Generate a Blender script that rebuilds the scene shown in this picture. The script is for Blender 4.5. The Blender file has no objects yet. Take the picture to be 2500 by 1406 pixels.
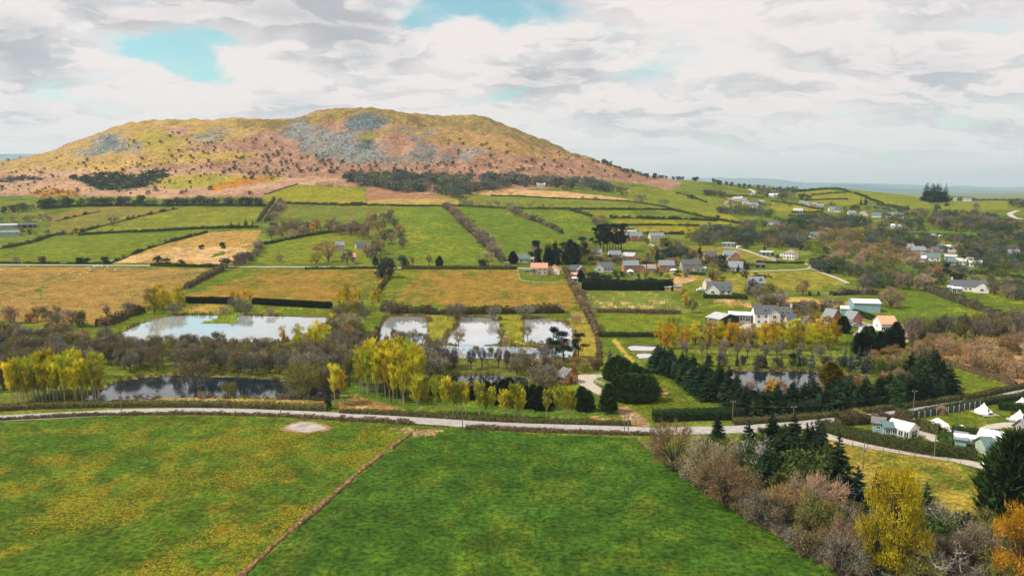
import bpy, math, random
import numpy as np
# ------------------------------------------------------------------ camera, world, sun, exposure
S = bpy.context.scene
COL = S.collection
R = math.radians
H = 60.0                       # the drone's height above the valley floor
F = 1853.0                     # focal length in photo pixels (photo 2500 x 1406)
PITCH = math.atan(248.0 / F)
cam_d = bpy.data.cameras.new("camera")
cam = bpy.data.objects.new("camera", cam_d)
COL.objects.link(cam)
cam.location = (0, 0, H)
cam.rotation_euler = (math.pi / 2 - PITCH, 0, 0)
cam_d.sensor_fit = 'HORIZONTAL'
cam_d.sensor_width = 36.0
cam_d.lens = 36.0 * F / 2500.0
cam_d.clip_start = 1.0
cam_d.clip_end = 60000.0
S.camera = cam
S.view_settings.view_transform = 'Standard'
S.view_settings.look = 'None'
S.view_settings.exposure = 0.04
S.view_settings.gamma = 1.0
S.cycles.max_bounces = 5
S.cycles.diffuse_bounces = 2
S.cycles.glossy_bounces = 2
S.cycles.transmission_bounces = 2
S.cycles.transparent_max_bounces = 4
SUN_EL, SUN_AZ = R(50), R(-98)     # azimuth clockwise from straight ahead (+Y)
sun_d = bpy.data.lights.new("sun", 'SUN')
sun = bpy.data.objects.new("sun", sun_d)
COL.objects.link(sun)
sun_d.energy = 4.6
sun_d.angle = R(4)
sun_d.color = (1.0, 0.93, 0.82)
sun.rotation_euler = (math.pi / 2 - SUN_EL, 0, math.pi - SUN_AZ)
sun.location = (0, 0, 900)
class NT:
 """small helper for node trees"""
 def __init__(s, tree):
  s.t = tree
  s.n = tree.nodes
  s.n.clear()
 def node(s, typ, ins=None, **kw):
  nd = s.n.new(typ)
  for k, v in kw.items():
   setattr(nd, k, v)
  for k, v in (ins or {}).items():
   s.put(nd.inputs[k], v)
  return nd
 def put(s, sock, v):
  if isinstance(v, bpy.types.NodeSocket):
   s.t.links.new(v, sock)
  elif isinstance(v, bpy.types.Node):
   s.t.links.new(v.outputs[0], sock)
  else:
   if isinstance(v, (tuple, list)) and len(v) == 3 and len(sock.default_value) == 4:
    v = (*v, 1.0)
   sock.default_value = v
 def m(s, op, a, b=None, c=None, clamp=False):
  nd = s.n.new('ShaderNodeMath')
  nd.operation = op
  nd.use_clamp = clamp
  for i, v in enumerate((a, b, c)):
   if v is not None:
    s.put(nd.inputs[i], v)
  return nd.outputs[0]
 def v(s, op, a, b=None):
  nd = s.n.new('ShaderNodeVectorMath')
  nd.operation = op
  for i, v in enumerate((a, b)):
   if v is not None:
    s.put(nd.inputs[i], v)
  return nd.outputs[0]
 def mix(s, f, a, b, blend='MIX'):
  nd = s.n.new('ShaderNodeMix')
  nd.data_type = 'RGBA'
  nd.blend_type = blend
  s.put(nd.inputs[0], f)
  s.put(nd.inputs[6], a)
  s.put(nd.inputs[7], b)
  return nd.outputs[2]
 def ramp(s, f, lo, hi, a=0.0, b=1.0):
  nd = s.n.new('ShaderNodeMapRange')
  nd.interpolation_type = 'SMOOTHSTEP'
  s.put(nd.inputs[0], f)
  for i, v in enumerate((lo, hi, a, b)):
   s.put(nd.inputs[1 + i], v)
  return nd.outputs[0]
 def noise(s, vec, scale, detail=4.0, rough=0.55, dist=0.0):
  nd = s.n.new('ShaderNodeTexNoise')
  s.put(nd.inputs['Vector'], vec)
  for k, v in (('Scale', scale), ('Detail', detail), ('Roughness', rough), ('Distortion', dist)):
   s.put(nd.inputs[k], v)
  return nd
def ray_of(x, y):
 """direction of the photo pixel (x, y)"""
 cx, cy = (np.asarray(x, float) - 1250) / F, (703 - np.asarray(y, float)) / F
 cp, sp = math.cos(PITCH), math.sin(PITCH)
 return cx, cp + cy * sp, -sp + cy * cp
def build_world():
 w = bpy.data.worlds.new("World")
 S.world = w
 w.use_nodes = True
 q = NT(w.node_tree)
 tc = q.node('ShaderNodeTexCoord')
 d = tc.outputs['Generated']
 sep = q.node('ShaderNodeSeparateXYZ', {0: d})
 X, Y, Z = sep.outputs
 zc = q.m('MAXIMUM', Z, 0.0)
 den = q.m('ADD', zc, 0.26)
 px, py = q.m('DIVIDE', X, den), q.m('DIVIDE', Y, den)
 P = q.node('ShaderNodeCombineXYZ', {0: px, 1: q.m('MULTIPLY', py, 1.25), 2: 0.0}).outputs[0]
 warp = q.noise(P, 1.6, 4, 0.6)
 Pw = q.v('ADD', P, q.v('MULTIPLY', q.v('SUBTRACT', warp.outputs['Color'], (0.5, 0.5, 0.5)), (0.5, 0.5, 0.5)))
 big = q.noise(Pw, 1.5, 6, 0.5).outputs[0]
 mid = q.noise(Pw, 3.4, 8, 0.55).outputs[0]
 fine = q.noise(Pw, 7.0, 6, 0.62).outputs[0]
 ysafe = q.m('MAXIMUM', Y, 0.05)
 wob = q.noise(q.v('MULTIPLY', d, (1, 1, 1.7)), 6.5, 6, 0.62)
 wx = q.m('MULTIPLY', q.m('SUBTRACT', wob.outputs[0], 0.5), 0.16)
 wsep = q.node('ShaderNodeSeparateColor', {0: wob.outputs['Color']})
 wz = q.m('MULTIPLY', q.m('SUBTRACT', wsep.outputs[2], 0.5), 0.09)
 A = q.m('ADD', q.m('DIVIDE', X, ysafe), wx)
 E = q.m('ADD', q.m('DIVIDE', Z, ysafe), wz)
 front = q.ramp(Y, 0.1, 0.35)
 def blob(x, y, rx, ry, amp, rot=0.0):
  a, b, c = ray_of(x, y)
  ca, ce = float(a / b), float(c / b)
  dx, dz = q.m('SUBTRACT', A, ca), q.m('SUBTRACT', E, ce)
  if rot:
   cr, sr = math.cos(R(rot)), math.sin(R(rot))
   dx, dz = (q.m('ADD', q.m('MULTIPLY', dx, cr), q.m('MULTIPLY', dz, sr)),
     q.m('SUBTRACT', q.m('MULTIPLY', dz, cr), q.m('MULTIPLY', dx, sr)))
  u, v = q.m('MULTIPLY', dx, F / rx), q.m('MULTIPLY', dz, F / ry)
  r2 = q.m('ADD', q.m('MULTIPLY', u, u), q.m('MULTIPLY', v, v))
  return q.m('MULTIPLY', q.m('POWER', 2.718, q.m('MULTIPLY', r2, -1.0)), amp)
 def total(rows):
  acc = None
  for r_ in rows:
   b = blob(*r_)
   acc = b if acc is None else q.m('ADD', acc, b)
  return q.m('MULTIPLY', acc, front)
 gaps = total([(425, 125, 95, 42, .95, -8), (510, 168, 90, 24, .75, -14), (365, 115, 70, 26, .5), (540, 104, 100, 14, .6),
    (1200, 14, 200, 34, 1.0), (1030, 62, 45, 36, .75, 35), (1650, 175, 60, 30, .28), (1560, 205, 90, 20, .26),
    (1540, 90, 150, 40, .22), (2400, 262, 120, 34, .28), (2150, 366, 170, 18, .2), (1850, 345, 140, 14, .18),
    (60, 240, 130, 30, .25), (1260, 228, 60, 16, .45), (650, 214, 60, 9, .55),
    (620, 190, 150, 60, -.55), (690, 150, 100, 30, -.5)])
 dark = total([(560, 10, 330, 62, 1.0), (860, 105, 150, 70, 1.0), (760, 150, 90, 40, .5), (1440, 150, 130, 60, .85), (1300, 180, 160, 50, .6),
    (1250, 245, 150, 30, .55), (40, 120, 110, 110, .75), (150, 215, 140, 26, .7), (240, 70, 110, 40, .4), (320, 180, 160, 30, .3),
    (700, 245, 170, 30, .5), (2200, 110, 330, 60, .3), (2080, 150, 260, 40, .25), (1850, 240, 200, 40, .5), (2350, 190, 200, 50, .4),
    (1700, 330, 230, 30, .45), (2300, 300, 240, 30, .45), (1500, 290, 160, 24, .35), (150, 285, 160, 18, .45),
    (1120, 110, 110, 60, -.9), (200, 60, 150, 26, -.5, -20), (330, 210, 170, 40, -.7, -12), (640, 180, 110, 40, -.8), (1760, 100, 160, 40, -.6),
    (1760, 165, 200, 30, -.6), (60, 310, 160, 14, -.5)])
 up = q.v('MULTIPLY', P, (0.965, 0.965, 1.0))
 up = q.v('ADD', up, q.v('MULTIPLY', q.v('SUBTRACT', warp.outputs['Color'], (0.5, 0.5, 0.5)), (0.5, 0.5, 0.5)))
 mid_up = q.noise(up, 3.4, 8, 0.55).outputs[0]
 cov_n = q.m('ADD', q.m('MULTIPLY', q.m('SUBTRACT', mid, 0.5), 1.5), q.m('MULTIPLY', q.m('SUBTRACT', fine, 0.5), 0.8))
 open_f = q.m('MULTIPLY', q.ramp(q.m('SUBTRACT', gaps, q.m('MULTIPLY', cov_n, 0.85)), 0.06, 0.70), q.ramp(q.m('ADD', q.m('MULTIPLY', fine, .5), q.m('MULTIPLY', mid, .5)), 0.38, 0.62, 0.95, 0.62))
 back_gap = q.m('MULTIPLY', q.ramp(q.m('SUBTRACT', 0.5, big), 0.06, 0.16), q.m('SUBTRACT', 1.0, front))
 open_f = q.m('MAXIMUM', open_f, q.m('MULTIPLY', back_gap, 0.8))
 lit = q.ramp(q.m('SUBTRACT', mid, mid_up), -0.07, 0.07)
 sh = q.m('ADD', q.m('MULTIPLY', q.m('SUBTRACT', big, 0.5), 0.8), q.m('MULTIPLY', q.m('SUBTRACT', mid, 0.5), 1.5))
 sh = q.m('ADD', sh, q.m('MULTIPLY', q.m('SUBTRACT', fine, 0.5), 0.5))
 sh = q.m('ADD', sh, q.m('MULTIPLY', dark, 0.50))
 sh = q.m('SUBTRACT', sh, q.m('MULTIPLY', q.m('SUBTRACT', lit, 0.5), 0.50))
 shade = q.ramp(sh, -0.10, 0.84)
 white = (0.885, 0.82, 0.80)
 grey = (0.475, 0.475, 0.51)
 cloud = q.mix(shade, white, grey)
 blue_belly = q.ramp(q.noise(Pw, 1.7, 3, .5).outputs[0], .45, .65)
 cloud = q.mix(q.m('MULTIPLY', q.m('MULTIPLY', shade, blue_belly), 0.55), cloud, (0.46, 0.56, 0.62))
 low = q.ramp(Z, 0.0, 0.12, 1.0, 0.0)
 cloud = q.mix(q.m('MULTIPLY', low, 0.5), cloud, (0.80, 0.82, 0.86))
 sky = q.node('ShaderNodeTexSky')
 sky.sky_type = 'NISHITA'
 sky.sun_disc = False
 sky.sun_elevation = SUN_EL
 sky.sun_rotation = SUN_AZ
 sky.air_density = 1.0
 sky.dust_density = 1.0
 tint = q.mix(1.0, sky.outputs[0], (1.08, 1.58, 1.32), 'MULTIPLY')
 b_sky = q.node('ShaderNodeBackground', {0: tint, 1: 0.105})
 b_cl = q.node('ShaderNodeBackground', {0: cloud, 1: 1.0})
 mx = q.node('ShaderNodeMixShader', {0: open_f, 1: b_cl.outputs[0], 2: b_sky.outputs[0]})
 q.node('ShaderNodeOutputWorld', {0: mx.outputs[0]})
build_world()
rng = np.random.default_rng(11)
random.seed(5)
# ------------------------------------------------------------------ numbers: noise, projection, the lie of the land
def hash2(i, j, seed):
 n = (i.astype(np.int64) * 374761393 + j.astype(np.int64) * 668265263 + seed * 1442695041) & 0xFFFFFFFF
 n = ((n ^ (n >> 13)) * 1274126177) & 0xFFFFFFFF
 n = n ^ (n >> 16)
 return (n & 0xFFFF) / 65535.0
def vnoise(x, y, seed=0):
 xi, yi = np.floor(x), np.floor(y)
 fx, fy = x - xi, y - yi
 fx, fy = fx * fx * (3 - 2 * fx), fy * fy * (3 - 2 * fy)
 xi, yi = xi.astype(np.int64), yi.astype(np.int64)
 a, b = hash2(xi, yi, seed), hash2(xi + 1, yi, seed)
 c, d = hash2(xi, yi + 1, seed), hash2(xi + 1, yi + 1, seed)
 return (a + (b - a) * fx) * (1 - fy) + (c + (d - c) * fx) * fy
def fbm(x, y, seed=0, octv=4, gain=0.5):
 x, y = np.asarray(x, float), np.asarray(y, float)
 s, a, tot = 0.0, 1.0, 0.0
 for o in range(octv):
  s = s + a * vnoise(x * 2 ** o + 17.3 * o, y * 2 ** o - 9.1 * o, seed + o)
  tot += a
  a *= gain
 return s / tot
def sstep(a, b, x):
 t = np.clip((np.asarray(x, float) - a) / (b - a), 0, 1)
 return t * t * (3 - 2 * t)
def project(X, Y, Z):
 cp, sp = math.cos(PITCH), math.sin(PITCH)
 dz = np.asarray(Z, float) - H
 d = Y * cp - dz * sp
 return 1250 + F * X / d, 703 - F * (Y * sp + dz * cp) / d
SKYLINE = [(-700, 470), (-300, 430), (0, 394), (60, 384), (130, 366), (185, 344), (240, 324), (320, 297), (390, 293), (450, 291), (530, 292), (575, 286.5),
  (640, 291), (715, 290), (745, 281), (775, 269), (830, 264.5), (900, 263), (960, 269), (1040, 281), (1080, 283), (1155, 280.5),
  (1195, 289), (1280, 322), (1340, 347), (1400, 372), (1500, 403), (1570, 425), (1620, 436), (1740, 445), (1800, 452), (1900, 460),
  (1990, 463), (2060, 461), (2120, 467), (2200, 475), (2255, 485), (2350, 490), (2500, 489), (2900, 492), (3600, 496)]
RIDGE_Y = [(-700, 2100), (0, 2000), (300, 1850), (850, 1750), (1150, 1880), (1300, 1760), (1500, 1600), (1700, 1480), (2100, 1500), (2500, 1420), (3600, 1400)]
_sx, _sy = np.array(SKYLINE).T
_a, _b, _c = ray_of(_sx, _sy)
SK_T, SK_E = _a / _b, _c / _b
_ra, _rb, _rc = ray_of(np.array([p[0] for p in RIDGE_Y], float), 440.0)
RG_T, RG_Y = _ra / _rb, np.array([p[1] for p in RIDGE_Y], float)
NT_, NY_ = 900, 700
T_AX = np.linspace(-1.25, 1.25, NT_)
Y_AX = np.concatenate([np.linspace(20, 2600, 560), np.geomspace(2620, 30000, NY_ - 560)])
def build_table():
 er = np.interp(T_AX, SK_T, SK_E)
 yr = np.interp(T_AX, RG_T, RG_Y)
 k = np.exp(-np.linspace(-2, 2, 7) ** 2)
 k /= k.sum()
 er = er + (fbm(T_AX * 70, T_AX * 0, 31, 4) - .5) * .0014 * (T_AX < .17)
 right = sstep(0.10, 0.30, T_AX)
 E = np.zeros((NT_, NY_))
 for i in range(NT_):
  kl = [(20, -3.0), (200, -.3), (300, -.2), (420, -.14286), (480, -.1246), (590, -.0962), (700, -.0672), (900, -.0300), (1000, -.0185), (1080, -.0095)]
  kr = [(20, -3.0), (200, -.3), (300, -.2), (420, -.14286), (480, -.1230), (590, -.0950), (700, -.0700), (900, -.0385), (1000, -.0325), (1080, -.0287)]
  ys = [p[0] for p in kl]
  es = [a[1] * (1 - right[i]) + b[1] * right[i] for a, b in zip(kl, kr)]
  e0, y0, y1 = es[-1], ys[-1], yr[i]
  e1 = max(er[i], e0 + .002)
  for u in np.linspace(0, 1, 14)[1:]:
   g_h = math.sin(math.pi / 2 * u) ** 1.08
   g_r = math.sin(math.pi / 2 * u) ** 1.15
   g = g_h * (1 - right[i]) + g_r * right[i]
   ys.append(y0 + (y1 - y0) * u)
   es.append(e0 + (e1 - e0) * g)
  zs = np.array(es) * np.array(ys) + H
  zs[np.array(ys) <= 420] = 0.0
  ys = list(ys) + [y1 + 120, y1 + 500, y1 + 1100, y1 + 2200, 30000]
  zr = zs[-1]
  zs = list(zs) + [zr - 5, zr - 60 if zr > 120 else zr - 30, min(zr - 40, 60 * (1 - right[i])) - 10, -35, -35]
  E[i] = np.interp(Y_AX, ys, zs)
 for ax, n, it in ((1, 560, 5), (0, NT_, 1)):
  for _ in range(it):
   if ax == 1:
    part = E[:, :n]
    p = np.pad(part, ((0, 0), (1, 1)), 'edge')
    sm = (p[:, :-2] + 2 * p[:, 1:-1] + p[:, 2:]) / 4
    w = np.where(Y_AX[:n] < 430, 0.0, 1.0)[None]
    E[:, :n] = part * (1 - w) + sm * w
   else:
    p = np.pad(E, ((1, 1), (0, 0)), 'edge')
    E = (p[:-2] + 2 * p[1:-1] + p[2:]) / 4
 E[:, Y_AX < 430] = 0.0
 TT, YY = np.meshgrid(T_AX, Y_AX, indexing='ij')
 XX = TT * YY
 hillness = sstep(1060, 1350, YY) * (1 - sstep(.17, .24, TT)) * (1 - sstep(2300, 2900, YY))
 E += hillness * ((fbm(XX / 90, YY / 120, 3, 4) - .5) * 24 + (fbm(XX / 24, YY / 34, 8, 4) - .5) * 15.0)
 roll = sstep(480, 800, YY) * (1 - sstep(1500, 2500, YY))
 E += roll * (fbm(XX / 140, YY / 140, 5, 3) - .5) * 5
 vis = Y_AX < 2400
 el = (E[:, vis] - H) / Y_AX[vis]
 d = er - el.max(1)
 kk = np.exp(-np.linspace(-2, 2, 31) ** 2)
 d = np.convolve(np.pad(d, 15, 'edge'), kk / kk.sum(), 'valid')
 wgt = sstep(1050, 1400, Y_AX)[None] * (1 - sstep(2300, 3000, Y_AX))[None]
 E += d[:, None] * Y_AX[None] * wgt
 return E
ZT = build_table()
def ground_z(X, Y):
 X, Y = np.asarray(X, float), np.asarray(Y, float)
 t = np.clip(X / np.maximum(Y, 1.0), -1.2499, 1.2499)
 fi = (t - T_AX[0]) / (T_AX[1] - T_AX[0])
 i = np.clip(fi.astype(int), 0, NT_ - 2)
 fi = fi - i
 Yc = np.clip(Y, 20.0, 29999)
 j = np.clip(np.searchsorted(Y_AX, Yc, side='right') - 1, 0, NY_ - 2)
 fj = (Yc - Y_AX[j]) / (Y_AX[j + 1] - Y_AX[j])
 return ((ZT[i, j] * (1 - fj) + ZT[i, j + 1] * fj) * (1 - fi) + (ZT[i + 1, j] * (1 - fj) + ZT[i + 1, j + 1] * fj) * fi)
MARCH = np.concatenate([np.arange(60, 460, 6.0), np.arange(460, 2300, 5.0)])
def at(x, y):
 """the point of the land that the photo shows at pixel (x, y); arrays welcome"""
 x, y = np.atleast_1d(np.asarray(x, float)), np.atleast_1d(np.asarray(y, float))
 a, b, c = ray_of(x, y)
 t, e = a / b, c / b
 Ys = MARCH[None, :]
 gap = ground_z(t[:, None] * Ys, np.broadcast_to(Ys, (len(x), len(MARCH)))) - (H + e[:, None] * Ys)
 hit = gap >= 0
 k = np.where(hit.any(1), hit.argmax(1), gap.argmax(1))
 k = np.clip(k, 1, len(MARCH) - 1)
 r = np.arange(len(x))
 g0, g1 = gap[r, k - 1], gap[r, k]
 f = np.where(hit.any(1), np.clip(-g0 / np.maximum(g1 - g0, 1e-9), 0, 1), 1.0)
 Y = MARCH[k - 1] + (MARCH[k] - MARCH[k - 1]) * f
 flat = e < -H / 424.0
 Y = np.where(flat, -H / np.minimum(e, -1e-6), Y)
 X = t * Y
 return np.stack([X, Y, ground_z(X, Y)], 1)
CROPS = {'A': (0, 200, 2.9286), 'B': (830, 200, 2.9286), 'C': (1660, 380, 2.9286), 'D': (0, 620, 2.9286), 'E': (830, 620, 2.9286), 'F': (1660, 700, 2.9286),
  'G': (1500, 980, 2.5), 'I': (1640, 420, 5.814), 'J': (2070, 440, 5.814), 'K': (1640, 640, 5.814), 'L': (2070, 640, 5.814),
  'M': (1960, 960, 4.63), 'N': (1180, 560, 5.0), 'P': (0, 0, 1.0)}
def V(crop, pts):
 ox, oy, s = CROPS[crop]
 return [(ox + p[0] / s, oy + p[1] / s) for p in pts]
def in_poly(px, py, poly):
 inside = np.zeros(px.shape, bool)
 n = len(poly)
 for i in range(n):
  x0, y0 = poly[i]
  x1, y1 = poly[(i + 1) % n]
  if y0 == y1:
   continue
  c = ((y0 > py) != (y1 > py)) & (px < (x1 - x0) * (py - y0) / (y1 - y0) + x0)
  inside ^= c
 return inside
# ------------------------------------------------------------------ objects and materials
def tag(o, label=None, cat=None, group=None, kind=None):
 if label:
  o['label'] = label
 if cat:
  o['category'] = cat
 if group:
  o['group'] = group
 if kind:
  o['kind'] = kind
 return o
def empty(name, loc, rz=0.0):
 o = bpy.data.objects.new(name, None)
 COL.objects.link(o)
 o.location = loc
 o.rotation_euler = (0, 0, rz)
 o.empty_display_size = 0.5
 return o
def mesh_np(name, Vt, tris=None, quads=None, mats=(), mat_idx=None, smooth=False):
 me = bpy.data.meshes.new(name)
 Vt = np.asarray(Vt, np.float32).reshape(-1, 3)
 tris = np.zeros((0, 3), np.int32) if tris is None else np.asarray(tris, np.int32).reshape(-1, 3)
 quads = np.zeros((0, 4), np.int32) if quads is None else np.asarray(quads, np.int32).reshape(-1, 4)
 nf = len(tris) + len(quads)
 me.vertices.add(len(Vt))
 me.vertices.foreach_set('co', Vt.ravel())
 me.loops.add(tris.size + quads.size)
 me.loops.foreach_set('vertex_index', np.concatenate([tris.ravel(), quads.ravel()]).astype(np.int32))
 me.polygons.add(nf)
 st = np.concatenate([np.arange(len(tris)) * 3, tris.size + np.arange(len(quads)) * 4]).astype(np.int32)
 me.polygons.foreach_set('loop_start', st)
 for m in mats:
  me.materials.append(m)
 if mat_idx is not None:
  me.polygons.foreach_set('material_index', np.asarray(mat_idx, np.int32))
 if smooth:
  me.polygons.foreach_set('use_smooth', np.ones(nf, bool))
 me.update(calc_edges=True)
 return me
def link(name, me, parent=None, loc=None):
 o = bpy.data.objects.new(name, me)
 COL.objects.link(o)
 if parent is not None:
  o.parent = parent
 if loc is not None:
  o.location = loc
 return o
def mat(name, color=(.5, .5, .5), rough=.8, var=.18, scale=1.5, spec=.3, metal=0.0, objcol=False, rand=0.0, streak=None):
 """plain surface with noise in its colour; objcol multiplies by the object's own colour"""
 m = bpy.data.materials.new(name)
 m.use_nodes = True
 q = NT(m.node_tree)
 tc = q.node('ShaderNodeTexCoord')
 co = tc.outputs['Object']
 if streak:
  co = q.v('MULTIPLY', co, streak)
 n = q.noise(co, scale, 4, .6).outputs[0]
 f = q.ramp(n, .25, .75, 1 - var, 1 + var)
 base = color
 if objcol:
  oi = q.node('ShaderNodeObjectInfo')
  base = q.mix(1.0, oi.outputs['Color'], color, 'MULTIPLY')
 c = q.mix(1.0, base, q.node('ShaderNodeCombineColor', {0: f, 1: f, 2: f}).outputs[0], 'MULTIPLY')
 p = q.node('ShaderNodeBsdfPrincipled', {'Base Color': c, 'Roughness': rough, 'Specular IOR Level': spec, 'Metallic': metal})
 q.node('ShaderNodeOutputMaterial', {0: p.outputs[0]})
 return m
# ------------------------------------------------------------------ the land: one grid, coloured field by field
G_DARK, G_MID, G_BRT = (.034, .085, .010), (.078, .112, .009), (.118, .150, .010)
G_YEL, G_OLV = (.205, .190, .013), (.110, .112, .022)
BRN, ORG, STR = (.23, .130, .040), (.30, .170, .030), (.44, .290, .125)
BRK, BRK2, SCR, SCR2 = (.235, .130, .080), (.34, .205, .130), (.175, .215, .22), (.165, .12, .07)
HIL_Y, HIL_O, GORSE, GORG = (.31, .215, .050), (.155, .115, .036), (.030, .050, .032), (.36, .155, .015)
MUD, GRAV = (.42, .32, .24), (.50, .43, .37)
LAND = []
def field(name, label, crop, pts, a, b, share=.5, grain=18., flower=0., soft=1.5, stretch=1.0):
 LAND.append((name, label, V(crop, pts), a, b, share, grain, flower, soft, stretch))
field('hill', 'broad bracken brown hill with grey scree rising behind the fields', 'P',
 [(-3000, 480), (-400, 478), (0, 478), (200, 478), (420, 482), (640, 480), (690, 458), (740, 449), (890, 458), (900, 486), (990, 478), (1150, 470), (1180, 466),
 (1390, 457), (1440, 436), (1560, 450), (1640, 463), (1655, 452), (1660, 445), (1650, 200), (-3000, 200)], BRK, BRK2, .5, 30, 0, 5)
field(None, None, 'P', [(-500, 478), (0, 470), (150, 478), (480, 484), (700, 460), (860, 440), (500, 420), (200, 405), (0, 400), (-500, 410)], BRK2, STR, .45, 40, 0, 9)
field(None, None, 'P', [(-300, 420), (0, 394), (130, 366), (240, 324), (320, 290), (600, 280), (730, 286), (720, 305), (640, 325), (560, 345), (470, 352), (430, 375), (330, 390), (180, 412), (0, 420)],
 HIL_Y, BRK2, .36, 28, 0, 10)
field(None, None, 'P', [(160, 408), (330, 390), (480, 368), (640, 372), (600, 392), (420, 402), (250, 418)], HIL_Y, STR, .3, 26, 0, 7)
field(None, None, 'P', [(330, 330), (360, 310), (440, 320), (450, 350), (400, 372), (340, 362)], (.25, .205, .035), HIL_Y, .45, 22, 0, 9)
field(None, None, 'P', [(560, 296), (720, 288), (760, 275), (830, 258), (930, 258), (1040, 276), (1200, 280), (1300, 318), (1420, 372), (1540, 412), (1500, 410), (1380, 375), (1240, 335), (1100, 310), (960, 300), (880, 285), (800, 300), (700, 320), (600, 316)],
 HIL_O, HIL_Y, .5, 24, 0, 9)
field(None, None, 'P', [(900, 300), (1100, 312), (1260, 345), (1400, 390), (1300, 385), (1150, 360), (1000, 335)], (.30, .185, .06), HIL_O, .4, 22, 0, 12)
field(None, None, 'P', [(405, 312), (470, 306), (462, 330), (412, 330)], BRK2, BRK, .5, 20, 0, 7)
for ps in ([(225, 345), (265, 325), (300, 330), (290, 362), (250, 368), (228, 360)], [(270, 355), (330, 345), (345, 362), (270, 372), (200, 385), (170, 372)],
  [(480, 335), (545, 312), (560, 318), (520, 336), (470, 345)], [(695, 300), (735, 288), (760, 296), (748, 342), (725, 345), (700, 330)],
  [(720, 345), (770, 315), (800, 312), (810, 322), (770, 352), (730, 375)], [(845, 305), (870, 285), (925, 275), (940, 300), (925, 318), (870, 318), (840, 312)],
  [(760, 370), (800, 335), (860, 318), (880, 328), (860, 350), (810, 380), (770, 390)], [(800, 382), (850, 352), (900, 340), (925, 352), (925, 388), (895, 398), (830, 398)],
  [(925, 372), (950, 374), (950, 402), (930, 404)], [(965, 382), (990, 384), (995, 398), (968, 400)], [(1015, 355), (1045, 345), (1065, 368), (1062, 396), (1045, 398), (1040, 372)],
  [(975, 312), (1000, 312), (998, 325), (978, 325)], [(1035, 320), (1060, 318), (1062, 332), (1038, 332)], [(1115, 365), (1140, 372), (1143, 395), (1130, 396)],
  [(1140, 362), (1175, 362), (1172, 380), (1145, 376)], [(1000, 338), (1015, 328), (1020, 340), (1005, 346)], [(1000, 372), (1040, 362), (1038, 392), (1000, 400)],
  [(1080, 378), (1110, 384), (1105, 398), (1082, 396)]):
 field(None, None, 'P', ps, SCR, SCR2, .78, 6, 0, 17, 2.2)
field(None, None, 'P', [(900, 322), (960, 316), (900, 340), (860, 335)], (.20, .20, .03), HIL_O, .4, 14, 0, 6)
field(None, None, 'P', [(160, 435), (240, 424), (330, 428), (400, 415), (412, 430), (390, 452), (320, 462), (250, 466), (210, 450)], GORSE, HIL_O, .38, 9, 0, 8)
field(None, None, 'P', [(0, 434), (60, 430), (105, 432), (100, 440), (0, 446)], GORSE, BRK, .45, 10, 0, 6)
field(None, None, 'P', [(360, 440), (480, 425), (540, 428), (700, 430), (690, 438), (520, 458), (400, 460)], (.24, .22, .03), (.34, .22, .05), .5, 18, 0, 8)
field(None, None, 'P', [(510, 455), (560, 440), (660, 428), (670, 436), (600, 452), (520, 466)], GORG, BRN, .45, 16, 0, 6)
field(None, None, 'P', [(70, 472), (110, 462), (190, 466), (200, 476), (120, 480)], GORG, GORSE, .4, 10, 0, 5)
field(None, None, 'P', [(240, 425), (300, 416), (310, 422), (250, 430)], GORG, GORSE, .4, 10, 0, 5)
field(None, None, 'P', [(840, 312), (850, 290), (880, 278), (925, 276), (938, 295), (915, 318), (870, 322)], (.060, .085, .090), SCR, .35, 6, 0, 9)
field(None, None, 'P', [(255, 330), (290, 330), (285, 355), (250, 358)], (.07, .095, .10), SCR, .35, 6, 0, 8)
field(None, None, 'P', [(870, 345), (905, 335), (910, 362), (880, 368)], (.055, .075, .055), SCR, .3, 6, 0, 8)
field('field', 'yellow green field under the bracken slope with a stone wall edge', 'A', [(1890, 812), (2010, 770), (2130, 735), (2300, 745), (2480, 760), (2600, 775), (2608, 862), (2460, 862), (2040, 868), (1900, 850)], G_YEL, G_BRT, .3, 26, .15)
field(None, None, 'B', [(180, 790), (380, 770), (450, 800), (830, 825), (700, 840), (180, 850)], BRK, GORG, .3, 10, 0, 4)
field(None, None, 'B', [(0, 862), (180, 855), (370, 838), (840, 838), (860, 880), (740, 888), (0, 888)], (.33, .245, .06), G_OLV, .35, 16, 0, 3)
field('field', 'narrow straw coloured field below the wood at the hill foot', 'B', [(960, 808), (1060, 780), (1200, 765), (1600, 785), (2000, 828), (2110, 855), (1580, 828), (1130, 812)], STR, BRN, .3, 14, 0)
field('field', 'long dull green field under the straw coloured strip', 'B', [(930, 850), (960, 815), (1130, 815), (1600, 834), (2110, 862), (2400, 914), (1640, 908), (1180, 902), (940, 880)], (.108, .135, .018), G_YEL, .3, 22, .05)
field('field', 'sloping green pasture beneath the right shoulder of the hill', 'B', [(1660, 690), (1820, 700), (2000, 730), (2300, 775), (2470, 800), (2700, 830), (3000, 900), (2700, 950), (2400, 912), (2300, 885), (2100, 845), (1990, 800), (1830, 740)], (.118, .148, .014), G_YEL, .42, 26, .05)
field('field', 'small green strip below the dark tree belt at the far left edge', 'A', [(-700, 850), (0, 848), (310, 850), (300, 885), (0, 905), (-700, 905)], G_BRT, G_OLV, .3, 20)
field('field', 'dull olive field topmost of the left hand pastures', 'A', [(330, 955), (560, 915), (830, 885), (1270, 905), (1000, 970), (770, 1025), (600, 1068), (390, 1090), (350, 1000)], (.135, .140, .02), BRN, .38, 22, .08)
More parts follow.
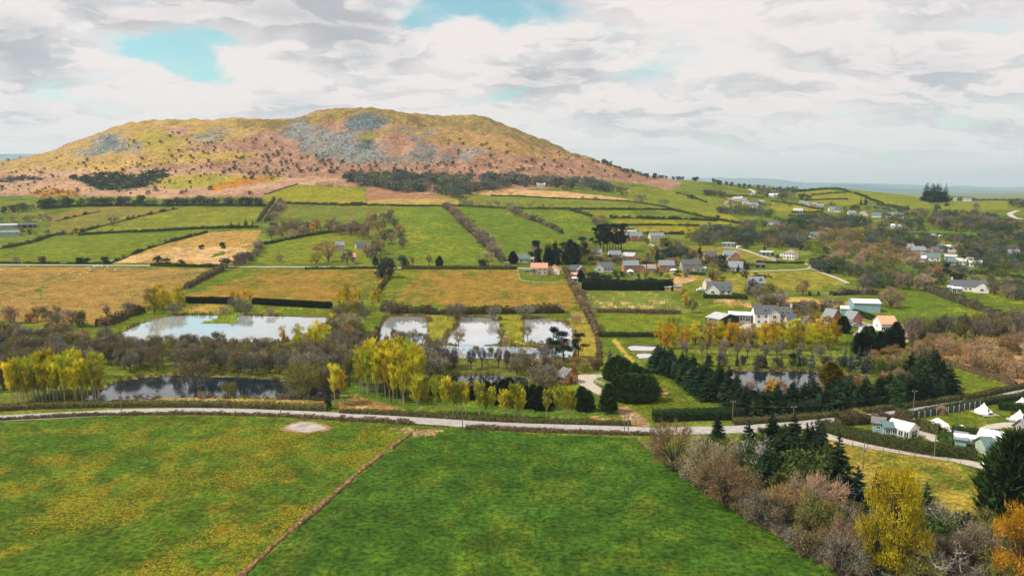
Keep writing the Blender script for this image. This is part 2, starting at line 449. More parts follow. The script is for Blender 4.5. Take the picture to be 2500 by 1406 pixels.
field('field', 'wide yellow green field ending at the lane of rounded trees', 'A', [(1270, 905), (1880, 895), (1830, 990), (1790, 1035), (1600, 1045), (980, 1078), (560, 1105), (600, 1070), (770, 1030), (1000, 975)], (.125, .145, .014), G_YEL, .42, 24, .12)
field('field', 'long bright green field above the lane at the left', 'A', [(-900, 1240), (0, 1190), (260, 1150), (520, 1103), (980, 1088), (1450, 1072), (1250, 1140), (1050, 1195), (800, 1290), (500, 1300), (0, 1300), (-900, 1320)], G_BRT, G_MID, .45, 26, .18)
field('field', 'small dull field behind the long bright green one', 'A', [(-600, 1130), (0, 1112), (280, 1095), (380, 1095), (300, 1130), (0, 1180), (-600, 1210)], (.11, .15, .02), BRN, .3, 18)
field('field', 'rough straw and rust field with dark bramble patches', 'A', [(800, 1290), (1050, 1200), (1300, 1120), (1480, 1075), (1860, 1060), (1840, 1150), (1780, 1240), (1700, 1300), (1300, 1305)], (.33, .205, .055), G_OLV, .40, 18, .1)
field(None, None, 'A', [(830, 1285), (1000, 1240), (1300, 1190), (1700, 1190), (1790, 1180), (1760, 1240), (1680, 1290), (1400, 1298)], STR, BRN, .38, 10, 0, 8)
field(None, None, 'A', [(1480, 1240), (1600, 1210), (1610, 1225), (1520, 1258)], G_DARK, BRN, .4, 6, 0, 5)
field('field', 'green field around the pale house among the bare trees', 'A', [(1830, 1292), (1870, 1190), (2030, 1135), (2300, 1090), (2620, 1060), (2640, 1120), (2760, 1200), (2760, 1300), (2300, 1302)], G_BRT, G_YEL, .25, 22, .2)
field('field', 'mottled green field above the rounded bare copse', 'A', [(2010, 895), (2430, 888), (2780, 893), (2800, 960), (2500, 985), (1980, 965), (1990, 930)], (.10, .135, .014), BRN, .35, 20, .1)
field('field', 'long bright green field running up between two hedges', 'B', [(375, 897), (740, 895), (850, 990), (960, 1100), (1100, 1230), (1165, 1310), (470, 1312), (455, 1200), (440, 1090), (400, 980)], (.088, .140, .010), G_YEL, .36, 30, .16)
field('field', 'bright green field right of the hedge of mauve trees', 'B', [(835, 897), (1190, 907), (1300, 960), (1450, 1015), (1590, 1080), (1585, 1160), (1420, 1160), (1350, 1240), (1290, 1300), (1190, 1300), (1170, 1160), (1000, 1050), (880, 965)], (.075, .128, .010), G_YEL, .34, 30, .14)
field('field', 'green field sloping down to the dark pine clump', 'B', [(1310, 925), (1650, 918), (1760, 960), (1880, 1040), (1890, 1075), (1830, 1120), (1600, 1082), (1430, 1000)], (.078, .132, .010), G_YEL, .3, 26, .1)
field('field', 'small dark green field beside the pollard hedge', 'B', [(1700, 922), (2090, 920), (2110, 958), (1800, 962)], G_BRT, G_YEL, .3, 20, .1)
field('field', 'yellow green strip field first of the pair', 'B', [(1930, 988), (2460, 990), (2800, 1000), (2800, 1020), (2460, 1018), (1990, 1028)], G_YEL, G_BRT, .35, 20, .1)
field('field', 'yellow green strip field second of the pair', 'B', [(2090, 1038), (2460, 1032), (2700, 1040), (2640, 1085), (2460, 1085), (2150, 1085)], G_YEL, BRN, .25, 20, .1)
field(None, None, 'B', [(1860, 1035), (1960, 1032), (2070, 1068), (2110, 1088), (1980, 1085)], (.42, .29, .12), BRN, .4, 10, 0, 3)
field(None, None, 'B', [(330, 1300), (180, 1302), (300, 1220), (380, 1120), (430, 1200)], G_MID, G_BRT, .5, 16, .05, 3)
field('field', 'rough brown pasture with grazing sheep', 'D', [(-1200, 90), (0, 92), (800, 98), (1560, 102), (1450, 150), (1340, 205), (1180, 300), (1000, 400), (800, 500), (400, 500), (0, 480), (-1200, 480)], (.26, .158, .040), G_OLV, .50, 20, .1, 1.5)
field(None, None, 'D', [(230, 260), (300, 230), (310, 260), (270, 290)], G_DARK, BRN, .4, 6, 0, 6)
field(None, None, 'D', [(-900, 460), (0, 465), (120, 475), (110, 520), (0, 545), (-900, 560)], G_BRT, G_MID, .5, 14, 0, 4)
field('field', 'orange brown field above the black clipped hedge', 'D', [(1600, 110), (2460, 112), (2780, 112), (2770, 160), (2700, 260), (2480, 345), (1660, 318), (1330, 305), (1340, 245)], (.235, .138, .022), (.085, .115, .012), .52, 18, .3, 1.5, 2.2)
field(None, None, 'D', [(1600, 110), (1900, 115), (1660, 190), (1500, 260), (1330, 300), (1340, 245)], G_MID, G_BRT, .4, 14, .1, 9)
field('field', 'wide orange and green field above the three ponds', 'E', [(385, 117), (1270, 113), (1290, 203), (1620, 207), (1720, 370), (1660, 400), (800, 372), (330, 332), (275, 285), (330, 200)], (.235, .140, .022), (.085, .118, .012), .55, 18, .3, 1.5, 2.2)
field(None, None, 'E', [(385, 117), (560, 125), (480, 240), (400, 330), (330, 330), (275, 285), (330, 200)], G_MID, G_YEL, .4, 14, .1, 9)
field('garden', 'green lawn in front of the pink roofed house', 'E', [(1275, 112), (1600, 112), (1625, 205), (1295, 200)], G_MID, G_YEL, .3, 12, .2)
field('field', 'green paddock with straw coloured stripes below the dark cypress hedge', 'E', [(1740, 268), (2330, 268), (2460, 390), (2420, 415), (1760, 395), (1715, 330)], (.085, .135, .012), STR, .33, 7, .1, 1.5, 3.0)
field('field', 'plain green paddock between two low hedges', 'E', [(1780, 418), (2460, 428), (2480, 470), (2300, 562), (1845, 572)], G_BRT, G_MID, .4, 20, .15)
field('field', 'rough gold bank beside the field hedge', 'E', [(1640, 415), (1730, 400), (1840, 600), (1830, 760), (1700, 760), (1660, 640)], (.26, .20, .03), G_BRT, .4, 12, .2, 5)
field(None, None, 'E', [(1870, 600), (2270, 600), (2250, 660), (2050, 660), (2120, 740), (2110, 780), (1900, 700)], G_MID, G_BRT, .4, 12, .1, 3)
field(None, None, 'E', [(1935, 612), (1965, 610), (2115, 775), (2075, 775)], (.36, .27, .05), G_YEL, .3, 8, 0, 3)
field('field', 'rough paddock above the ponds right of the gardens', 'K', [(-60, 110), (300, 190), (480, 200), (780, 200), (1000, 140), (1420, 150), (1980, 110), (2500, 310), (2350, 330), (1600, 420), (1300, 450), (850, 420), (300, 280), (0, 280)], (.22, .19, .025), G_MID, .42, 16, .3, 3)
field(None, None, 'K', [(0, 210), (330, 215), (300, 270), (0, 300)], STR, G_OLV, .4, 8, 0, 5)
field('field', 'green horse paddock below the white gabled bungalow', 'K', [(380, 525), (620, 530), (1150, 640), (1330, 720), (1130, 770), (1090, 760), (500, 745), (470, 830), (370, 750)], G_MID, G_YEL, .35, 14, .2)
field(None, None, 'K', [(590, 535), (760, 530), (1080, 575), (1230, 650), (1100, 640), (800, 590)], STR, BRN, .5, 8, 0, 5)
field(None, None, 'K', [(1580, 500), (2200, 545), (2500, 560), (2500, 660), (1850, 680), (1560, 690)], (.40, .27, .07), BRN, .4, 12, .2, 6)
field('field', 'wide green pasture behind the teal barn', 'L', [(450, 620), (780, 600), (850, 420), (1100, 430), (1320, 530), (1750, 660), (2400, 850), (2200, 900), (1600, 1000), (1100, 900), (700, 870), (400, 730)], (.070, .118, .010), G_YEL, .36, 20, .3)
field('field', 'green meadow behind the long white farmhouse hedge', 'L', [(1230, 260), (1700, 250), (2500, 290), (2900, 400), (2900, 640), (2100, 560), (1950, 420), (1500, 300)], (.17, .185, .018), G_MID, .5, 16, .2)
field('field', 'bright yellow green field behind the far village', 'J', [(1330, 830), (1700, 850), (2100, 930), (2060, 960), (1900, 1000), (1600, 985), (1360, 930)], G_YEL, G_BRT, .3, 18, .1)
field(None, None, 'J', [(1150, 700), (1900, 760), (1800, 800), (1250, 790)], (.07, .14, .03), G_BRT, .4, 14, 0, 3)
field(None, None, 'J', [(180, 1220), (900, 1260), (1100, 1350), (900, 1395), (250, 1300)], (.05, .13, .02), G_MID, .4, 12, 0, 4)
field('field', 'rolling green ridge pasture beside the tall dark conifers', 'J', [(-100, 140), (400, 150), (1040, 240), (1150, 330), (1200, 400), (860, 420), (480, 340), (270, 270), (100, 200), (-100, 170)], (.130, .160, .014), G_YEL, .4, 30, 0)
field('field', 'green ridge pasture below the small white farmhouse', 'J', [(1330, 300), (1800, 300), (2300, 300), (2500, 300), (3200, 320), (3200, 420), (2400, 420), (1300, 420)], (.130, .160, .014), G_YEL, .35, 30, 0)
field(None, None, 'J', [(1480, 445), (1900, 450), (2150, 550), (1900, 555), (1480, 490)], BRK, BRN, .5, 14, 0, 5)
field('field', 'hedged yellow green pastures under the ridge hedge', 'I', [(1720, 290), (2050, 265), (2250, 255), (2500, 300), (2700, 340), (2800, 400), (2500, 470), (1950, 410), (1700, 330)], (.155, .165, .014), G_YEL, .4, 24, 0)
field('field', 'yellow field right of the far grey roofed hamlet', 'I', [(1400, 430), (1560, 430), (2150, 545), (1900, 560), (1500, 560), (1420, 500)], G_YEL, G_OLV, .3, 20, 0)
field('field', 'yellow pasture with a bend of hedge above the mauve wood', 'I', [(340, 560), (800, 600), (960, 680), (950, 720), (700, 690), (500, 640)], G_YEL, G_OLV, .3, 18, 0)
field('field', 'lawn slope beside the white hip roofed house', 'I', [(220, 1050), (700, 1050), (900, 1090), (1500, 1250), (1250, 1270), (900, 1200), (450, 1160)], (.17, .17, .02), BRN, .4, 12, .1)
field('field', 'green strip below the white hip roofed house track', 'I', [(1120, 1320), (1900, 1310), (1930, 1370), (1200, 1390)], G_MID, G_BRT, .4, 12, .1)
field('field', 'green corner pasture behind the spruce belt', 'F', [(1890, 560), (2000, 590), (2250, 680), (2380, 710), (2300, 740), (2040, 790), (1900, 810)], (.088, .125, .012), G_YEL, .42, 12, .2)
field(None, None, 'F', [(1420, 530), (1560, 480), (1720, 510), (1620, 570)], G_BRT, G_YEL, .3, 10, .2, 3)
field(None, None, 'F', [(1560, 470), (1700, 400), (2600, 460), (2600, 730), (2300, 690), (1900, 560), (1720, 510)], (.30, .19, .09), BRN, .5, 10, 0, 5)
field(None, None, 'F', [(0, 760), (120, 800), (240, 880), (300, 900), (0, 900), (-350, 900), (-350, 750)], G_MID, G_YEL, .25, 10, .1, 3)
field(None, None, 'D', [(790, 500), (1000, 410), (1190, 425), (1320, 340), (2370, 370), (2460, 430), (2400, 490), (1900, 470), (1190, 460), (870, 580), (780, 560)], G_MID, G_YEL, .35, 10, .1, 4)
field(None, None, 'D', [(1330, 355), (1600, 360), (1600, 410), (1330, 415)], (.27, .17, .04), G_YEL, .4, 7, 0, 5)
field(None, None, 'D', [(700, 900), (950, 850), (1250, 845), (1230, 870), (1000, 890), (730, 975)], G_MID, G_YEL, .4, 8, .1, 3)
field('verge', 'rough gold grass bank between the dark pond and the road hedge', 'D', [(850, 1050), (1000, 1030), (1500, 1022), (2330, 1045), (2330, 1085), (1500, 1065), (900, 1070)], (.34, .23, .07), G_YEL, .45, 6, .1, 3)
field(None, None, 'E', [(140, 560), (220, 440), (350, 440), (280, 540), (270, 620), (180, 640)], G_MID, G_BRT, .4, 9, .1, 3)
field(None, None, 'E', [(610, 440), (860, 430), (850, 510), (790, 570), (760, 620), (830, 660), (600, 650)], (.20, .19, .02), G_MID, .45, 7, .5, 3)
field(None, None, 'E', [(1130, 440), (1310, 440), (1325, 630), (1480, 640), (1480, 665), (1020, 660), (1130, 640)], (.20, .19, .02), G_MID, .45, 7, .5, 3)
field(None, None, 'E', [(760, 740), (1500, 745), (1500, 800), (1300, 860), (760, 860)], G_OLV, G_MID, .5, 7, 0, 4)
field('lawn', 'smooth green lawn under the roadside poplars', 'E', [(60, 930), (560, 950), (600, 1000), (1850, 1080), (1950, 1170), (1500, 1195), (800, 1160), (500, 1130), (460, 1100), (150, 1010), (60, 960)], (.058, .112, .010), G_BRT, .4, 14, .05)
field(None, None, 'E', [(0, 1060), (120, 1010), (460, 1110), (440, 1135), (0, 1110)], (.30, .17, .06), G_MID, .45, 6, 0, 5)
field(None, None, 'E', [(100, 1090), (150, 1082), (200, 1092), (150, 1106)], STR, MUD, .4, 3, 0, 3)
field(None, None, 'E', [(1780, 1150), (1950, 1170), (2000, 1200), (1800, 1195)], (.34, .21, .07), BRN, .5, 4, 0, 3)
field(None, None, 'E', [(2000, 1060), (2250, 980), (2300, 900), (2480, 1000), (2480, 1160), (2240, 1190), (2100, 1130)], G_MID, G_YEL, .3, 8, .1, 3)
field(None, None, 'E', [(2270, 985), (2330, 965), (2370, 1000), (2330, 1030)], (.38, .24, .08), G_MID, .4, 4, 0, 4)
field(None, None, 'E', [(1980, 1090), (2060, 1090), (2180, 1180), (2230, 1240), (2050, 1240)], (.30, .20, .10), BRN, .5, 5, 0, 3)
field('meadow', 'left foreground meadow thick with yellow dandelions', 'P', [(-1500, 1040), (0, 1028), (300, 1015), (560, 1014), (830, 1030), (1005, 1046), (800, 1220), (590, 1406), (400, 1600), (-1500, 1700)], (.045, .094, .008), (.112, .116, .010), .48, 7, 1.1, 2)
field('meadow', 'right foreground meadow of plain dark green grass', 'P', [(1015, 1048), (1100, 1045), (1300, 1058), (1555, 1068), (1580, 1095), (1660, 1150), (1830, 1260), (2075, 1406), (2250, 1520), (500, 1700), (420, 1600), (600, 1406), (810, 1218)], (.031, .080, .008), (.070, .106, .009), .48, 6, .42, 2)
field('meadow', 'gold and green rough meadow below the curving lane', 'G', [(920, 215), (1150, 200), (1400, 240), (1800, 300), (2060, 370), (2250, 470), (2400, 600), (2400, 760), (1850, 720), (1400, 480), (1100, 300)], (.255, .190, .030), (.090, .120, .012), .52, 6, .4, 3)
field('campsite', 'mown green campsite lawn around the pale tents', 'M', [(1180, 300), (2010, 130), (2300, 60), (2700, 20), (2700, 420), (2260, 340), (1900, 440), (1700, 460), (1560, 470)], (.078, .118, .012), G_YEL, .30, 8, .15, 2)
field(None, None, 'M', [(2140, 460), (2200, 400), (2420, 380), (2700, 400), (2700, 540), (2230, 540)], (.17, .18, .02), G_MID, .4, 6, .1, 2)
for k_ in (26, 34):
 field(None, None, 'P', [(1018 + k_ * .9, 1050), (800 + k_ * 1.6, 1226), (590 + k_ * 2.6, 1412), (597 + k_ * 2.6, 1412), (804 + k_ * 1.6, 1226), (1020 + k_ * .9, 1050)], (.040, .075, .010), (.10, .085, .03), .4, 5, 0, 1.2)
field(None, None, 'P', [(940, 1042), (1010, 1046), (1085, 1046), (1060, 1062), (1000, 1062), (960, 1058)], (.30, .20, .10), G_MID, .45, 4, 0, 5)
PONDS = [
 ('pond', 'large pale fishing pond with a grassy spit reaching into it', 'bright', 'D', [(868, 566), (930, 535), (1000, 503), (1100, 470), (1190, 450), (1320, 436), (1600, 438), (1700, 440), (2000, 446), (2330, 452), (2345, 470), (2290, 520), (2150, 585), (2030, 622), (1700, 622), (1300, 615), (1000, 615), (900, 613)]),
 ('pond', 'dark pond behind the roadside hedge mirroring bare trees', 'dark', 'D', [(590, 1040), (730, 960), (850, 912), (960, 890), (1100, 876), (1250, 866), (1600, 876), (1850, 888), (2050, 905), (2250, 915), (2400, 930), (2440, 980), (2380, 1035), (2100, 1028), (1500, 1019), (1200, 1024), (900, 1032), (700, 1048)]),
 ('pond', 'row of three white reflecting ponds joined by a channel', 'white', 'E',
 [(340, 452), (480, 444), (612, 446), (628, 470), (612, 632), (640, 652), (820, 656), (868, 652), (780, 628), (762, 606), (800, 560), (850, 512), (862, 452), (1000, 450), (1128, 462), (1142, 560), (1144, 634), (1030, 644), (1022, 656), (1180, 660), (1480, 666),
 (1640, 664), (1640, 628), (1480, 636), (1325, 630), (1316, 540), (1318, 462), (1450, 460), (1590, 488), (1655, 530), (1665, 640), (1680, 680), (1660, 732), (1300, 742), (760, 736), (560, 722), (430, 690), (400, 655), (290, 642), (275, 548), (310, 500)]),
 ('pond', 'small dark pond behind the row of poplars', 'dark', 'E', [(760, 925), (785, 872), (1050, 866), (1320, 882), (1345, 905), (1335, 950), (1200, 975), (900, 970)]),
 ('pond', 'dark pond ringed by spruces and bare trees', 'dark', 'F', [(250, 630), (330, 612), (450, 602), (700, 598), (1000, 612), (1250, 640), (1290, 660), (1200, 690), (900, 730), (650, 750), (350, 705)]),
 ('pool', 'slim bright pool above its shorter twin in the paddock', 'white', 'E', [(2060, 660), (2100, 654), (2260, 660), (2265, 680), (2200, 686), (2080, 682)]),
 ('pool', 'shorter lower pool of the pair in the paddock', 'bright', 'E', [(2118, 712), (2230, 708), (2235, 734), (2140, 740)]),
 ('pond', 'glint of water behind the front spruces', 'bright', 'F', [(600, 790), (660, 775), (700, 800), (690, 840), (620, 850)]),
]
SPIT = V('D', [(1428, 492), (1450, 478), (1520, 462), (1590, 436), (1620, 405), (1715, 405), (1712, 440), (1690, 470), (1722, 490), (1600, 503)])
SPLASH = ('puddle', 'pale grey muddy hollow in the dandelion meadow by the road', 'D', [(2185 + 140 * math.cos(a) * (1 + .10 * math.sin(3 * a) + .05 * math.sin(7 * a)), 1238 + 32 * math.sin(a) * (1 + .14 * math.cos(4 * a))) for a in np.linspace(0, 2 * math.pi, 28)[:-1]])
def grow(poly, k):
 """push an outline outwards by k metres"""
 P = np.asarray(poly, float)
 a = np.sum(P[:, 0] * np.roll(P[:, 1], -1) - np.roll(P[:, 0], -1) * P[:, 1])
 d = np.roll(P, -1, 0) - np.roll(P, 1, 0)
 nrm = np.stack([d[:, 1], -d[:, 0]], 1)
 nrm /= np.maximum(np.linalg.norm(nrm, axis=1, keepdims=True), 1e-6)
 return P + nrm * k * (1 if a > 0 else -1)
def build_land():
 cols = np.concatenate([np.linspace(-1.25, -0.80, 40)[:-1], np.linspace(-0.80, 0.80, 1240), np.linspace(0.80, 1.25, 40)[1:]])
 nY1 = 560
 rows = np.concatenate([1 / np.linspace(1 / 46., 1 / 420., 430), np.linspace(421.5, 1150, 330)[1:], np.linspace(1150, 2150, 270)[1:], np.geomspace(2160, 29900, 60)])
 nt, ny = len(cols), len(rows)
 TT, YY = np.meshgrid(cols, rows, indexing='ij')
 XX = TT * YY
 ZZ = ground_z(XX, YY)
 px, py = project(XX, YY, ZZ)
 el = (ZZ - H) / YY
 mx = np.maximum.accumulate(el, 1)
 hid = el < mx - 2e-4
 px, py, X, Y = px.ravel(), py.ravel(), XX.ravel(), YY.ravel()
 hid = hid.ravel()
 n = px.size
 w1 = (fbm(X / 9, Y / 9, 41, 3) - .5) * 2
 w2 = (fbm(X / 9 + 50, Y / 9 - 31, 47, 3) - .5) * 2
 far = sstep(450, 1200, Y)
 g1 = (fbm(X / 34, Y / 34, 42, 4) - .5) * 2
 colr = np.empty((n, 3), np.float32)
 k = sstep(.38, .62, fbm(X / 26, Y / 26, 21, 4))[:, None]
 colr[:] = np.array(G_MID) * (1 - k) + np.array((.125, .150, .02)) * k
 zone = np.zeros(n, np.int16)
 flower = np.full(n, .06, np.float32)
 jit = rng.random(n)
 for idx, (name, label, poly, a, b, share, grain, fl, soft, stretch) in enumerate(LAND):
  xs, ys = [p[0] for p in poly], [p[1] for p in poly]
  pad = soft * 3 + 3
  sel = np.nonzero((px > min(xs) - pad) & (px < max(xs) + pad) & (py > min(ys) - pad) & (py < max(ys) + pad))[0]
  if not len(sel):
   continue
  qx = px[sel] + soft * (w1[sel] * 2.6 + (jit[sel] - .5) * 1.2) + (soft * g1[sel] * 2.0 if soft > 4 else 0)
  qy = py[sel] + soft * (w2[sel] * 1.2 + (jit[::-1][sel] - .5) * .6)
  ins = in_poly(qx, qy, poly)
  if label:
   crisp = in_poly(px[sel], py[sel], poly)
   zone[sel[crisp]] = idx + 1
  sel = sel[ins]
  u, v = X[sel] / grain, Y[sel] / (grain * 1.3)
  if stretch > 1.01:
   u, v = X[sel] / grain + Y[sel] / grain * .35, Y[sel] / (grain * stretch)
  nz = fbm(u, v, 100 + idx, 5, .6) * .75 + (jit[sel] - .5) * .26 + .035 + .5 * fbm(X[sel] / 3, Y[sel] / 5, 300 + idx, 2) - .28
  th = .5 + (share - .5) * -.34
  kk = sstep(th - .11, th + .11, nz)[:, None]
  kk = kk * .85 + .075
  colr[sel] = (np.array(a) * (1 - kk) + np.array(b) * kk).astype(np.float32)
  flower[sel] = fl
 behind = hid & (Y > 1500)
 zone[behind & (zone == 0)] = 0
 drift = sstep(.40, .66, fbm(X / 7, Y / 9, 61, 4) * .55 + fbm(X / 30, Y / 34, 66, 3) * .47)
 flower = np.minimum(1.2, flower * (.34 + .62 * drift) + .10)
 z = ZZ.ravel().copy()
 for (name, label, look, crop, pts) in PONDS:
  poly = V(crop, pts)
  ins = in_poly(px, py, poly) & (Y < 420)
  if look == 'bright' and 'spit' in label:
   ins &= ~in_poly(px, py, SPIT)
  rim = in_poly(px + w1 * 2.5, py + w2, grow(poly, 4.0)) & (Y < 420) & ~ins
  colr[rim] = colr[rim] * .35 + np.array((.13, .095, .045)) * .65
  z[ins] = -1.2
  colr[ins] = (.05, .06, .05)
 sp = in_poly(px, py, SPIT) & (Y < 420)
 colr[sp] = np.where(jit[sp][:, None] > .4, np.array([(.16, .17, .02)]), np.array([(.09, .15, .015)]))
 colr *= (.86 + .28 * fbm(X / 2.2, Y / 3.4, 71, 2))[:, None]
 idx = np.arange(nt * ny).reshape(nt, ny)
 quads = np.stack([idx[:-1, :-1], idx[1:, :-1], idx[1:, 1:], idx[:-1, 1:]], -1).reshape(-1, 4)
 fz = zone[quads[:, 0]]
 Vt = np.stack([X, Y, z], 1)
 m = land_material()
 for zi in np.unique(fz):
  qs = quads[fz == zi]
  if zi and len(qs) < 60:
   fz[fz == zi] = 0
 for zi in np.unique(fz):
  qs = quads[fz == zi]
  used, inv = np.unique(qs, return_inverse=True)
  name, label = ('ground', 'green valley floor and rough ground between the fields') if zi == 0 else LAND[zi - 1][:2]
  me = mesh_np(name, Vt[used], quads=inv.reshape(-1, 4), mats=[m], smooth=True)
  at_c = me.attributes.new('Col', 'FLOAT_COLOR', 'POINT')
  at_c.data.foreach_set('color', np.concatenate([colr[used], np.ones((len(used), 1), np.float32)], 1).astype(np.float32).ravel())
  at_f = me.attributes.new('Flower', 'FLOAT', 'POINT')
  at_f.data.foreach_set('value', flower[used].astype(np.float32))
  tag(link(name, me), label, None, None, 'structure')
def land_material():
 m = bpy.data.materials.new('land')
 m.use_nodes = True
 q = NT(m.node_tree)
 co = q.node('ShaderNodeTexCoord').outputs['Object']
 base = q.node('ShaderNodeAttribute', attribute_name='Col').outputs[0]
 fl = q.node('ShaderNodeAttribute', attribute_name='Flower').outputs['Fac']
 n1 = q.noise(co, .9, 6, .68).outputs[0]
 n2 = q.noise(co, .16, 5, .6).outputs[0]
 n3 = q.noise(co, .035, 3, .5).outputs[0]
 f = q.m('MULTIPLY', q.ramp(n1, .30, .70, .42, 1.62), q.ramp(n2, .3, .7, .72, 1.26))
 f = q.m('MULTIPLY', f, q.ramp(n3, .35, .65, .9, 1.1))
 c = q.mix(1.0, base, q.node('ShaderNodeCombineColor', {0: f, 1: f, 2: q.m('MULTIPLY', f, 1.0)}).outputs[0], 'MULTIPLY')
 dry = q.ramp(q.noise(co, .55, 5, .65).outputs[0], .55, .72)
 c = q.mix(q.m('MULTIPLY', dry, .48), c, q.mix(1.0, c, (2.2, 1.15, 1.0), 'MULTIPLY'))
 fn = q.noise(q.v('MULTIPLY', co, (1.0, .7, 1)), 2.3, 4, .85).outputs[0]
 th = q.m('SUBTRACT', .73, q.m('MULTIPLY', fl, .20))
 spot = q.ramp(q.m('SUBTRACT', fn, th), 0.0, .10)
 c = q.mix(q.m('MULTIPLY', spot, .66), c, (.52, .26, .012))
 bmp = q.node('ShaderNodeBump', {'Strength': .5, 'Distance': .35, 'Height': q.m('ADD', n1, n2)})
 p = q.node('ShaderNodeBsdfPrincipled', {'Base Color': c, 'Roughness': .95, 'Specular IOR Level': .05, 'Normal': bmp.outputs[0]})
 q.node('ShaderNodeOutputMaterial', {0: p.outputs[0]})
 return m
def water_material(name, color, gloss):
 m = bpy.data.materials.new(name)
 m.use_nodes = True
 q = NT(m.node_tree)
 co = q.node('ShaderNodeTexCoord').outputs['Object']
 n = q.noise(q.v('MULTIPLY', co, (.5, 1, 1)), .8, 4, .6).outputs[0]
 bmp = q.node('ShaderNodeBump', {'Strength': .06, 'Distance': .15, 'Height': n})
 big = q.noise(co, .03, 3, .5).outputs[0]
 c = q.mix(q.ramp(big, .4, .6), color, tuple(v * .8 for v in color))
 d = q.node('ShaderNodeBsdfDiffuse', {0: c})
 g = q.node('ShaderNodeBsdfGlossy', {0: (.95, .97, 1, 1), 'Roughness': .035, 'Normal': bmp.outputs[0]})
 fr = q.node('ShaderNodeFresnel', {0: 1.33, 'Normal': bmp.outputs[0]})
 fac = q.m('ADD', q.m('MULTIPLY', fr.outputs[0], 1 - gloss), gloss, clamp=True)
 mx = q.node('ShaderNodeMixShader', {0: fac, 1: d.outputs[0], 2: g.outputs[0]})
 q.node('ShaderNodeOutputMaterial', {0: mx.outputs[0]})
 return m
def ear_mesh(name, pts3, mats, z=None):
 """a filled outline"""
 import bmesh
 bm = bmesh.new()
 vs = [bm.verts.new(p) for p in pts3]
 f = bm.faces.new(vs)
 bmesh.ops.triangulate(bm, faces=[f], ngon_method='EAR_CLIP')
 for f in bm.faces:
  f.normal_update()
  if f.normal.z < 0:
   f.normal_flip()
 me = bpy.data.meshes.new(name)
 bm.to_mesh(me)
 bm.free()
 for m in mats:
  me.materials.append(m)
 return me
RM = np.random.default_rng(12)
def build_water():
 ms = {'bright': water_material('pond_water', (.40, .44, .45), .42), 'white': water_material('still_water', (.46, .47, .47), .50), 'dark': water_material('dark_water', (.010, .020, .028), .16)}  # bright and white diffuse colours carry painted sky reflection on top of the gloss
 for (name, label, look, crop, pts) in PONDS:
  P = at(*zip(*V(crop, pts)))[:, :2]
  P = grow(P, .5)
  me = ear_mesh(name, [(x, y, -.22) for x, y in P], [ms[look]])
  tag(link(name, me), label, None, None, 'structure')
 name, label, crop, pts = SPLASH
 P = at(*zip(*V(crop, pts)))
 me = ear_mesh(name, [(x, y, .03) for x, y, _ in P], [mat('wet_mud', (.34, .30, .265), .55, .3, .35)])
 tag(link(name, me), label, None, None, 'structure')
 Q = grow(P[:, :2], 1.1) + RM.normal(size=(len(P), 2)) * .35
 me = ear_mesh('mud', [(x, y, .02) for x, y in Q], [mat('bare_mud', (.25, .145, .065), .9, .4, .8)])
 tag(link('mud', me), 'brown trampled rim of the muddy hollow by the road', None, None, 'structure')
def resample(P, step):
 P = np.asarray(P, float)
 seg = np.linalg.norm(np.diff(P[:, :2], axis=0), axis=1)
 s = np.concatenate([[0], np.cumsum(seg)])
 n = max(2, int(s[-1] / step) + 1)
 u = np.linspace(0, s[-1], n)
 return np.stack([np.interp(u, s, P[:, 0]), np.interp(u, s, P[:, 1])], 1)
def smooth_line(P, it=2):
 P = np.asarray(P, float)
 for _ in range(it):
  A, B = P[:-1] * .75 + P[1:] * .25, P[:-1] * .25 + P[1:] * .75
  M = np.empty((2 * len(A), P.shape[1]))
  M[0::2], M[1::2] = A, B
  P = np.concatenate([P[:1], M, P[-1:]])
 return P
def way(crop_lists, it=2):
 pts = []
 for crop, ps in crop_lists:
  pts += V(crop, ps)
 xs, ys = zip(*pts)
 return smooth_line(at(xs, ys)[:, :2], it)
def ribbon(name, label, line, width, m, lift=.03, step=3.0, kerb=0.0):
 """a strip of road that follows the land, with a low verge edge"""
 L = resample(line, step)
 d = np.gradient(L, axis=0)
 d /= np.maximum(np.linalg.norm(d, axis=1, keepdims=True), 1e-6)
 nr = np.stack([-d[:, 1], d[:, 0]], 1)
 wv = width * (1 + .06 * (fbm(L[:, 0] / 9, L[:, 1] / 9, 91, 2) - .5))
 offs = np.array([-.5, -.25, 0, .25, .5])
 Vt = []
 for o in offs:
  p = L + nr * (wv * o)[:, None]
  Vt.append(np.column_stack([p, ground_z(p[:, 0], p[:, 1]) + lift]))
 n = len(L)
 Vt = np.stack(Vt, 1).reshape(-1, 3)
 q = []
 for i in range(n - 1):
  for j in range(4):
   a = i * 5 + j
   q.append((a, a + 1, a + 6, a + 5))
 o = link(name, mesh_np(name, Vt, quads=q, mats=[m], smooth=True))
 return tag(o, label, None, None, 'structure')
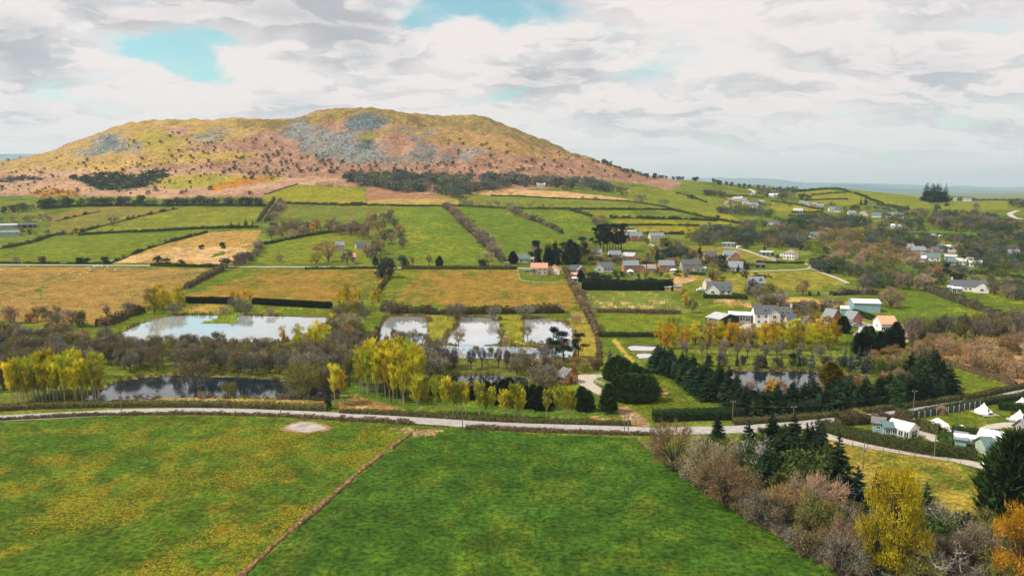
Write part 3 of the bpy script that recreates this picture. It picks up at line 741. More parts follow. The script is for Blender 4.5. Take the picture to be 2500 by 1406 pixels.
def build_distant():
 m = mat('distant_land', (.06, .15, .18), .95, .5, .0008, .05, streak=(1, .5, 1))  # blue of distant haze mixed into the land colour itself
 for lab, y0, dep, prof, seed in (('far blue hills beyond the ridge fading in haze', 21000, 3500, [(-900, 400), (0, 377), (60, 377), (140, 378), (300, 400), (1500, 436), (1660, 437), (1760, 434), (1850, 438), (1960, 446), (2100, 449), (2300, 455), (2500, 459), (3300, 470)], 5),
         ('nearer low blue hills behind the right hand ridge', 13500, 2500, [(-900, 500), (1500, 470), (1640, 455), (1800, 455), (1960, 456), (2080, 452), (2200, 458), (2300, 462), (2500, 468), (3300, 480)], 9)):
  xs = np.linspace(-900, 3300, 260)
  sy = np.interp(xs, *zip(*prof)) + (fbm(xs / 60, xs * 0, seed, 4) - .5) * 3.0
  a, b, c = ray_of(xs, sy)
  t, e = a / b, c / b
  Vt = []
  us = np.linspace(0, 1, 26)
  for u in us:
   Y = y0 - dep + 2 * dep * u
   crest = H + e * y0
   h = -40 + (crest + 40) * np.sin(np.pi * np.clip(u, 0, 1)) ** .8 if True else 0
   h = h + (fbm(t * Y / 700, Y / 700 + t * 0, seed + 3, 4) - .5) * 120 * np.sin(np.pi * u) * (u < .47)
   Vt.append(np.stack([t * Y, np.full_like(t, Y), h], 1))
  Vt = np.stack(Vt, 1)
  n, k = len(xs), len(us)
  idx = np.arange(n * k).reshape(n, k)
  q = np.stack([idx[:-1, :-1], idx[1:, :-1], idx[1:, 1:], idx[:-1, 1:]], -1).reshape(-1, 4)
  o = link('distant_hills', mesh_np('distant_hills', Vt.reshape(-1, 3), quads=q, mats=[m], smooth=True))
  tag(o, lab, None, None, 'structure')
def build_haze():
 m = bpy.data.materials.new('haze')
 m.use_nodes = True
 q = NT(m.node_tree)
 p = q.node('ShaderNodeVolumePrincipled', {'Color': (.74, .93, 1.0, 1), 'Density': 5.5e-5, 'Anisotropy': 0.1})
 q.node('ShaderNodeOutputMaterial', {'Volume': p.outputs[0]})
 x, y0, y1, z0, z1 = 39000, -1500, 31000, -60, 560
 v = [(sx * x, yy, zz) for zz in (z0, z1) for yy in (y0, y1) for sx in (-1, 1)]
 f = [(0, 2, 3, 1), (4, 5, 7, 6), (0, 1, 5, 4), (2, 6, 7, 3), (0, 4, 6, 2), (1, 3, 7, 5)]
 o = link('haze', mesh_np('haze', v, quads=f, mats=[m]))
 tag(o, 'thin blue haze lying over the far valley', None, None, 'stuff')
build_land()
build_water()
build_distant()
build_haze()
M_ROAD = mat('asphalt', (.36, .335, .32), .9, .22, .6)
M_LANE = mat('lane_surface', (.42, .37, .32), .9, .25, .8)
M_GRAVEL = mat('gravel', (.43, .375, .315), .95, .25, 1.2)
M_DIRT = mat('dirt', (.40, .30, .20), .95, .35, .5)
ROAD = way([('D', [(-900, 1225), (-300, 1190), (0, 1175), (300, 1160), (600, 1145), (1000, 1125), (1500, 1122), (2000, 1138), (2460, 1160)]),
   ('E', [(600, 1195), (1200, 1230), (1600, 1244), (2100, 1258)]), ('F', [(-200, 1036), (0, 1028), (300, 1023), (500, 1015), (870, 988), (1100, 962), (1500, 918), (2000, 833), (2460, 752), (3000, 650)])])
ribbon('road', 'pale grey country road crossing the valley from side to side', ROAD, 5.6, M_ROAD, .05)
LANE = way([('F', [(880, 1000), (950, 1035), (1100, 1085)]), ('M', [(600, 572), (900, 620), (1200, 672), (1700, 742), (2050, 830), (2300, 880)])])
ribbon('lane', 'narrow lane curving past the campsite hedge', LANE, 3.6, M_LANE, .058)
ribbon('road', 'farm road along the hedge below the brown pasture row', way([('A', [(-600, 1306), (0, 1308), (800, 1311), (1560, 1321)]), ('B', [(0, 1325), (400, 1331), (1270, 1333), (1500, 1335)])], 1), 4.5, M_LANE, .12)
ribbon('track', 'grey track behind the campsite hedge', way([('M', [(1000, 268), (1130, 330), (1280, 420), (1450, 490), (1560, 540)])]), 4.5, M_LANE, .062)
ribbon('track', 'pale gravel track from the caravan to the white hip roofed house', way([('I', [(720, 1068), (950, 1085), (1100, 1130), (1250, 1185), (1450, 1245), (1600, 1290)])]), 3.4, M_GRAVEL, .12)
ribbon('track', 'pale drive bending around the green strip near the slate bungalow', way([('K', [(960, 120), (1200, 130), (1500, 122), (1900, 105), (1985, 80), (1960, 40), (1880, 22)])]), 3.2, M_GRAVEL, .12)
ribbon('track', 'pale farm track running down to the wooded hollow', way([('K', [(1990, 90), (2100, 140), (2250, 195), (2400, 250), (2500, 300)])]), 3.2, M_GRAVEL, .14)
ribbon('track', 'winding white track on the far right ridge', way([('J', [(2420, 435), (2340, 455), (2290, 485), (2330, 520), (2420, 550), (2500, 555)])]), 6.0, M_GRAVEL, .2)
ribbon('track', 'short pale track climbing the far ridge between trees', way([('I', [(1090, 240), (1150, 265), (1195, 310)])]), 7.0, M_GRAVEL, .2)
ribbon('path', 'pale path from the gate up past the garages', way([('N', [(2030, 180), (2110, 215), (2250, 260), (2350, 300)])]), 3.0, M_GRAVEL, .12)
def patch(name, label, crop, pts, m, lift=.06):
 xs, ys = zip(*V(crop, pts))
 P = smooth_line(at(xs + xs[:1], ys + ys[:1])[:, :2], 2)[:-1]
 o = link(name, ear_mesh(name, [(x, y, float(ground_z(x, y)) + lift) for x, y in P], [m]))
 return tag(o, label, None, None, 'structure')
patch('yard', 'pale sandy yard in front of the orange timber lodge', 'E', [(1650, 868), (1760, 862), (1890, 862), (1895, 880), (1840, 885), (1800, 910), (1850, 950), (1895, 975), (1890, 1020), (1830, 1000), (1760, 955), (1700, 930)], M_GRAVEL, .05)
patch('forecourt', 'white gravel ring drive on the campsite', 'M', [(1900, 440), (1990, 390), (2100, 355), (2260, 328), (2500, 330), (2700, 350), (2700, 400), (2420, 380), (2220, 395), (2130, 440), (2140, 470), (1900, 470)], M_GRAVEL, .066)
patch('yard', 'concrete yard beside the green hut and parked vehicles', 'M', [(2110, 640), (2300, 620), (2420, 600), (2420, 760), (2300, 830), (2120, 820)], M_LANE, .064)
patch('yard', 'gravel yard between the black barn and the long white house', 'K', [(930, 860), (1120, 850), (1200, 880), (1400, 900), (1330, 930), (1180, 920), (960, 960)], M_LANE, .05)
patch('yard', 'grey tarmac forecourt of the brick bungalow', 'K', [(2050, 820), (2140, 800), (2260, 820), (2330, 880), (2200, 870)], M_LANE, .05)
patch('yard', 'pale yard around the white house with the terracotta roof', 'L', [(180, 840), (280, 870), (420, 900), (400, 980), (360, 1060), (100, 1060), (60, 1000), (230, 950)], M_LANE, .05)
patch('yard', 'pale concrete patch left of the bare rust trees', 'L', [(690, 860), (880, 880), (1000, 1000), (950, 1100), (760, 1160), (740, 1060), (700, 930)], M_GRAVEL, .05)
# ------------------------------------------------------------------ vegetation: a few trees of each kind, then copies
def leaf_mat(name, color, var=.35, rand=.16, scale=.9, trans=0.0):
 """leaves or twigs: the object's own colour, clumps of lighter and darker growth, each copy a little different"""
 m = bpy.data.materials.new(name)
 m.use_nodes = True
 q = NT(m.node_tree)
 oi = q.node('ShaderNodeObjectInfo')
 co = q.node('ShaderNodeTexCoord').outputs['Object']
 n = q.noise(q.v('ADD', co, q.node('ShaderNodeCombineXYZ', {0: q.m('MULTIPLY', oi.outputs['Random'], 30.0)}).outputs[0]), scale * 7, 3, .6).outputs[0]
 f = q.m('MULTIPLY', q.ramp(n, .3, .7, 1 - var, 1 + var), q.m('ADD', 1 - rand, q.m('MULTIPLY', oi.outputs['Random'], 2 * rand)))
 c = q.mix(1.0, oi.outputs['Color'], color, 'MULTIPLY')
 c = q.mix(1.0, c, q.node('ShaderNodeCombineColor', {0: f, 1: f, 2: f}).outputs[0], 'MULTIPLY')
 d = q.node('ShaderNodeBsdfDiffuse', {0: c})
 if trans:
  t = q.node('ShaderNodeBsdfTranslucent', {0: c})
  d = q.node('ShaderNodeMixShader', {0: trans, 1: d.outputs[0], 2: t.outputs[0]})
 q.node('ShaderNodeOutputMaterial', {0: d.outputs[0]})
 return m
M_TWIG = leaf_mat('twigs', (1, 1, 1), .3, .15)
M_LEAF = leaf_mat('leaves', (1, 1, 1), .4, .16, trans=.25)
M_NEEDLE = leaf_mat('needles', (1, 1, 1), .4, .2)
M_BARK = mat('bark', (.085, .068, .055), .9, .3, 4)
M_PALE_BARK = mat('pale_bark', (.36, .33, .25), .9, .25, 4)
M_DARK_BARK = mat('dark_bark', (.05, .04, .034), .9, .3, 4)
class Veg:
 """collects tubes (bark) and small faces (growth) at unit height"""
 def __init__(s, seed):
  s.r = np.random.default_rng(seed)
  s.tv, s.tq, s.lv, s.lf = [], [], [], []
  s.nt = s.nl = 0
 def tube(s, p0, p1, r0, r1, n=5):
  p0, p1 = np.asarray(p0, float), np.asarray(p1, float)
  d = p1 - p0
  d /= max(np.linalg.norm(d), 1e-9)
  a = np.cross(d, (0, 0, 1) if abs(d[2]) < .9 else (1, 0, 0))
  a /= np.linalg.norm(a)
  b = np.cross(d, a)
  an = np.arange(n) * 2 * np.pi / n
  ring = np.cos(an)[:, None] * a + np.sin(an)[:, None] * b
  s.tv += [p0 + ring * r0, p1 + ring * r1]
  for i in range(n):
   j = (i + 1) % n
   s.tq.append((s.nt + i, s.nt + j, s.nt + n + j, s.nt + n + i))
  s.nt += 2 * n
 def limb(s, pts, r0, r1, n=5):
  for i in range(len(pts) - 1):
   a, b = i / (len(pts) - 1), (i + 1) / (len(pts) - 1)
   s.tube(pts[i], pts[i + 1], r0 + (r1 - r0) * a, r0 + (r1 - r0) * b, n)
 def slivers(s, P, D, L, W):
  """long thin triangles from P along D"""
  P, D = np.asarray(P, float), np.asarray(D, float)
  D = D / np.maximum(np.linalg.norm(D, axis=1, keepdims=True), 1e-9)
  rv = s.r.normal(size=P.shape)
  w = np.cross(D, rv)
  w /= np.maximum(np.linalg.norm(w, axis=1, keepdims=True), 1e-9)
  L, W = np.broadcast_to(L, (len(P),))[:, None], np.broadcast_to(W, (len(P),))[:, None]
  tri = np.stack([P - w * W / 2, P + w * W / 2, P + D * L], 1)
  s.lv.append(tri.reshape(-1, 3))
  s.nl += len(P)
 def leaves(s, P, size, up=0.0):
  """small ragged faces turned every way"""
  P = np.asarray(P, float)
  n = len(P)
  a = s.r.normal(size=(n, 3))
  b = s.r.normal(size=(n, 3))
  if up:
   a[:, 2] *= 1 - up
   b[:, 2] *= 1 - up
  a /= np.linalg.norm(a, axis=1, keepdims=True)
  b -= a * (a * b).sum(1, keepdims=True)
  b /= np.maximum(np.linalg.norm(b, axis=1, keepdims=True), 1e-9)
  sz = (np.broadcast_to(size, (n,)) * s.r.uniform(.6, 1.4, n))[:, None]
  tri = np.stack([P + a * sz, P - a * sz * .5 + b * sz * .8, P - a * sz * .5 - b * sz * .8], 1)
  s.lv.append(tri.reshape(-1, 3))
  s.nl += n
 def meshes(s, name, bark, leaf):
  out = []
  if s.tv:
   out.append(mesh_np(name + '_trunk', np.concatenate(s.tv), quads=s.tq, mats=[bark], smooth=True))
  else:
   out.append(None)
  V_ = np.concatenate(s.lv)
  out.append(mesh_np(name + '_crown', V_, tris=np.arange(len(V_)).reshape(-1, 3), mats=[leaf]))
  T = np.concatenate(s.tv) if s.tv else np.zeros((0, 3))
  nq = len(s.tq)
  out.append(mesh_np(name, np.concatenate([T, V_]), quads=s.tq if nq else None, tris=np.arange(len(V_)).reshape(-1, 3) + len(T), mats=[leaf, bark],
      mat_idx=np.concatenate([np.zeros(len(V_) // 3, np.int32), np.ones(nq, np.int32)])))
  return out
def ball(r, n, flat=1.0):
 v = r.normal(size=(n, 3))
 v /= np.linalg.norm(v, axis=1, keepdims=True)
 return v * np.array([1, 1, flat]) * (r.random(n) ** (1 / 2.4))[:, None]
def lobes(r, n, c0, rad, lo, hi):
 """uneven crown: clump centres on an ellipsoid around c0"""
 v = r.normal(size=(n, 3))
 v[:, 2] = np.abs(v[:, 2]) * .9 - .25
 v /= np.linalg.norm(v, axis=1, keepdims=True)
 return np.asarray(c0) + v * np.asarray(rad) * r.uniform(lo, hi, n)[:, None]
def make_bare(seed, wide=.42, n=1500, tw=.0075, leafy=0, trunk=.22, name='bare', bark=None, droop=0.0, tl=.12):
 g = Veg(seed)
 r = g.r
 c0 = np.array([0, 0, .53])
 rad = np.array([wide, wide, .43])
 C = lobes(r, 30, c0, rad, .45, .92)
 nl = 8 if trunk < .25 else 3
 an = r.uniform(0, 6.28, nl)
 C[:nl] = np.stack([np.cos(an) * wide * .72, np.sin(an) * wide * .72, r.uniform(trunk + .02, .42, nl)], 1)
 fork = np.array([r.normal() * .015, r.normal() * .015, trunk])
 g.limb([(0, 0, -.03), fork * (.6, .6, .55), fork], .030, .022, 6)
 main = []
 for i in range(7):
  a = i * 2 * np.pi / 7 + r.uniform(-.4, .4)
  end = np.array([np.cos(a) * wide * r.uniform(.35, .62), np.sin(a) * wide * r.uniform(.35, .62), r.uniform(.55, .8)])
  mid = fork * .5 + end * .5 + np.array([np.cos(a), np.sin(a), -.3]) * .05
  g.limb([fork, mid, end], .017, .007, 4)
  main += [mid, (mid + end) / 2, end]
 main = np.array(main)
 for c in C:
  m = main[np.argmin(np.linalg.norm(main - c, axis=1))]
  g.limb([m, (m + c) / 2 + r.normal(size=3) * .02, c], .008, .003, 3)
 k = r.integers(0, len(C), n)
 P = C[k] + ball(r, n) * np.array([wide * .31, wide * .31, .115])
 D = (P - np.array([0, 0, .26])) * np.array([1, 1, .9]) + np.array([0, 0, .08 - droop]) + r.normal(size=(n, 3)) * .27
 g.slivers(P - D * .05, D, r.uniform(.4, 1.1, n) * tl, tw * r.uniform(.6, 1.4, n))
 if leafy:
  k = r.integers(0, len(C), leafy)
  g.leaves(C[k] + ball(r, leafy) * np.array([wide * .38, wide * .38, .13]), .011)
 return g.meshes(name, bark or M_BARK, M_TWIG)
def make_bush(seed, n=900, wide=.55, size=.045, name='bush', leaf=None, twig=300):
 g = Veg(seed)
 r = g.r
 for i in range(5):
  a = r.uniform(0, 6.28)
  g.limb([(np.cos(a) * .04, np.sin(a) * .04, -.04), (np.cos(a) * wide * .4, np.sin(a) * wide * .4, .5)], .022, .008, 4)
 C = lobes(r, 15, (0, 0, .52), (wide * .66, wide * .66, .34), .5, 1.0)
 C[:4, 2] = r.uniform(.16, .3, 4)
 k = r.integers(0, len(C), n)
 g.leaves(C[k] + ball(r, n) * np.array([wide * .44, wide * .44, .22]), size)
 if twig:
  k = r.integers(0, len(C), twig)
  P = C[k] + ball(r, twig) * np.array([wide * .4, wide * .4, .2])
  g.slivers(P, (P - np.array([0, 0, .1])) + r.normal(size=(twig, 3)) * .12, .15, .016)
 return g.meshes(name, M_BARK, leaf or M_LEAF)
def make_poplar(seed, n=1500, wide=.125, name='poplar', size=.010, base=.30, tw=.0075):
 g = Veg(seed)
 r = g.r
 lean = r.normal(size=2) * .012
 g.limb([(0, 0, -.02), (lean[0] * .5, lean[1] * .5, .45), (lean[0], lean[1], .97)], .0095, .002, 6)
 nb = 46
 zb = np.sort(r.uniform(base, .9, nb))
 for z in zb:
  a = r.uniform(0, 6.28)
  u = (z - base) / (1 - base)
  L = (.10 + .16 * math.sin(math.pi * min(1, u * .75 + .25))) * r.uniform(.7, 1.15)
  out = wide * math.sin(math.pi * (.20 + .70 * u)) ** .7 * r.uniform(.55, 1.25)
  p0 = np.array([lean[0] * z, lean[1] * z, z])
  p1 = p0 + np.array([np.cos(a) * out, np.sin(a) * out, L])
  pm = p0 * .5 + p1 * .5 + np.array([np.cos(a), np.sin(a), -.4]) * .012
  g.limb([p0, pm, p1], .0035, .001, 3)
  k = n // nb
  w = r.random(k) ** .7
  P = p0 + (p1 - p0) * w[:, None] + ball(r, k) * np.array([.022, .022, .04])
  g.slivers(P, np.array([np.cos(a) * .35, np.sin(a) * .35, 1.0]) + r.normal(size=(k, 3)) * .28, .055 * r.uniform(.6, 1.3, k), tw)
  g.leaves(P + r.normal(size=(k, 3)) * .008, size)
 return g.meshes(name, M_PALE_BARK, M_LEAF)
def make_spruce(seed, levels=24, wide=.20, name='spruce', sparse=0.0, fr=3):
 g = Veg(seed)
 r = g.r
 g.limb([(0, 0, -.03), (0, 0, .97)], .016, .003, 5)
 P, D, L, W = [], [], [], []
 for i in range(levels):
  u = i / (levels - 1)
  z = .05 + .92 * u
  rad = wide * (1 - u) ** .82 + .012
  nb = int(11 - 5 * u)
  for b in range(nb):
   if r.random() < sparse:
    continue
   a = r.uniform(0, 6.28)
   ln = rad * r.uniform(.62, 1.22)
   dr = np.array([np.cos(a), np.sin(a), .12 - .42 * (1 - u) + r.normal() * .09])
   for f in range(fr):
    off = (f - (fr - 1) / 2) * .38 + r.normal() * .12
    d = np.array([np.cos(a + off), np.sin(a + off), dr[2] - .10 * abs(off) + r.normal() * .08])
    s0 = r.uniform(.0, .35)
    P.append(np.array([0, 0, z]) + dr * ln * s0)
    D.append(d)
    L.append(ln * (1 - s0 * .6))
    W.append(ln * .30 + .010)
   for f in range(fr):
    s0 = r.uniform(.35, 1.0)
    P.append(np.array([0, 0, z]) + dr * ln * s0)
    D.append(dr * .6 + r.normal(size=3) * .35 + np.array([0, 0, -.30]))
    L.append(.055 * (1.15 - u))
    W.append(.028)
 for f in range(8):
  a = r.uniform(0, 6.28)
  P.append(np.array([0, 0, .93]))
  D.append(np.array([np.cos(a) * .25, np.sin(a) * .25, 1]))
  L.append(.075)
  W.append(.014)
 g.slivers(np.array(P), np.array(D), np.array(L), np.array(W))
 return g.meshes(name, M_DARK_BARK, M_NEEDLE)
def make_cypress(seed, n=3000, wide=.24, name='cypress', size=.020, blunt=.5):
 g = Veg(seed)
 r = g.r
 g.limb([(0, 0, -.03), (0, 0, .9)], .022, .004, 5)
 z = r.random(n) ** .85
 prof = np.minimum(1.0, (z + .04) / .18) ** .5 * np.clip(1 - ((z - .22).clip(0) / .80) ** (1.0 + blunt * 1.4), 0, 1) ** .75
 a = r.uniform(0, 6.28, n)
 bumps = 1 + .20 * np.sin(a * 4 + z * 9 + seed) + .15 * np.sin(a * 7 - z * 23)
 rad = wide * prof * bumps * (1.04 - .48 * r.random(n) ** 2)
 P = np.stack([np.cos(a) * rad, np.sin(a) * rad, z * .97 + .01], 1)
 D = np.stack([np.cos(a) * .55, np.sin(a) * .55, np.full(n, .85)], 1) + r.normal(size=(n, 3)) * .28
 g.slivers(P - D * .02, D, .10 * r.uniform(.5, 1.5, n), .032 * r.uniform(.6, 1.3, n))
 m = n // 4
 k = r.integers(0, n, m)
 g.leaves(P[k] * np.array([.75, .75, 1]), .05)
 return g.meshes(name, M_DARK_BARK, M_NEEDLE)
def make_pine(seed, n=1700, name='pine', wide=.26, low=.42):
 g = Veg(seed)
 r = g.r
 lean = r.normal(size=2) * .03
 top = np.array([lean[0], lean[1], .93])
 g.limb([(0, 0, -.02), (lean[0] * .4, lean[1] * .4, .5), top], .020, .006, 6)
 C = []
 for i in range(15):
  z = r.uniform(low, .95)
  a = r.uniform(0, 6.28)
  o = wide * (1.05 - .65 * ((z - low) / (1 - low)) ** 1.6) * r.uniform(.45, 1.05)
  p0 = np.array([lean[0] * z, lean[1] * z, z - .06])
  c = np.array([p0[0] + np.cos(a) * o, p0[1] + np.sin(a) * o, z + .01])
  g.limb([p0, c], .007, .003, 3)
  C.append(c)
 C.append(top)
 C = np.array(C)
 k = r.integers(0, len(C), n)
 P = C[k] + ball(r, n) * np.array([.115, .115, .070])
 g.slivers(P, (P - C[k]) * np.array([1, 1, 1.4]) + np.array([0, 0, .05]) + r.normal(size=(n, 3)) * .05, .050, .016)
 return g.meshes(name, M_BARK, M_NEEDLE)
def make_willow(seed, n=2400, wide=.27, name='willow', size=.0125, arms=26):
 """tall budding tree: rising limbs and small bright leaves"""
 g = Veg(seed)
 r = g.r
 g.limb([(0, 0, -.03), (r.normal() * .01, r.normal() * .01, .30)], .022, .016, 6)
 C, A = [], []
 for i in range(arms):
  a = r.uniform(0, 6.28)
  z = r.uniform(.16, .93)
  o = wide * (math.sin(math.pi * (.12 + .80 * z)) ** .8) * r.uniform(.3, 1.0)
  c = np.array([np.cos(a) * o, np.sin(a) * o, z])
  s0 = np.array([0, 0, max(.1, z - .32)])
  g.limb([s0, (s0 + c) / 2 + np.array([np.cos(a), np.sin(a), 0]) * .02, c], .008, .002, 3)
  C.append(c)
 C = np.array(C)
 k = r.integers(0, len(C), n)
 P = C[k] + ball(r, n) * np.array([.085, .085, .095])
 g.leaves(P, size)
 m = n // 3
 g.slivers(P[:m], np.array([0, 0, .9]) + (P[:m] - np.array([0, 0, .5])) * .8 + r.normal(size=(m, 3)) * .2, .075, .006)
 return g.meshes(name, M_BARK, M_LEAF)
def make_dead(seed):
 g = Veg(seed)
 r = g.r
 fork = np.array([0, 0, .25])
 g.limb([(0, 0, -.02), fork], .022, .017, 6)
 tips = []
 for i in range(9):
  a = i * .7 + r.uniform(-.3, .3)
  e = np.array([np.cos(a) * r.uniform(.2, .42), np.sin(a) * r.uniform(.2, .42), r.uniform(.55, 1.0)])
  m = fork * .5 + e * .5 + np.array([np.cos(a), np.sin(a), 0]) * .06
  g.limb([fork, m, e], .008, .003, 4)
  for j in range(11):
   w = r.uniform(.25, 1)
   p = m + (e - m) * w
   t = p + r.normal(size=3) * .10 + np.array([np.cos(a) * .05, np.sin(a) * .05, .07])
   g.limb([p, t], .0035, .0012, 3)
   tips.append(t)
 T = np.array(tips)
 T = np.repeat(T, 5, 0)
 g.slivers(T, r.normal(size=T.shape) * .5 + T * np.array([1, 1, 0]) + np.array([0, 0, .6]), .09, .006)
 return g.meshes('dead', M_PALE_BARK, M_TWIG)
KIND = {
 'bare': [make_bare(100 + i, w, 2300, .0085, 0, trunk=.16) for i, w in enumerate((.40, .46, .36, .43))],
 'alder': [make_bare(120 + i, w, 1400, .0075, 0, trunk=.28, name='alder') for i, w in enumerate((.24, .28, .21))],
 'budding': [make_bare(140 + i, w, 1900, .0090, 1300, trunk=.10, name='budding') for i, w in enumerate((.46, .42, .52))],
 'farbare': [make_bare(160 + i, w, 900, .022, 420, name='farbare', trunk=.06) for i, w in enumerate((.58, .52, .66, .48))],
 'scrub': [make_bush(180 + i, 700, w, .035, 'scrub', M_TWIG, 900) for i, w in enumerate((.60, .7, .55))],
 'bush': [make_bush(200 + i, 900, w, .050, 'bush', M_LEAF, 200) for i, w in enumerate((.60, .7, .52))],
 'farbush': [make_bush(220 + i, 170, w, .10, 'farbush', M_LEAF, 60) for i, w in enumerate((.60, .75, .5, .66))],
 'poplar': [make_poplar(240 + i, 1600, w) for i, w in enumerate((.12, .14, .105, .13))],
 'spruce': [make_spruce(260 + i, 26, w) for i, w in enumerate((.20, .23, .18, .25))],
 'thinspruce': [make_spruce(280 + i, 17, w, 'thinspruce', .22) for i, w in enumerate((.17, .2))],
 'farspruce': [make_spruce(290 + i, 15, w, 'farspruce', 0, 2) for i, w in enumerate((.24, .28, .21))],
 'cypress': [make_cypress(300 + i, 3600, w) for i, w in enumerate((.25, .29, .22))],
 'pine': [make_pine(320 + i, 2600, 'pine', w, lo) for i, (w, lo) in enumerate(((.27, .26), (.24, .22), (.30, .32)))],
 'willow': [make_willow(340 + i, 2600, w) for i, w in enumerate((.25, .30, .22))],
 'bigwillow': [make_willow(350 + i, 9500, w, 'bigwillow', .0095, 62) for i, w in enumerate((.27, .31))],
 'dead': [make_dead(360), make_dead(361)],
}
TREE_NAMES = {'bare': ('bare_tree', 'tree'), 'alder': ('alder_tree', 'tree'), 'budding': ('budding_tree', 'tree'), 'farbare': ('hedgerow_tree', 'tree'), 'scrub': ('scrub_bush', 'bush'),
   'bush': ('shrub', 'shrub'), 'farbush': ('hawthorn_bush', 'bush'), 'poplar': ('poplar_tree', 'tree'), 'spruce': ('spruce_tree', 'tree'), 'thinspruce': ('larch_tree', 'tree'),
   'farspruce': ('conifer_tree', 'tree'), 'cypress': ('cypress_tree', 'tree'), 'pine': ('pine_tree', 'tree'), 'willow': ('willow_tree', 'tree'), 'bigwillow': ('willow_tree', 'tree'), 'dead': ('dead_tree', 'tree')}
C_GREY, C_MAUVE, C_RUST, C_PINK, C_OLIVE = (.192, .178, .118), (.195, .172, .135), (.31, .185, .075), (.34, .25, .155), (.19, .185, .045)
C_BROWN, C_YEL, C_GOLD, C_LIME, C_TEAL = (.200, .158, .085), (.58, .51, .024), (.56, .36, .018), (.42, .45, .028), (.075, .105, .085)
C_SPR, C_SPR2, C_CYP, C_DKG, C_MIDG, C_WHITE = (.024, .046, .024), (.036, .066, .026), (.030, .060, .022), (.030, .062, .032), (.075, .115, .025), (.55, .47, .42)
C_HAW, C_BLUE = (.050, .078, .052), (.075, .125, .125)
def jitter_col(c, r, amt=.16):
 c = np.asarray(c) * (1 + r.normal() * amt) * (1 + r.normal(size=3) * amt * .35)
 return (*np.clip(c, .004, .9), 1.0)
N_TREES = [0]
QUEUE = []
def plant(kind, X, Y, hgt, color, label, group=None, parts=True, wide=1.0, seed=None, z=None):
 r = np.random.default_rng(N_TREES[0] + 7000 if seed is None else seed)
 N_TREES[0] += 1
 var = KIND[kind][int(r.integers(0, len(KIND[kind])))]
 name, cat = TREE_NAMES[kind]
 z = float(ground_z(X, Y)) if z is None else z
 rz = r.uniform(0, 6.28)
 sc = (hgt * wide * r.uniform(.93, 1.07), hgt * wide * r.uniform(.93, 1.07), hgt)
 tilt = (r.normal() * .02, r.normal() * .02, rz)
 if kind in ('farbare', 'farbush') and label:
  dist = math.hypot(X, Y)
  QUEUE.append((hgt * wide / dist, kind, var[2], (X, Y, z), tilt, sc, color, label, group))
  return None
 if parts and var[0] is not None:
  o = empty(name, (X, Y, z))
  o.rotation_euler = tilt
  o.scale = sc
  link('trunk', var[0], o)
  c = link('crown', var[1], o)
  c.color = color
 else:
  o = link(name, var[2], None, (X, Y, z))
  o.rotation_euler = tilt
  o.scale = sc
  o.color = color
 tag(o, label, cat, group)
 return o
def T(kind, crop, x, yb, yt, color, label, wide=1.0, group=None, parts=True):
 """one tree whose foot and top the photo shows at (x, yb) and yt"""
 (px, pb), (_, pt) = V(crop, [(x, yb), (x, yt)])
 p = at(px, pb)[0]
 dist = math.hypot(p[1], H - p[2])
 hgt = (pb - pt) * dist / F * 1.04
 r = np.random.default_rng(int(px * 7 + pb))
 return plant(kind, p[0], p[1], hgt, jitter_col(color, r, .06), label, group, parts, wide)
def nth(n):
 if 10 <= n % 100 <= 20:
  return f"{n}th"
 return f"{n}{ {1: 'st', 2: 'nd', 3: 'rd'}.get(n % 10, 'th') }"
WORDS = ['first', 'second', 'third', 'fourth', 'fifth', 'sixth', 'seventh', 'eighth', 'ninth', 'tenth', 'eleventh', 'twelfth']
def ordinal(i):
 return WORDS[i] if i < 12 else nth(i + 1)
def scatter_px(crop, poly, n, gap, r, front=False):
 """n points of the land inside an outline of the photo, no two nearer than gap metres"""
 P = V(crop, poly)
 xs, ys = zip(*P)
 out, tries = [], 0
 while len(out) < n and tries < 40:
  tries += 1
  k = max(n * 4, 60)
  x, y = r.uniform(min(xs), max(xs), k), r.uniform(min(ys), max(ys), k)
  ok = in_poly(x, y, P)
  if not ok.any():
   continue
  W = at(x[ok], y[ok])
  for w in W:
   if len(out) >= n:
    break
   if all((w[0] - o[0]) ** 2 + (w[1] - o[1]) ** 2 > gap * gap for o in out):
    out.append(w)
 return np.array(out).reshape(-1, 3)
def along_px(crop, line, gap, r, spread=1.0):
 """points along a line of the photo"""
 xs, ys = zip(*V(crop, line))
 L = at(xs, ys)[:, :2]
 Q = resample(L, gap)
 Q = Q + r.normal(size=Q.shape) * spread
 return np.column_stack([Q, ground_z(Q[:, 0], Q[:, 1])])
CL_SEED = [500]
def cluster(kinds, pts, hlo, hhi, colors, where, group, parts=True, wide=(.85, 1.15), noun=None):
 """many trees of a wood or row; every label counts them from the left and says what each looks like"""
 CL_SEED[0] += 1
 r = np.random.default_rng(CL_SEED[0])
 if not len(pts):
  return
 px, py = project(pts[:, 0], pts[:, 1], pts[:, 2])
 order = np.argsort(px)
 kinds = [kinds] if isinstance(kinds, str) else kinds
 for i, k in enumerate(order):
  if px[k] < -60 or px[k] > 2560:
   continue
  u = r.random()
  hgt = hlo + (hhi - hlo) * u
  ci = int(r.integers(0, len(colors)))
  word, c = colors[ci]
  kd = kinds[int(r.integers(0, len(kinds)))]
  size = 'tall ' if u > .72 else 'low ' if u < .25 else ''
  nn = noun or TREE_NAMES[kd][0].replace('_', ' ').replace('bare ', '').replace('budding ', '').replace('hedgerow ', '')
  plant(kd, pts[k, 0], pts[k, 1], hgt, jitter_col(c, r, .12), f"{size}{word} {nn}, {ordinal(i)} from the left {where}" if len(f"{size}{word} {nn} {where}".split()) <= 12 else f"{word.split()[-1]} {nn}, {ordinal(i)} from the left {where}", group, parts, r.uniform(*wide))
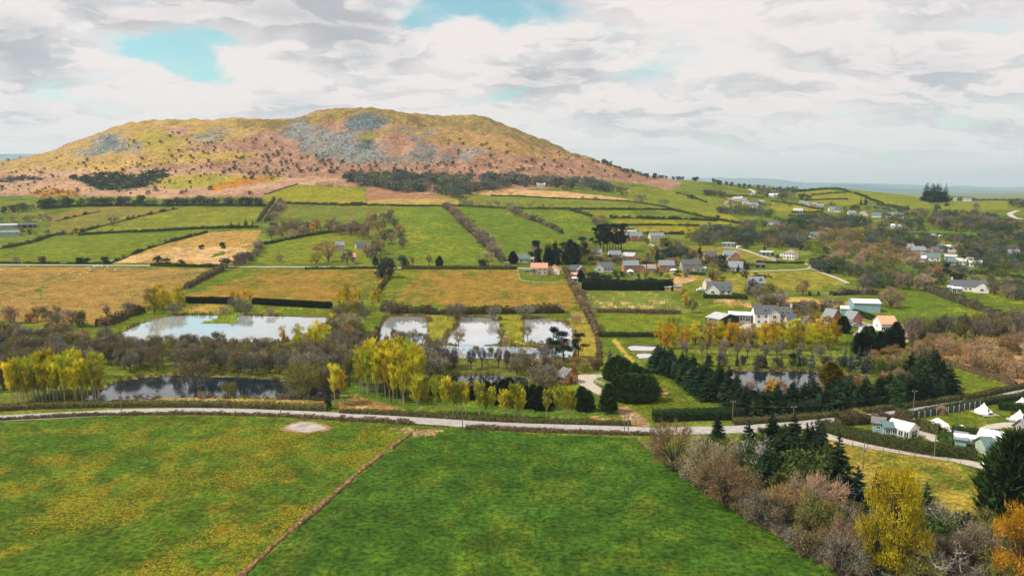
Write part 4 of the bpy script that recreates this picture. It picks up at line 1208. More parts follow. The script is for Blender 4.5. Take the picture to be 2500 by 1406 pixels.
# ------------------------------------------------------------------ hedges
M_HEDGE = leaf_mat('hedge_leaves', (1, 1, 1), .45, .1, .25)
def hedge(label, crop, line, hgt, width, color, rough=.25, gap=0.0, name='hedge', size=None, dens=1.0, smooth=1, cat='hedge', group=None, world=None, twig=.3):
 hgt, width = hgt * .68, width * .62
 if world is None:
  xs, ys = zip(*V(crop, line))
  L = at(xs, ys)[:, :2]
 else:
  L = np.asarray(world, float)
 if smooth:
  L = smooth_line(L, smooth)
 dist = float(np.mean(np.hypot(L[:, 1], H)))
 step = max(.8, dist * .004)
 L = resample(L, step)
 CL_SEED[0] += 1
 r = np.random.default_rng(CL_SEED[0])
 d = np.gradient(L, axis=0)
 d /= np.maximum(np.linalg.norm(d, axis=1, keepdims=True), 1e-6)
 nr = np.stack([-d[:, 1], d[:, 0]], 1)
 s = np.concatenate([[0], np.cumsum(np.linalg.norm(np.diff(L, axis=0), axis=1))])
 vary = 1 + rough * 2.6 * (fbm(s / (2.2 + hgt * .7), s * 0 + CL_SEED[0], 77, 3) - .5) + rough * .9 * (r.random(len(s)) ** 2 - .33)
 vary = np.clip(vary, .35, 1.7)
 if gap:
  vary = np.where(fbm(s / 9, s * 0 + 3.3 + CL_SEED[0], 79, 2) < .28 + gap * .3, .12, vary)
 gz = ground_z(L[:, 0], L[:, 1])
 Vt, q, n = [], [], len(L)
 prof = [(-.5, -.08), (-.52, .45), (-.38, .88), (0, .97), (.38, .88), (.52, .45), (.5, -.08)]
 for o, h in prof:
  w = width * .86 * vary ** .5
  Vt.append(np.column_stack([L + nr * (o * w)[:, None] + r.normal(size=L.shape) * (.04 + .16 * rough * hgt * .4), gz + h * hgt * vary * .92]))
 Vt = np.stack(Vt, 1).reshape(-1, 3)
 k = len(prof)
 for i in range(n - 1):
  for j in range(k - 1):
   a = i * k + j
   q.append((a, a + 1, a + k + 1, a + k))
 q += [(0, 1, 5, 6), (1, 2, 4, 5)]
 b = (n - 1) * k
 q += [(b + 6, b + 5, b + 1, b + 0), (b + 5, b + 4, b + 2, b + 1)]
 size = size or max(.16, dist * .00075)
 area = s[-1] * (2 * hgt + width)
 m = int(min(9000, dens * 1.1 * area / (size * size)))
 ii = r.integers(0, n - 1, m)
 w = r.random(m)
 pos = L[ii] * (1 - w[:, None]) + L[ii + 1] * w[:, None]
 vv = vary[ii]
 u = r.uniform(-1, 1, m)
 tt = r.random(m)
 side = r.random(m) < (2 * hgt) / (2 * hgt + width)
 off = np.where(side, np.sign(u) * (.5 - .06 * tt), u * .46) * width * vv ** .5
 hh = np.where(side, tt * .95, .97 + .04 * r.normal(size=m)) * hgt * vv
 P = np.column_stack([pos + nr[ii] * off[:, None], ground_z(pos[:, 0], pos[:, 1]) + hh]) + r.normal(size=(m, 3)) * size * .25
 a = r.normal(size=(m, 3))
 a /= np.linalg.norm(a, axis=1, keepdims=True)
 bb = np.cross(a, r.normal(size=(m, 3)))
 bb /= np.linalg.norm(bb, axis=1, keepdims=True)
 sz = (size * r.uniform(.5, 1.3, m))[:, None]
 tri = np.stack([P + a * sz, P - a * sz * .5 + bb * sz * .7, P - a * sz * .5 - bb * sz * .7], 1).reshape(-1, 3)
 if twig:
  mt = int(m * twig)
  D = np.column_stack([r.normal(size=(mt, 2)) * .4, np.full(mt, 1.0)])
  wv = np.cross(D, r.normal(size=(mt, 3)))
  wv /= np.linalg.norm(wv, axis=1, keepdims=True)
  base = P[:mt]
  tri2 = np.stack([base - wv * size * .18, base + wv * size * .18, base + D * size * 2.2], 1).reshape(-1, 3)
  tri = np.concatenate([tri, tri2])
 allv = np.concatenate([Vt, tri])
 me = mesh_np(name, allv, quads=q, tris=np.arange(len(tri)).reshape(-1, 3) + len(Vt), mats=[M_HEDGE])
 o = link(name, me)
 o.color = (*color, 1)
 return tag(o, label, cat, group)
def flush_queue():
 """the 300 of a kind that show largest stay trees of their own; the rest become one far mass"""
 for kind, mass_name, lab in (('farbare', 'woodland', 'far bare woods and hedgerow trees massed over the valley'), ('farbush', 'thicket', 'far dark bushes massed over the slopes of the hill')):
  rows = sorted([q for q in QUEUE if q[1] == kind], key=lambda q: -q[0])
  for q in rows[:296]:
   o = link(TREE_NAMES[kind][0], q[2], None, q[3])
   o.rotation_euler, o.scale, o.color = q[4], q[5], q[6]
   tag(o, q[7], TREE_NAMES[kind][1], q[8])
  rest = rows[296:]
  if not rest:
   continue
  cache, Vs, Ts, Cs, base = {}, [], [], [], 0
  for q in rest:
   me = q[2]
   if me.name not in cache:
    co = np.empty(len(me.vertices) * 3, np.float32)
    me.vertices.foreach_get('co', co)
    me.calc_loop_triangles()
    tr = np.empty(len(me.loop_triangles) * 3, np.int32)
    me.loop_triangles.foreach_get('vertices', tr)
    cache[me.name] = (co.reshape(-1, 3), tr.reshape(-1, 3))
   co, tr = cache[me.name]
   a = q[4][2]
   p = co * np.array(q[5])
   p = np.stack([p[:, 0] * math.cos(a) - p[:, 1] * math.sin(a), p[:, 0] * math.sin(a) + p[:, 1] * math.cos(a), p[:, 2]], 1) + np.array(q[3])
   Vs.append(p)
   Ts.append(tr + base)
   Cs.append(np.repeat(np.array([q[6]], np.float32), len(p), 0))
   base += len(p)
  me = mesh_np(mass_name, np.concatenate(Vs), tris=np.concatenate(Ts), mats=[mass_mat(mass_name)])
  at_ = me.attributes.new('Col', 'FLOAT_COLOR', 'POINT')
  at_.data.foreach_set('color', np.concatenate(Cs).astype(np.float32).ravel())
  tag(link(mass_name, me), lab, None, None, 'stuff')
def mass_mat(name):
 m = bpy.data.materials.new(name)
 m.use_nodes = True
 q = NT(m.node_tree)
 c = q.node('ShaderNodeAttribute', attribute_name='Col').outputs[0]
 f = q.ramp(q.noise(q.node('ShaderNodeTexCoord').outputs['Object'], .5, 3, .6).outputs[0], .3, .7, .7, 1.3)
 c = q.mix(1.0, c, q.node('ShaderNodeCombineColor', {0: f, 1: f, 2: f}).outputs[0], 'MULTIPLY')
 q.node('ShaderNodeOutputMaterial', {0: q.node('ShaderNodeBsdfDiffuse', {0: c}).outputs[0]})
 return m
# ------------------------------------------------------------------ hedges, nearest first
H_DK, H_GR, H_BR, H_OL, H_CY, H_BLK = (.050, .070, .028), (.070, .105, .028), (.165, .125, .070), (.105, .100, .040), (.028, .055, .020), (.014, .026, .016)
hedge('trimmed dark hedge along the far side of the road below the dark pond', 'D', [(-700, 1150), (0, 1118), (300, 1102), (900, 1090), (1500, 1090), (2000, 1105), (2340, 1118)], 2.6, 3.0, H_OL, .12, name='hedge')
hedge('low brown hedge between the road and the dandelion meadow', 'D', [(-700, 1235), (0, 1190), (400, 1168), (900, 1147), (1500, 1146), (2000, 1160), (2300, 1180), (2460, 1190)], 1.1, 1.5, H_BR, .45, .2)
hedge('low trimmed hedge along the road in front of the poplars', 'E', [(0, 1135), (400, 1150), (900, 1185), (1300, 1205), (1700, 1215), (2080, 1225)], 1.6, 2.0, H_OL, .2)
hedge('low brown hedge on the meadow side of the road under the poplars', 'E', [(900, 1245), (1200, 1262), (1600, 1278), (2000, 1290), (2250, 1296)], 1.3, 1.6, H_BR, .3)
hedge('patchy bank of dead stems by the road above the meadow corner', 'E', [(0, 1190), (300, 1200), (560, 1222), (780, 1235)], 1.3, 1.8, H_BR, .6, .3)
hedge('ragged strip of dead brown stems dividing the two meadows', 'P', [(1018, 1046), (960, 1090), (880, 1150), (800, 1222), (730, 1280), (660, 1338), (590, 1406), (520, 1470)], .62, 1.15, (.42, .27, .145), .8, .2, cat='hedge', smooth=0)
hedge('thin line of dead brown stems edging the dark green meadow', 'P', [(1562, 1075), (1600, 1110), (1680, 1165), (1790, 1240), (1900, 1305), (2010, 1370), (2075, 1410), (2200, 1490)], .7, 1.0, (.33, .22, .12), .8, .15)
hedge('thick trimmed green hedge beside the turn at the mown grass', 'E', [(2240, 1195), (2460, 1185), (2620, 1180), (2790, 1178), (2880, 1172)], 4.0, 4.5, H_CY, .08)
hedge('trimmed hedge between the road and the front spruces', 'F', [(380, 985), (700, 962), (1000, 938), (1300, 905), (1600, 868), (1900, 822), (1990, 808)], 2.2, 2.6, H_OL, .15)
hedge('trimmed hedge along the road below the corner pasture', 'F', [(2030, 812), (2200, 775), (2460, 722), (2900, 640)], 2.2, 2.4, H_OL, .12)
hedge('short low hedge between road and wood beside the junction', 'F', [(560, 1040), (700, 1032), (860, 1022)], 1.5, 2.0, H_OL, .25)
hedge('tall dark trimmed hedge running along the curving lane', 'M', [(225, 410), (420, 470), (700, 545), (1000, 605), (1300, 660), (1600, 705), (1950, 740)], 3.6, 5.2, (.060, .072, .024), .08, dens=1.3)
hedge('long low brown hedge climbing along the corner pasture', 'F', [(1890, 545), (2050, 600), (2250, 660), (2400, 710)], 2.2, 2.6, H_BR, .2)
hedge('dark hedge between the road and the campsite lawn', 'M', [(1100, 310), (1300, 262), (1700, 182), (2000, 135), (2200, 100), (2500, 55), (2700, 25)], 2.6, 3.0, H_DK, .1)
hedge('rounded hedge end by the campsite gate behind the stretched tent', 'M', [(1095, 250), (1150, 330), (1280, 390), (1440, 440), (1540, 462)], 3.2, 4.0, (.085, .085, .030), .15)
hedge('dark hedge bay between the track and the gravel ring', 'M', [(1690, 450), (1900, 470), (2080, 500), (2230, 500)], 2.8, 3.2, H_DK, .1)
hedge('short dark hedge behind the tall lane hedge near the hut', 'M', [(1560, 520), (1640, 560), (1760, 560)], 3.0, 4.0, H_GR, .12)
hedge('dark hedge panel behind the tents at the campsite edge', 'M', [(2215, 175), (2350, 190), (2500, 210), (2700, 225)], 3.0, 3.5, H_CY, .1)
hedge('mixed brown hedge behind the marquee beside the road', 'M', [(400, 350), (600, 335), (850, 320), (1000, 330), (1150, 370), (1280, 420)], 3.2, 5.0, (.10, .085, .045), .5)
hedge('black clipped cypress hedge, longest, above the large pale pond', 'D', [(1812, 358), (2100, 376), (2370, 390)], 4.6, 4.5, H_BLK, .03, cat='hedge', dens=1.2)
hedge('black clipped cypress hedge, shorter part left of the grey bushes', 'D', [(1332, 352), (1500, 352), (1660, 357)], 4.6, 4.5, H_BLK, .03, dens=1.2)
hedge('tall black cypress hedge below the brick bungalows', 'N', [(1200, 738), (1450, 740), (1700, 742), (2000, 744), (2310, 742)], 9.0, 7.0, (.018, .032, .018), .12, dens=1.2)
hedge('dark belt of mixed scrub along the top of the three ponds', 'E', [(300, 410), (500, 425), (800, 435), (1000, 430), (1300, 425), (1600, 420)], 5.0, 5.0, (.085, .080, .035), .5)
hedge('field hedge running from the road down to the paddock gate', 'E', [(1600, 105), (1640, 200), (1700, 320), (1760, 420), (1800, 500), (1840, 590)], 3.5, 3.5, (.13, .10, .062), .45)
hedge('dark ditch hedge continuing beside the paddock lane', 'E', [(1838, 600), (1850, 680), (1850, 760)], 1.8, 2.2, H_BR, .4)
hedge('low brown hedge under the striped paddock', 'E', [(1765, 415), (1950, 420), (2200, 425), (2440, 430)], 2.6, 2.6, H_BR, .25)
hedge('dark trimmed hedge under the plain green paddock', 'E', [(1850, 592), (2000, 592), (2150, 592), (2300, 592)], 2.6, 2.8, H_DK, .12)
hedge('lane hedge above the wide orange field', 'E', [(440, 108), (700, 108), (1000, 110), (1270, 110)], 3.0, 3.0, H_OL, .12)
hedge('low dark hedge above the orange field by the black cypress hedge', 'E', [(-250, 108), (-50, 108), (200, 106), (330, 106)], 2.0, 2.4, H_DK, .25)
hedge('dark hedge dividing the two orange fields', 'E', [(370, 120), (335, 190), (290, 250), (250, 295)], 3.0, 3.0, H_OL, .5, .1)
hedge('grey bushy hedge slanting beside the sheep pasture', 'D', [(1590, 115), (1500, 160), (1400, 210), (1330, 250)], 4.0, 4.5, (.14, .115, .075), .5)
hedge('bushy hedge slanting down to the pale pond bank', 'D', [(1020, 410), (900, 455), (800, 500), (700, 520)], 4.0, 5.0, (.12, .10, .06), .6)
hedge('lane hedge beside the straw and rust field', 'A', [(0, 1300), (300, 1302), (600, 1302), (800, 1298)], 1.8, 2.4, H_DK, .5, .2)
hedge('dark lane hedge right part below the rust field', 'A', [(1080, 1315), (1300, 1322), (1560, 1328)], 3.2, 3.4, H_DK, .35)
hedge('dark hedge below the white gabled bungalow', 'K', [(450, 510), (700, 515), (1000, 522), (1060, 530)], 3.2, 4.0, H_DK, .15)
hedge('clipped dark hedge leading from the teal barn to the yard', 'L', [(80, 730), (250, 790), (450, 850), (680, 905)], 3.2, 3.5, H_CY, .08)
hedge('hedge beside the cottage with the dark roof', 'K', [(1280, 930), (1450, 940), (1600, 985)], 2.6, 3.0, H_GR, .2)
hedge('low dark hedge behind the terraced stone house', 'K', [(230, 175), (480, 185)], 2.5, 3.5, H_DK, .2)
hedge('stone wall hedge above the rough paddock', 'K', [(1180, 200), (1420, 225)], 1.5, 2.5, H_BR, .3)
hedge('bushy dark hedge slanting right of the wide green pasture', 'L', [(1120, 400), (1400, 510), (1700, 620), (1900, 690), (2200, 770), (2500, 850)], 5.0, 6.0, (.085, .080, .045), .6)
hedge('dark hedge of thorn below the second mauve copse', 'C', [(1080, 1000), (1250, 990), (1420, 995)], 5.0, 6.0, (.11, .09, .065), .5)
hedge('long hedge across the meadow behind the white farmhouse', 'C', [(2080, 840), (2250, 860), (2460, 880)], 3.5, 5.0, H_DK, .5)
FAR = [('thick hedge under the far left field with trees at its end', 'A', [(560, 1098), (850, 1080), (1020, 1075), (1300, 1060), (1500, 1052), (1620, 1045), (1850, 1043)], 3.6, 3.5, H_DK, .35, 0),
 ('broken hedge on the slant of the rough straw field', 'A', [(800, 1292), (950, 1235), (1050, 1195), (1200, 1150), (1300, 1125), (1480, 1078)], 3.0, 3.0, H_DK, .6, .35),
 ('bushy hedge between the two small left hand fields', 'A', [(0, 1195), (130, 1172), (230, 1150), (330, 1115), (400, 1095), (520, 1090)], 3.5, 4.0, (.085, .085, .035), .5, .15),
 ('broken hedge with gaps crossing the yellow green field', 'A', [(580, 1075), (740, 1030), (860, 1000), (1000, 965), (1130, 935), (1270, 910)], 3.0, 3.0, H_DK, .7, .6),
 ('very broken line of bushes in the topmost olive field', 'A', [(400, 1000), (480, 980), (560, 960), (640, 945), (720, 928)], 3.0, 3.0, H_DK, .7, .7),
 ('dark hedge at the foot of the far left tree belt', 'A', [(300, 912), (560, 892), (900, 886), (1400, 888), (1900, 890)], 4.0, 5.0, H_DK, .4, 0),
 ('hedge along the left side of the rising lane', 'A', [(1845, 1000), (1900, 920), (1960, 838)], 3.5, 4.0, (.12, .10, .07), .4, 0),
 ('hedge along the right side of the rising lane', 'A', [(1900, 1000), (1950, 930), (2010, 850)], 4.5, 5.0, (.12, .10, .07), .5, 0),
 ('dark hedge under the rounded bare copse', 'A', [(1890, 1165), (2050, 1130), (2300, 1085), (2640, 1055)], 3.0, 4.0, H_DK, .4, 0),
 ('hedge along the tops of the long green fields', 'B', [(0, 888), (350, 888), (740, 892), (840, 890), (1200, 908), (1640, 914), (2000, 918), (2400, 921)], 3.0, 3.0, H_DK, .35, 0),
 ('low hedge under the narrow straw field', 'B', [(1080, 816), (1300, 820), (1600, 837), (1900, 850), (2110, 862), (2300, 890), (2420, 925)], 2.2, 2.6, H_DK, .3, 0),
 ('hedge slanting between the green field and the pine slope', 'B', [(1640, 916), (1760, 952), (1800, 965)], 3.5, 4.0, H_DK, .5, 0),
 ('hedge of the right hand slanting boundary above the pines', 'B', [(1190, 910), (1300, 962), (1450, 1015), (1590, 1084)], 4.0, 4.0, (.10, .09, .06), .6, .1),
 ('long hedge under the bright field beside the mauve trees', 'B', [(745, 895), (850, 990), (960, 1100), (1100, 1230), (1180, 1300)], 4.0, 4.5, (.11, .09, .07), .5, 0),
 ('upper hedge between the yellow green strip fields', 'B', [(1930, 975), (2150, 978), (2460, 985), (2700, 995)], 4.0, 4.0, H_DK, .4, .1),
 ('lower hedge between the yellow green strip fields', 'B', [(1990, 1028), (2200, 1025), (2460, 1028), (2700, 1036)], 2.6, 3.0, H_DK, .4, .1),
 ('hedge under the small tan field above the slate houses', 'B', [(2060, 1060), (2130, 1085), (2300, 1090), (2460, 1090)], 3.0, 4.0, H_DK, .5, 0),
 ('stone coloured wall line beside the far yellow field', 'A', [(1890, 808), (2000, 770), (2130, 733)], 2.0, 2.0, (.12, .12, .09), .3, 0),
 ('thorn hedge under the far yellow green field', 'A', [(2040, 872), (2200, 878), (2460, 880), (2620, 878)], 3.5, 4.0, H_DK, .5, 0),
 ('hedge slanting across the right hand hill pasture', 'I', [(60, 305), (190, 330), (340, 380), (430, 415), (500, 440)], 3.0, 3.5, H_DK, .5, .15),
 ('dark hedge sweeping along the far yellow fields', 'I', [(60, 560), (250, 600), (480, 655), (700, 690), (950, 735), (1150, 795)], 3.5, 4.0, H_DK, .3, 0),
 ('short dark hedge across the far slope under the trees', 'I', [(780, 345), (960, 340), (1150, 350), (1300, 375)], 2.5, 3.0, H_DK, .3, 0),
 ('road hedge sweeping past the far yellow field', 'I', [(1400, 415), (1700, 455), (1900, 490), (2150, 545)], 3.0, 3.0, H_DK, .3, 0),
 ('hedge below the far white bungalow', 'I', [(1700, 580), (1900, 582), (2140, 572)], 2.5, 3.0, H_DK, .3, 0),
 ('upper ridge hedge of the far hedged pastures', 'I', [(1710, 290), (2000, 265), (2250, 245), (2500, 290), (2560, 300)], 4.0, 4.0, H_DK, .4, 0),
 ('middle hedge of the far hedged pastures', 'I', [(1980, 330), (2200, 312), (2480, 298)], 2.5, 3.0, H_DK, .3, 0),
 ('lower hedge of the far hedged pastures', 'I', [(1900, 405), (2200, 395), (2500, 392)], 2.5, 3.0, H_DK, .3, 0),
 ('hedge running down the ridge toward the pair of dark conifers', 'J', [(90, 190), (200, 225), (270, 255), (400, 310), (500, 340)], 4.0, 4.5, H_DK, .4, 0),
 ('hedge under the ridge pasture beside the hamlet', 'J', [(420, 360), (600, 375), (860, 420)], 4.0, 5.0, H_DK, .5, 0),
 ('hedge along the skyline by the small white farmhouse', 'J', [(1450, 285), (1800, 275), (2100, 285), (2500, 290)], 3.0, 3.5, H_DK, .5, .1),
 ('dark hedge below the grey blue hamlet', 'J', [(560, 560), (800, 575), (1050, 590)], 3.0, 4.0, H_DK, .4, 0),
 ('long dark hedge above the far yellow green village field', 'J', [(1250, 790), (1500, 815), (1800, 870), (2080, 920)], 3.5, 4.5, H_DK, .4, 0),
 ('trimmed hedge above the low white village sheds', 'J', [(1620, 1110), (1850, 1115)], 3.0, 3.5, H_DK, .2, 0),
 ('hedge beside the slope of the slate house lawn', 'I', [(80, 1065), (220, 1120), (340, 1180)], 3.0, 4.0, H_DK, .3, 0),
 ('low hedge above the strip by the white hip roofed house', 'I', [(1200, 1290), (1500, 1300), (1880, 1300)], 2.5, 3.5, H_DK, .4, 0)]
for lab, cr, ln, h_, w_, c_, ro_, gp_ in FAR:
 hedge(lab, cr, ln, h_, w_, c_, ro_, gp_, dens=.7)
RV = np.random.default_rng(3)
PAL_WOOD = [('grey', C_GREY), ('mauve grey', C_MAUVE), ('brown', C_BROWN), ('dark grey', (.13, .118, .090)), ('grey', (.24, .21, .16)), ('olive brown', (.15, .135, .05)), ('olive', (.18, .18, .04))]
PAL_SCRUB = [('rusty', C_RUST), ('pinkish', C_PINK), ('grey', C_GREY), ('olive', C_OLIVE), ('mauve', C_MAUVE)]
PAL_FAR = [('mauve grey', (.155, .145, .125)), ('grey', (.15, .145, .11)), ('dark green', (.045, .080, .040)), ('pinkish', (.25, .185, .115)), ('slate grey', (.085, .105, .095)), ('olive', (.13, .145, .035)), ('bluish', (.075, .11, .105)), ('dark green', (.055, .09, .045)), ('green', (.085, .115, .035))]
PAL_POP = [('yellow green', C_YEL), ('lime', C_LIME), ('golden', (.50, .42, .020)), ('yellow', (.42, .35, .02))]
PAL_SPR = [('dark green', C_SPR), ('blackish green', (.017, .034, .019)), ('green', C_SPR2)]
PAL_HAW = [('dark green', (.06, .095, .065)), ('blackish green', (.045, .07, .052)), ('olive green', (.105, .11, .035)), ('grey green', (.11, .13, .10)), ('brown', (.14, .10, .06))]
cluster(['bare', 'bare', 'alder'], scatter_px('D', [(780, 700), (1200, 700), (1700, 720), (2100, 745), (2440, 760), (2440, 900), (2050, 880), (1600, 862), (1260, 850), (1000, 848), (760, 860)], 84, 3.4, RV), 6.3, 9.3, PAL_WOOD, 'in the bare wood behind the dark pond', 'bare trees between the ponds')
cluster(['budding', 'bare', 'scrub'], scatter_px('D', [(-150, 600), (300, 590), (640, 610), (880, 660), (760, 760), (300, 800), (-150, 820)], 66, 3.8, RV), 4.8, 7.8, PAL_SCRUB + PAL_WOOD, 'in the rusty scrub wood left of the ponds', 'scrub wood beside the large pond')
cluster(['bare'], scatter_px('D', [(-200, 820), (720, 780), (720, 900), (-200, 1000)], 20, 5, RV), 8, 11, PAL_WOOD, 'in the wood behind the left poplars', 'trees behind the poplar clump')
cluster(['scrub', 'bare', 'budding'], along_px('D', [(900, 650), (1200, 640), (1500, 640), (1800, 650), (2050, 655)], 5.0, RV, 2.0), 2.8, 5.0, [('pale brown', C_PINK), ('grey', C_GREY), ('rusty', C_RUST), ('grey', C_GREY)], 'along the near bank of the pale pond', 'bank bushes of the pale pond')
cluster(['bare', 'scrub'], along_px('D', [(-100, 500), (120, 490), (260, 480), (560, 520), (680, 530)], 7, RV, 3), 4.5, 8.5, PAL_WOOD + PAL_SCRUB, 'on the edge of the sheep pasture', 'bushes edging the sheep pasture')
cluster(['bare', 'budding', 'alder'], scatter_px('D', [(2080, 900), (2440, 890), (2600, 960), (2440, 1040), (2140, 1030)], 9, 5, RV), 8, 11, PAL_WOOD, 'at the right end of the dark pond', 'trees at the end of the dark pond')
T('bare', 'D', 1400, 955, 715, C_BROWN, 'broad rounded bare tree standing in the dark pond on an islet', 1.32)
T('scrub', 'D', 1640, 1020, 905, C_OLIVE, 'small olive bush on the near edge of the dark pond', .9)
T('scrub', 'D', 1440, 1030, 975, C_RUST, 'little rusty bush on the dark pond bank', .9)
T('bush', 'D', 2345, 1105, 1015, C_DKG, 'small dark evergreen by the field gate at the road', .7)
T('budding', 'D', 2180, 1035, 770, C_OLIVE, 'tall olive budding tree at the dark pond corner', .7)
for x, yb, yt, c, l in ((1690, 410, 300, C_MAUVE, 'taller mauve bush on the spit behind the pale pond'), (1765, 430, 335, C_GREY, 'rounded grey bush at the root of the spit'), (1250, 435, 340, C_GREY, 'rounded grey green willow bush at the pale pond corner'),
      (1600, 425, 365, C_PINK, 'small pinkish bush on the pond lawn'), (1935, 435, 375, C_PINK, 'low pinkish bush on the far bank of the pale pond')):
 T('scrub', 'D', x, yb, yt, c, l, .95)
T('bare', 'D', 270, 480, 365, C_BROWN, 'dark bare tree alone on the edge of the sheep pasture')
T('bare', 'D', 555, 520, 420, C_BROWN, 'spreading bare tree below the sheep pasture', 1.1)
T('alder', 'D', 770, 470, 350, C_PINK, 'slim pale birch among the pasture edge bushes', 1.1)
T('spruce', 'D', 768, 570, 495, C_DKG, 'small dark conifer at the pale pond corner', 1.3)
T('scrub', 'D', 920, 420, 335, C_MAUVE, 'mauve bush at the end of the slanting hedge', 1.2)
cluster('willow', np.concatenate([scatter_px('D', [(1020, 420), (1300, 330), (1330, 390), (1120, 430)], 9, 4, RV)]), 8, 12.5, [('golden', C_GOLD), ('yellow', C_YEL), ('olive yellow', (.30, .25, .02))], 'in the golden clump left of the black hedge', 'golden willows by the pale pond')
cluster('scrub', scatter_px('D', [(1060, 300), (1300, 260), (1320, 330), (1060, 360)], 6, 4, RV), 5, 7, [('brown', C_BROWN), ('pinkish', C_PINK)], 'behind the golden clump', 'brown bushes behind the golden willows')
cluster('willow', scatter_px('D', [(1640, 330), (1830, 330), (1820, 345), (1650, 345)], 5, 3, RV), 5.5, 7.5, [('golden', C_GOLD)], 'above the black hedge gap', 'golden saplings in the hedge gap')
cluster('willow', scatter_px('E', [(-60, 350), (60, 300), (300, 300), (340, 340), (200, 420), (40, 430)], 16, 3.5, RV), 6, 10, [('golden', C_GOLD), ('yellow', C_YEL), ('olive yellow', (.28, .24, .03))], 'between the pale pond and the three ponds', 'golden willows between the ponds')
cluster(['budding', 'scrub'], scatter_px('E', [(-40, 470), (150, 400), (200, 480), (130, 620), (0, 660), (-60, 600)], 14, 4, RV), 5.5, 8, PAL_SCRUB, 'on the bank between the large and three ponds', 'scrub on the pond bank')
cluster('willow', scatter_px('D', [(1930, 660), (2100, 640), (2300, 590), (2440, 560), (2440, 640), (2200, 680)], 10, 3.2, RV), 6.5, 9, [('yellow', C_YEL), ('golden', C_GOLD)], 'on the near right bank of the pale pond', 'yellow willows on the near pond bank')
cluster('poplar', scatter_px('D', [(70, 1090), (700, 1060), (720, 1030), (560, 985), (300, 980), (120, 1030)], 74, 1.8, RV), 9.0, 13.0, PAL_POP, 'in the poplar clump by the dark pond', 'poplar clump at the left of the road', wide=(1.0, 1.35), noun='poplar')
T('poplar', 'D', 2395, 1080, 810, C_YEL, 'yellow poplar alone beside the field gate, taller one', 1.5)
T('poplar', 'D', 2440, 1060, 850, C_GOLD, 'golden poplar close behind the lone gate poplar', 1.4)
cluster('poplar', scatter_px('E', [(130, 1000), (480, 1090), (560, 1060), (585, 960), (560, 900), (300, 900), (150, 940)], 66, 1.9, RV), 10.0, 13.8, PAL_POP, 'in the dense poplar block left of the row', 'dense poplar block in the middle', wide=(1.0, 1.35), noun='poplar')
POP_ROW = [(545, 1140, 880), (565, 1142, 900), (612, 1140, 930), (683, 1145, 905), (745, 1148, 925), (763, 1152, 900), (810, 1155, 935), (838, 1150, 930), (868, 1140, 935), (900, 1160, 920), (998, 1165, 925), (1040, 1165, 1000), (1086, 1170, 965),
  (1168, 1175, 985), (1210, 1178, 990), (1248, 1180, 935), (1274, 1180, 960), (1298, 1178, 990), (1474, 1190, 980), (1558, 1190, 965), (1600, 1190, 975), (1615, 1190, 985), (1637, 1193, 968), (1662, 1188, 985)]
for i, (x, yb, yt) in enumerate(POP_ROW):
 cl = (C_LIME, C_YEL, (.36, .34, .022), (.30, .31, .02))[i % 4]
 T('poplar', 'E', x, yb, yt, cl, f"slim pale stemmed poplar, {ordinal(i)} from the left in the roadside poplar row", 1.25 + .1 * (i % 3), 'poplars in the row on the lawn')
cluster('alder', along_px('E', [(830, 815), (950, 822), (1080, 822), (1180, 828)], 3.6, RV, 1.2), 7.0, 8.8, [('dark', (.12, .085, .06)), ('brown', C_BROWN)], 'in the thin row by the channel', 'thin bare row below the channel')
cluster(['bare', 'scrub'], scatter_px('E', [(590, 720), (700, 690), (800, 800), (820, 850), (640, 900), (590, 860)], 13, 3.6, RV), 4.5, 7.2, [('dark grey', (.10, .085, .075)), ('grey', C_GREY), ('brown', C_BROWN)], 'in the dark thicket beside the poplar block', 'dark thicket beside the poplar block')
cluster(['bare', 'alder', 'bare'], scatter_px('E', [(1200, 800), (1480, 790), (1500, 850), (1300, 880), (1200, 850)], 9, 4.2, RV), 6.5, 9, PAL_WOOD, 'in the bare group below the channel', 'bare group behind the lodge')
cluster(['bare', 'alder', 'budding'], scatter_px('E', [(-60, 640), (250, 620), (420, 660), (560, 720), (560, 800), (200, 760), (-60, 800)], 26, 4.2, RV), 5.0, 8.0, PAL_WOOD, 'in the wood behind the dense poplar block', 'bare wood behind the poplar block')
cluster('scrub', scatter_px('E', [(1380, 860), (1520, 840), (1560, 930), (1470, 960), (1380, 930)], 7, 3.2, RV), 4.5, 7, [('brown', C_BROWN), ('pinkish', C_PINK), ('grey', C_GREY)], 'beside the orange timber lodge', 'bushes beside the lodge')
cluster(['scrub', 'bush'], scatter_px('E', [(1500, 780), (1860, 790), (1880, 840), (1660, 850), (1500, 840)], 12, 4, RV), 2.0, 4.0, [('rusty', C_RUST), ('brown', C_BROWN), ('olive', C_OLIVE)], 'in the brambles behind the lodge yard', 'brambles behind the lodge yard')
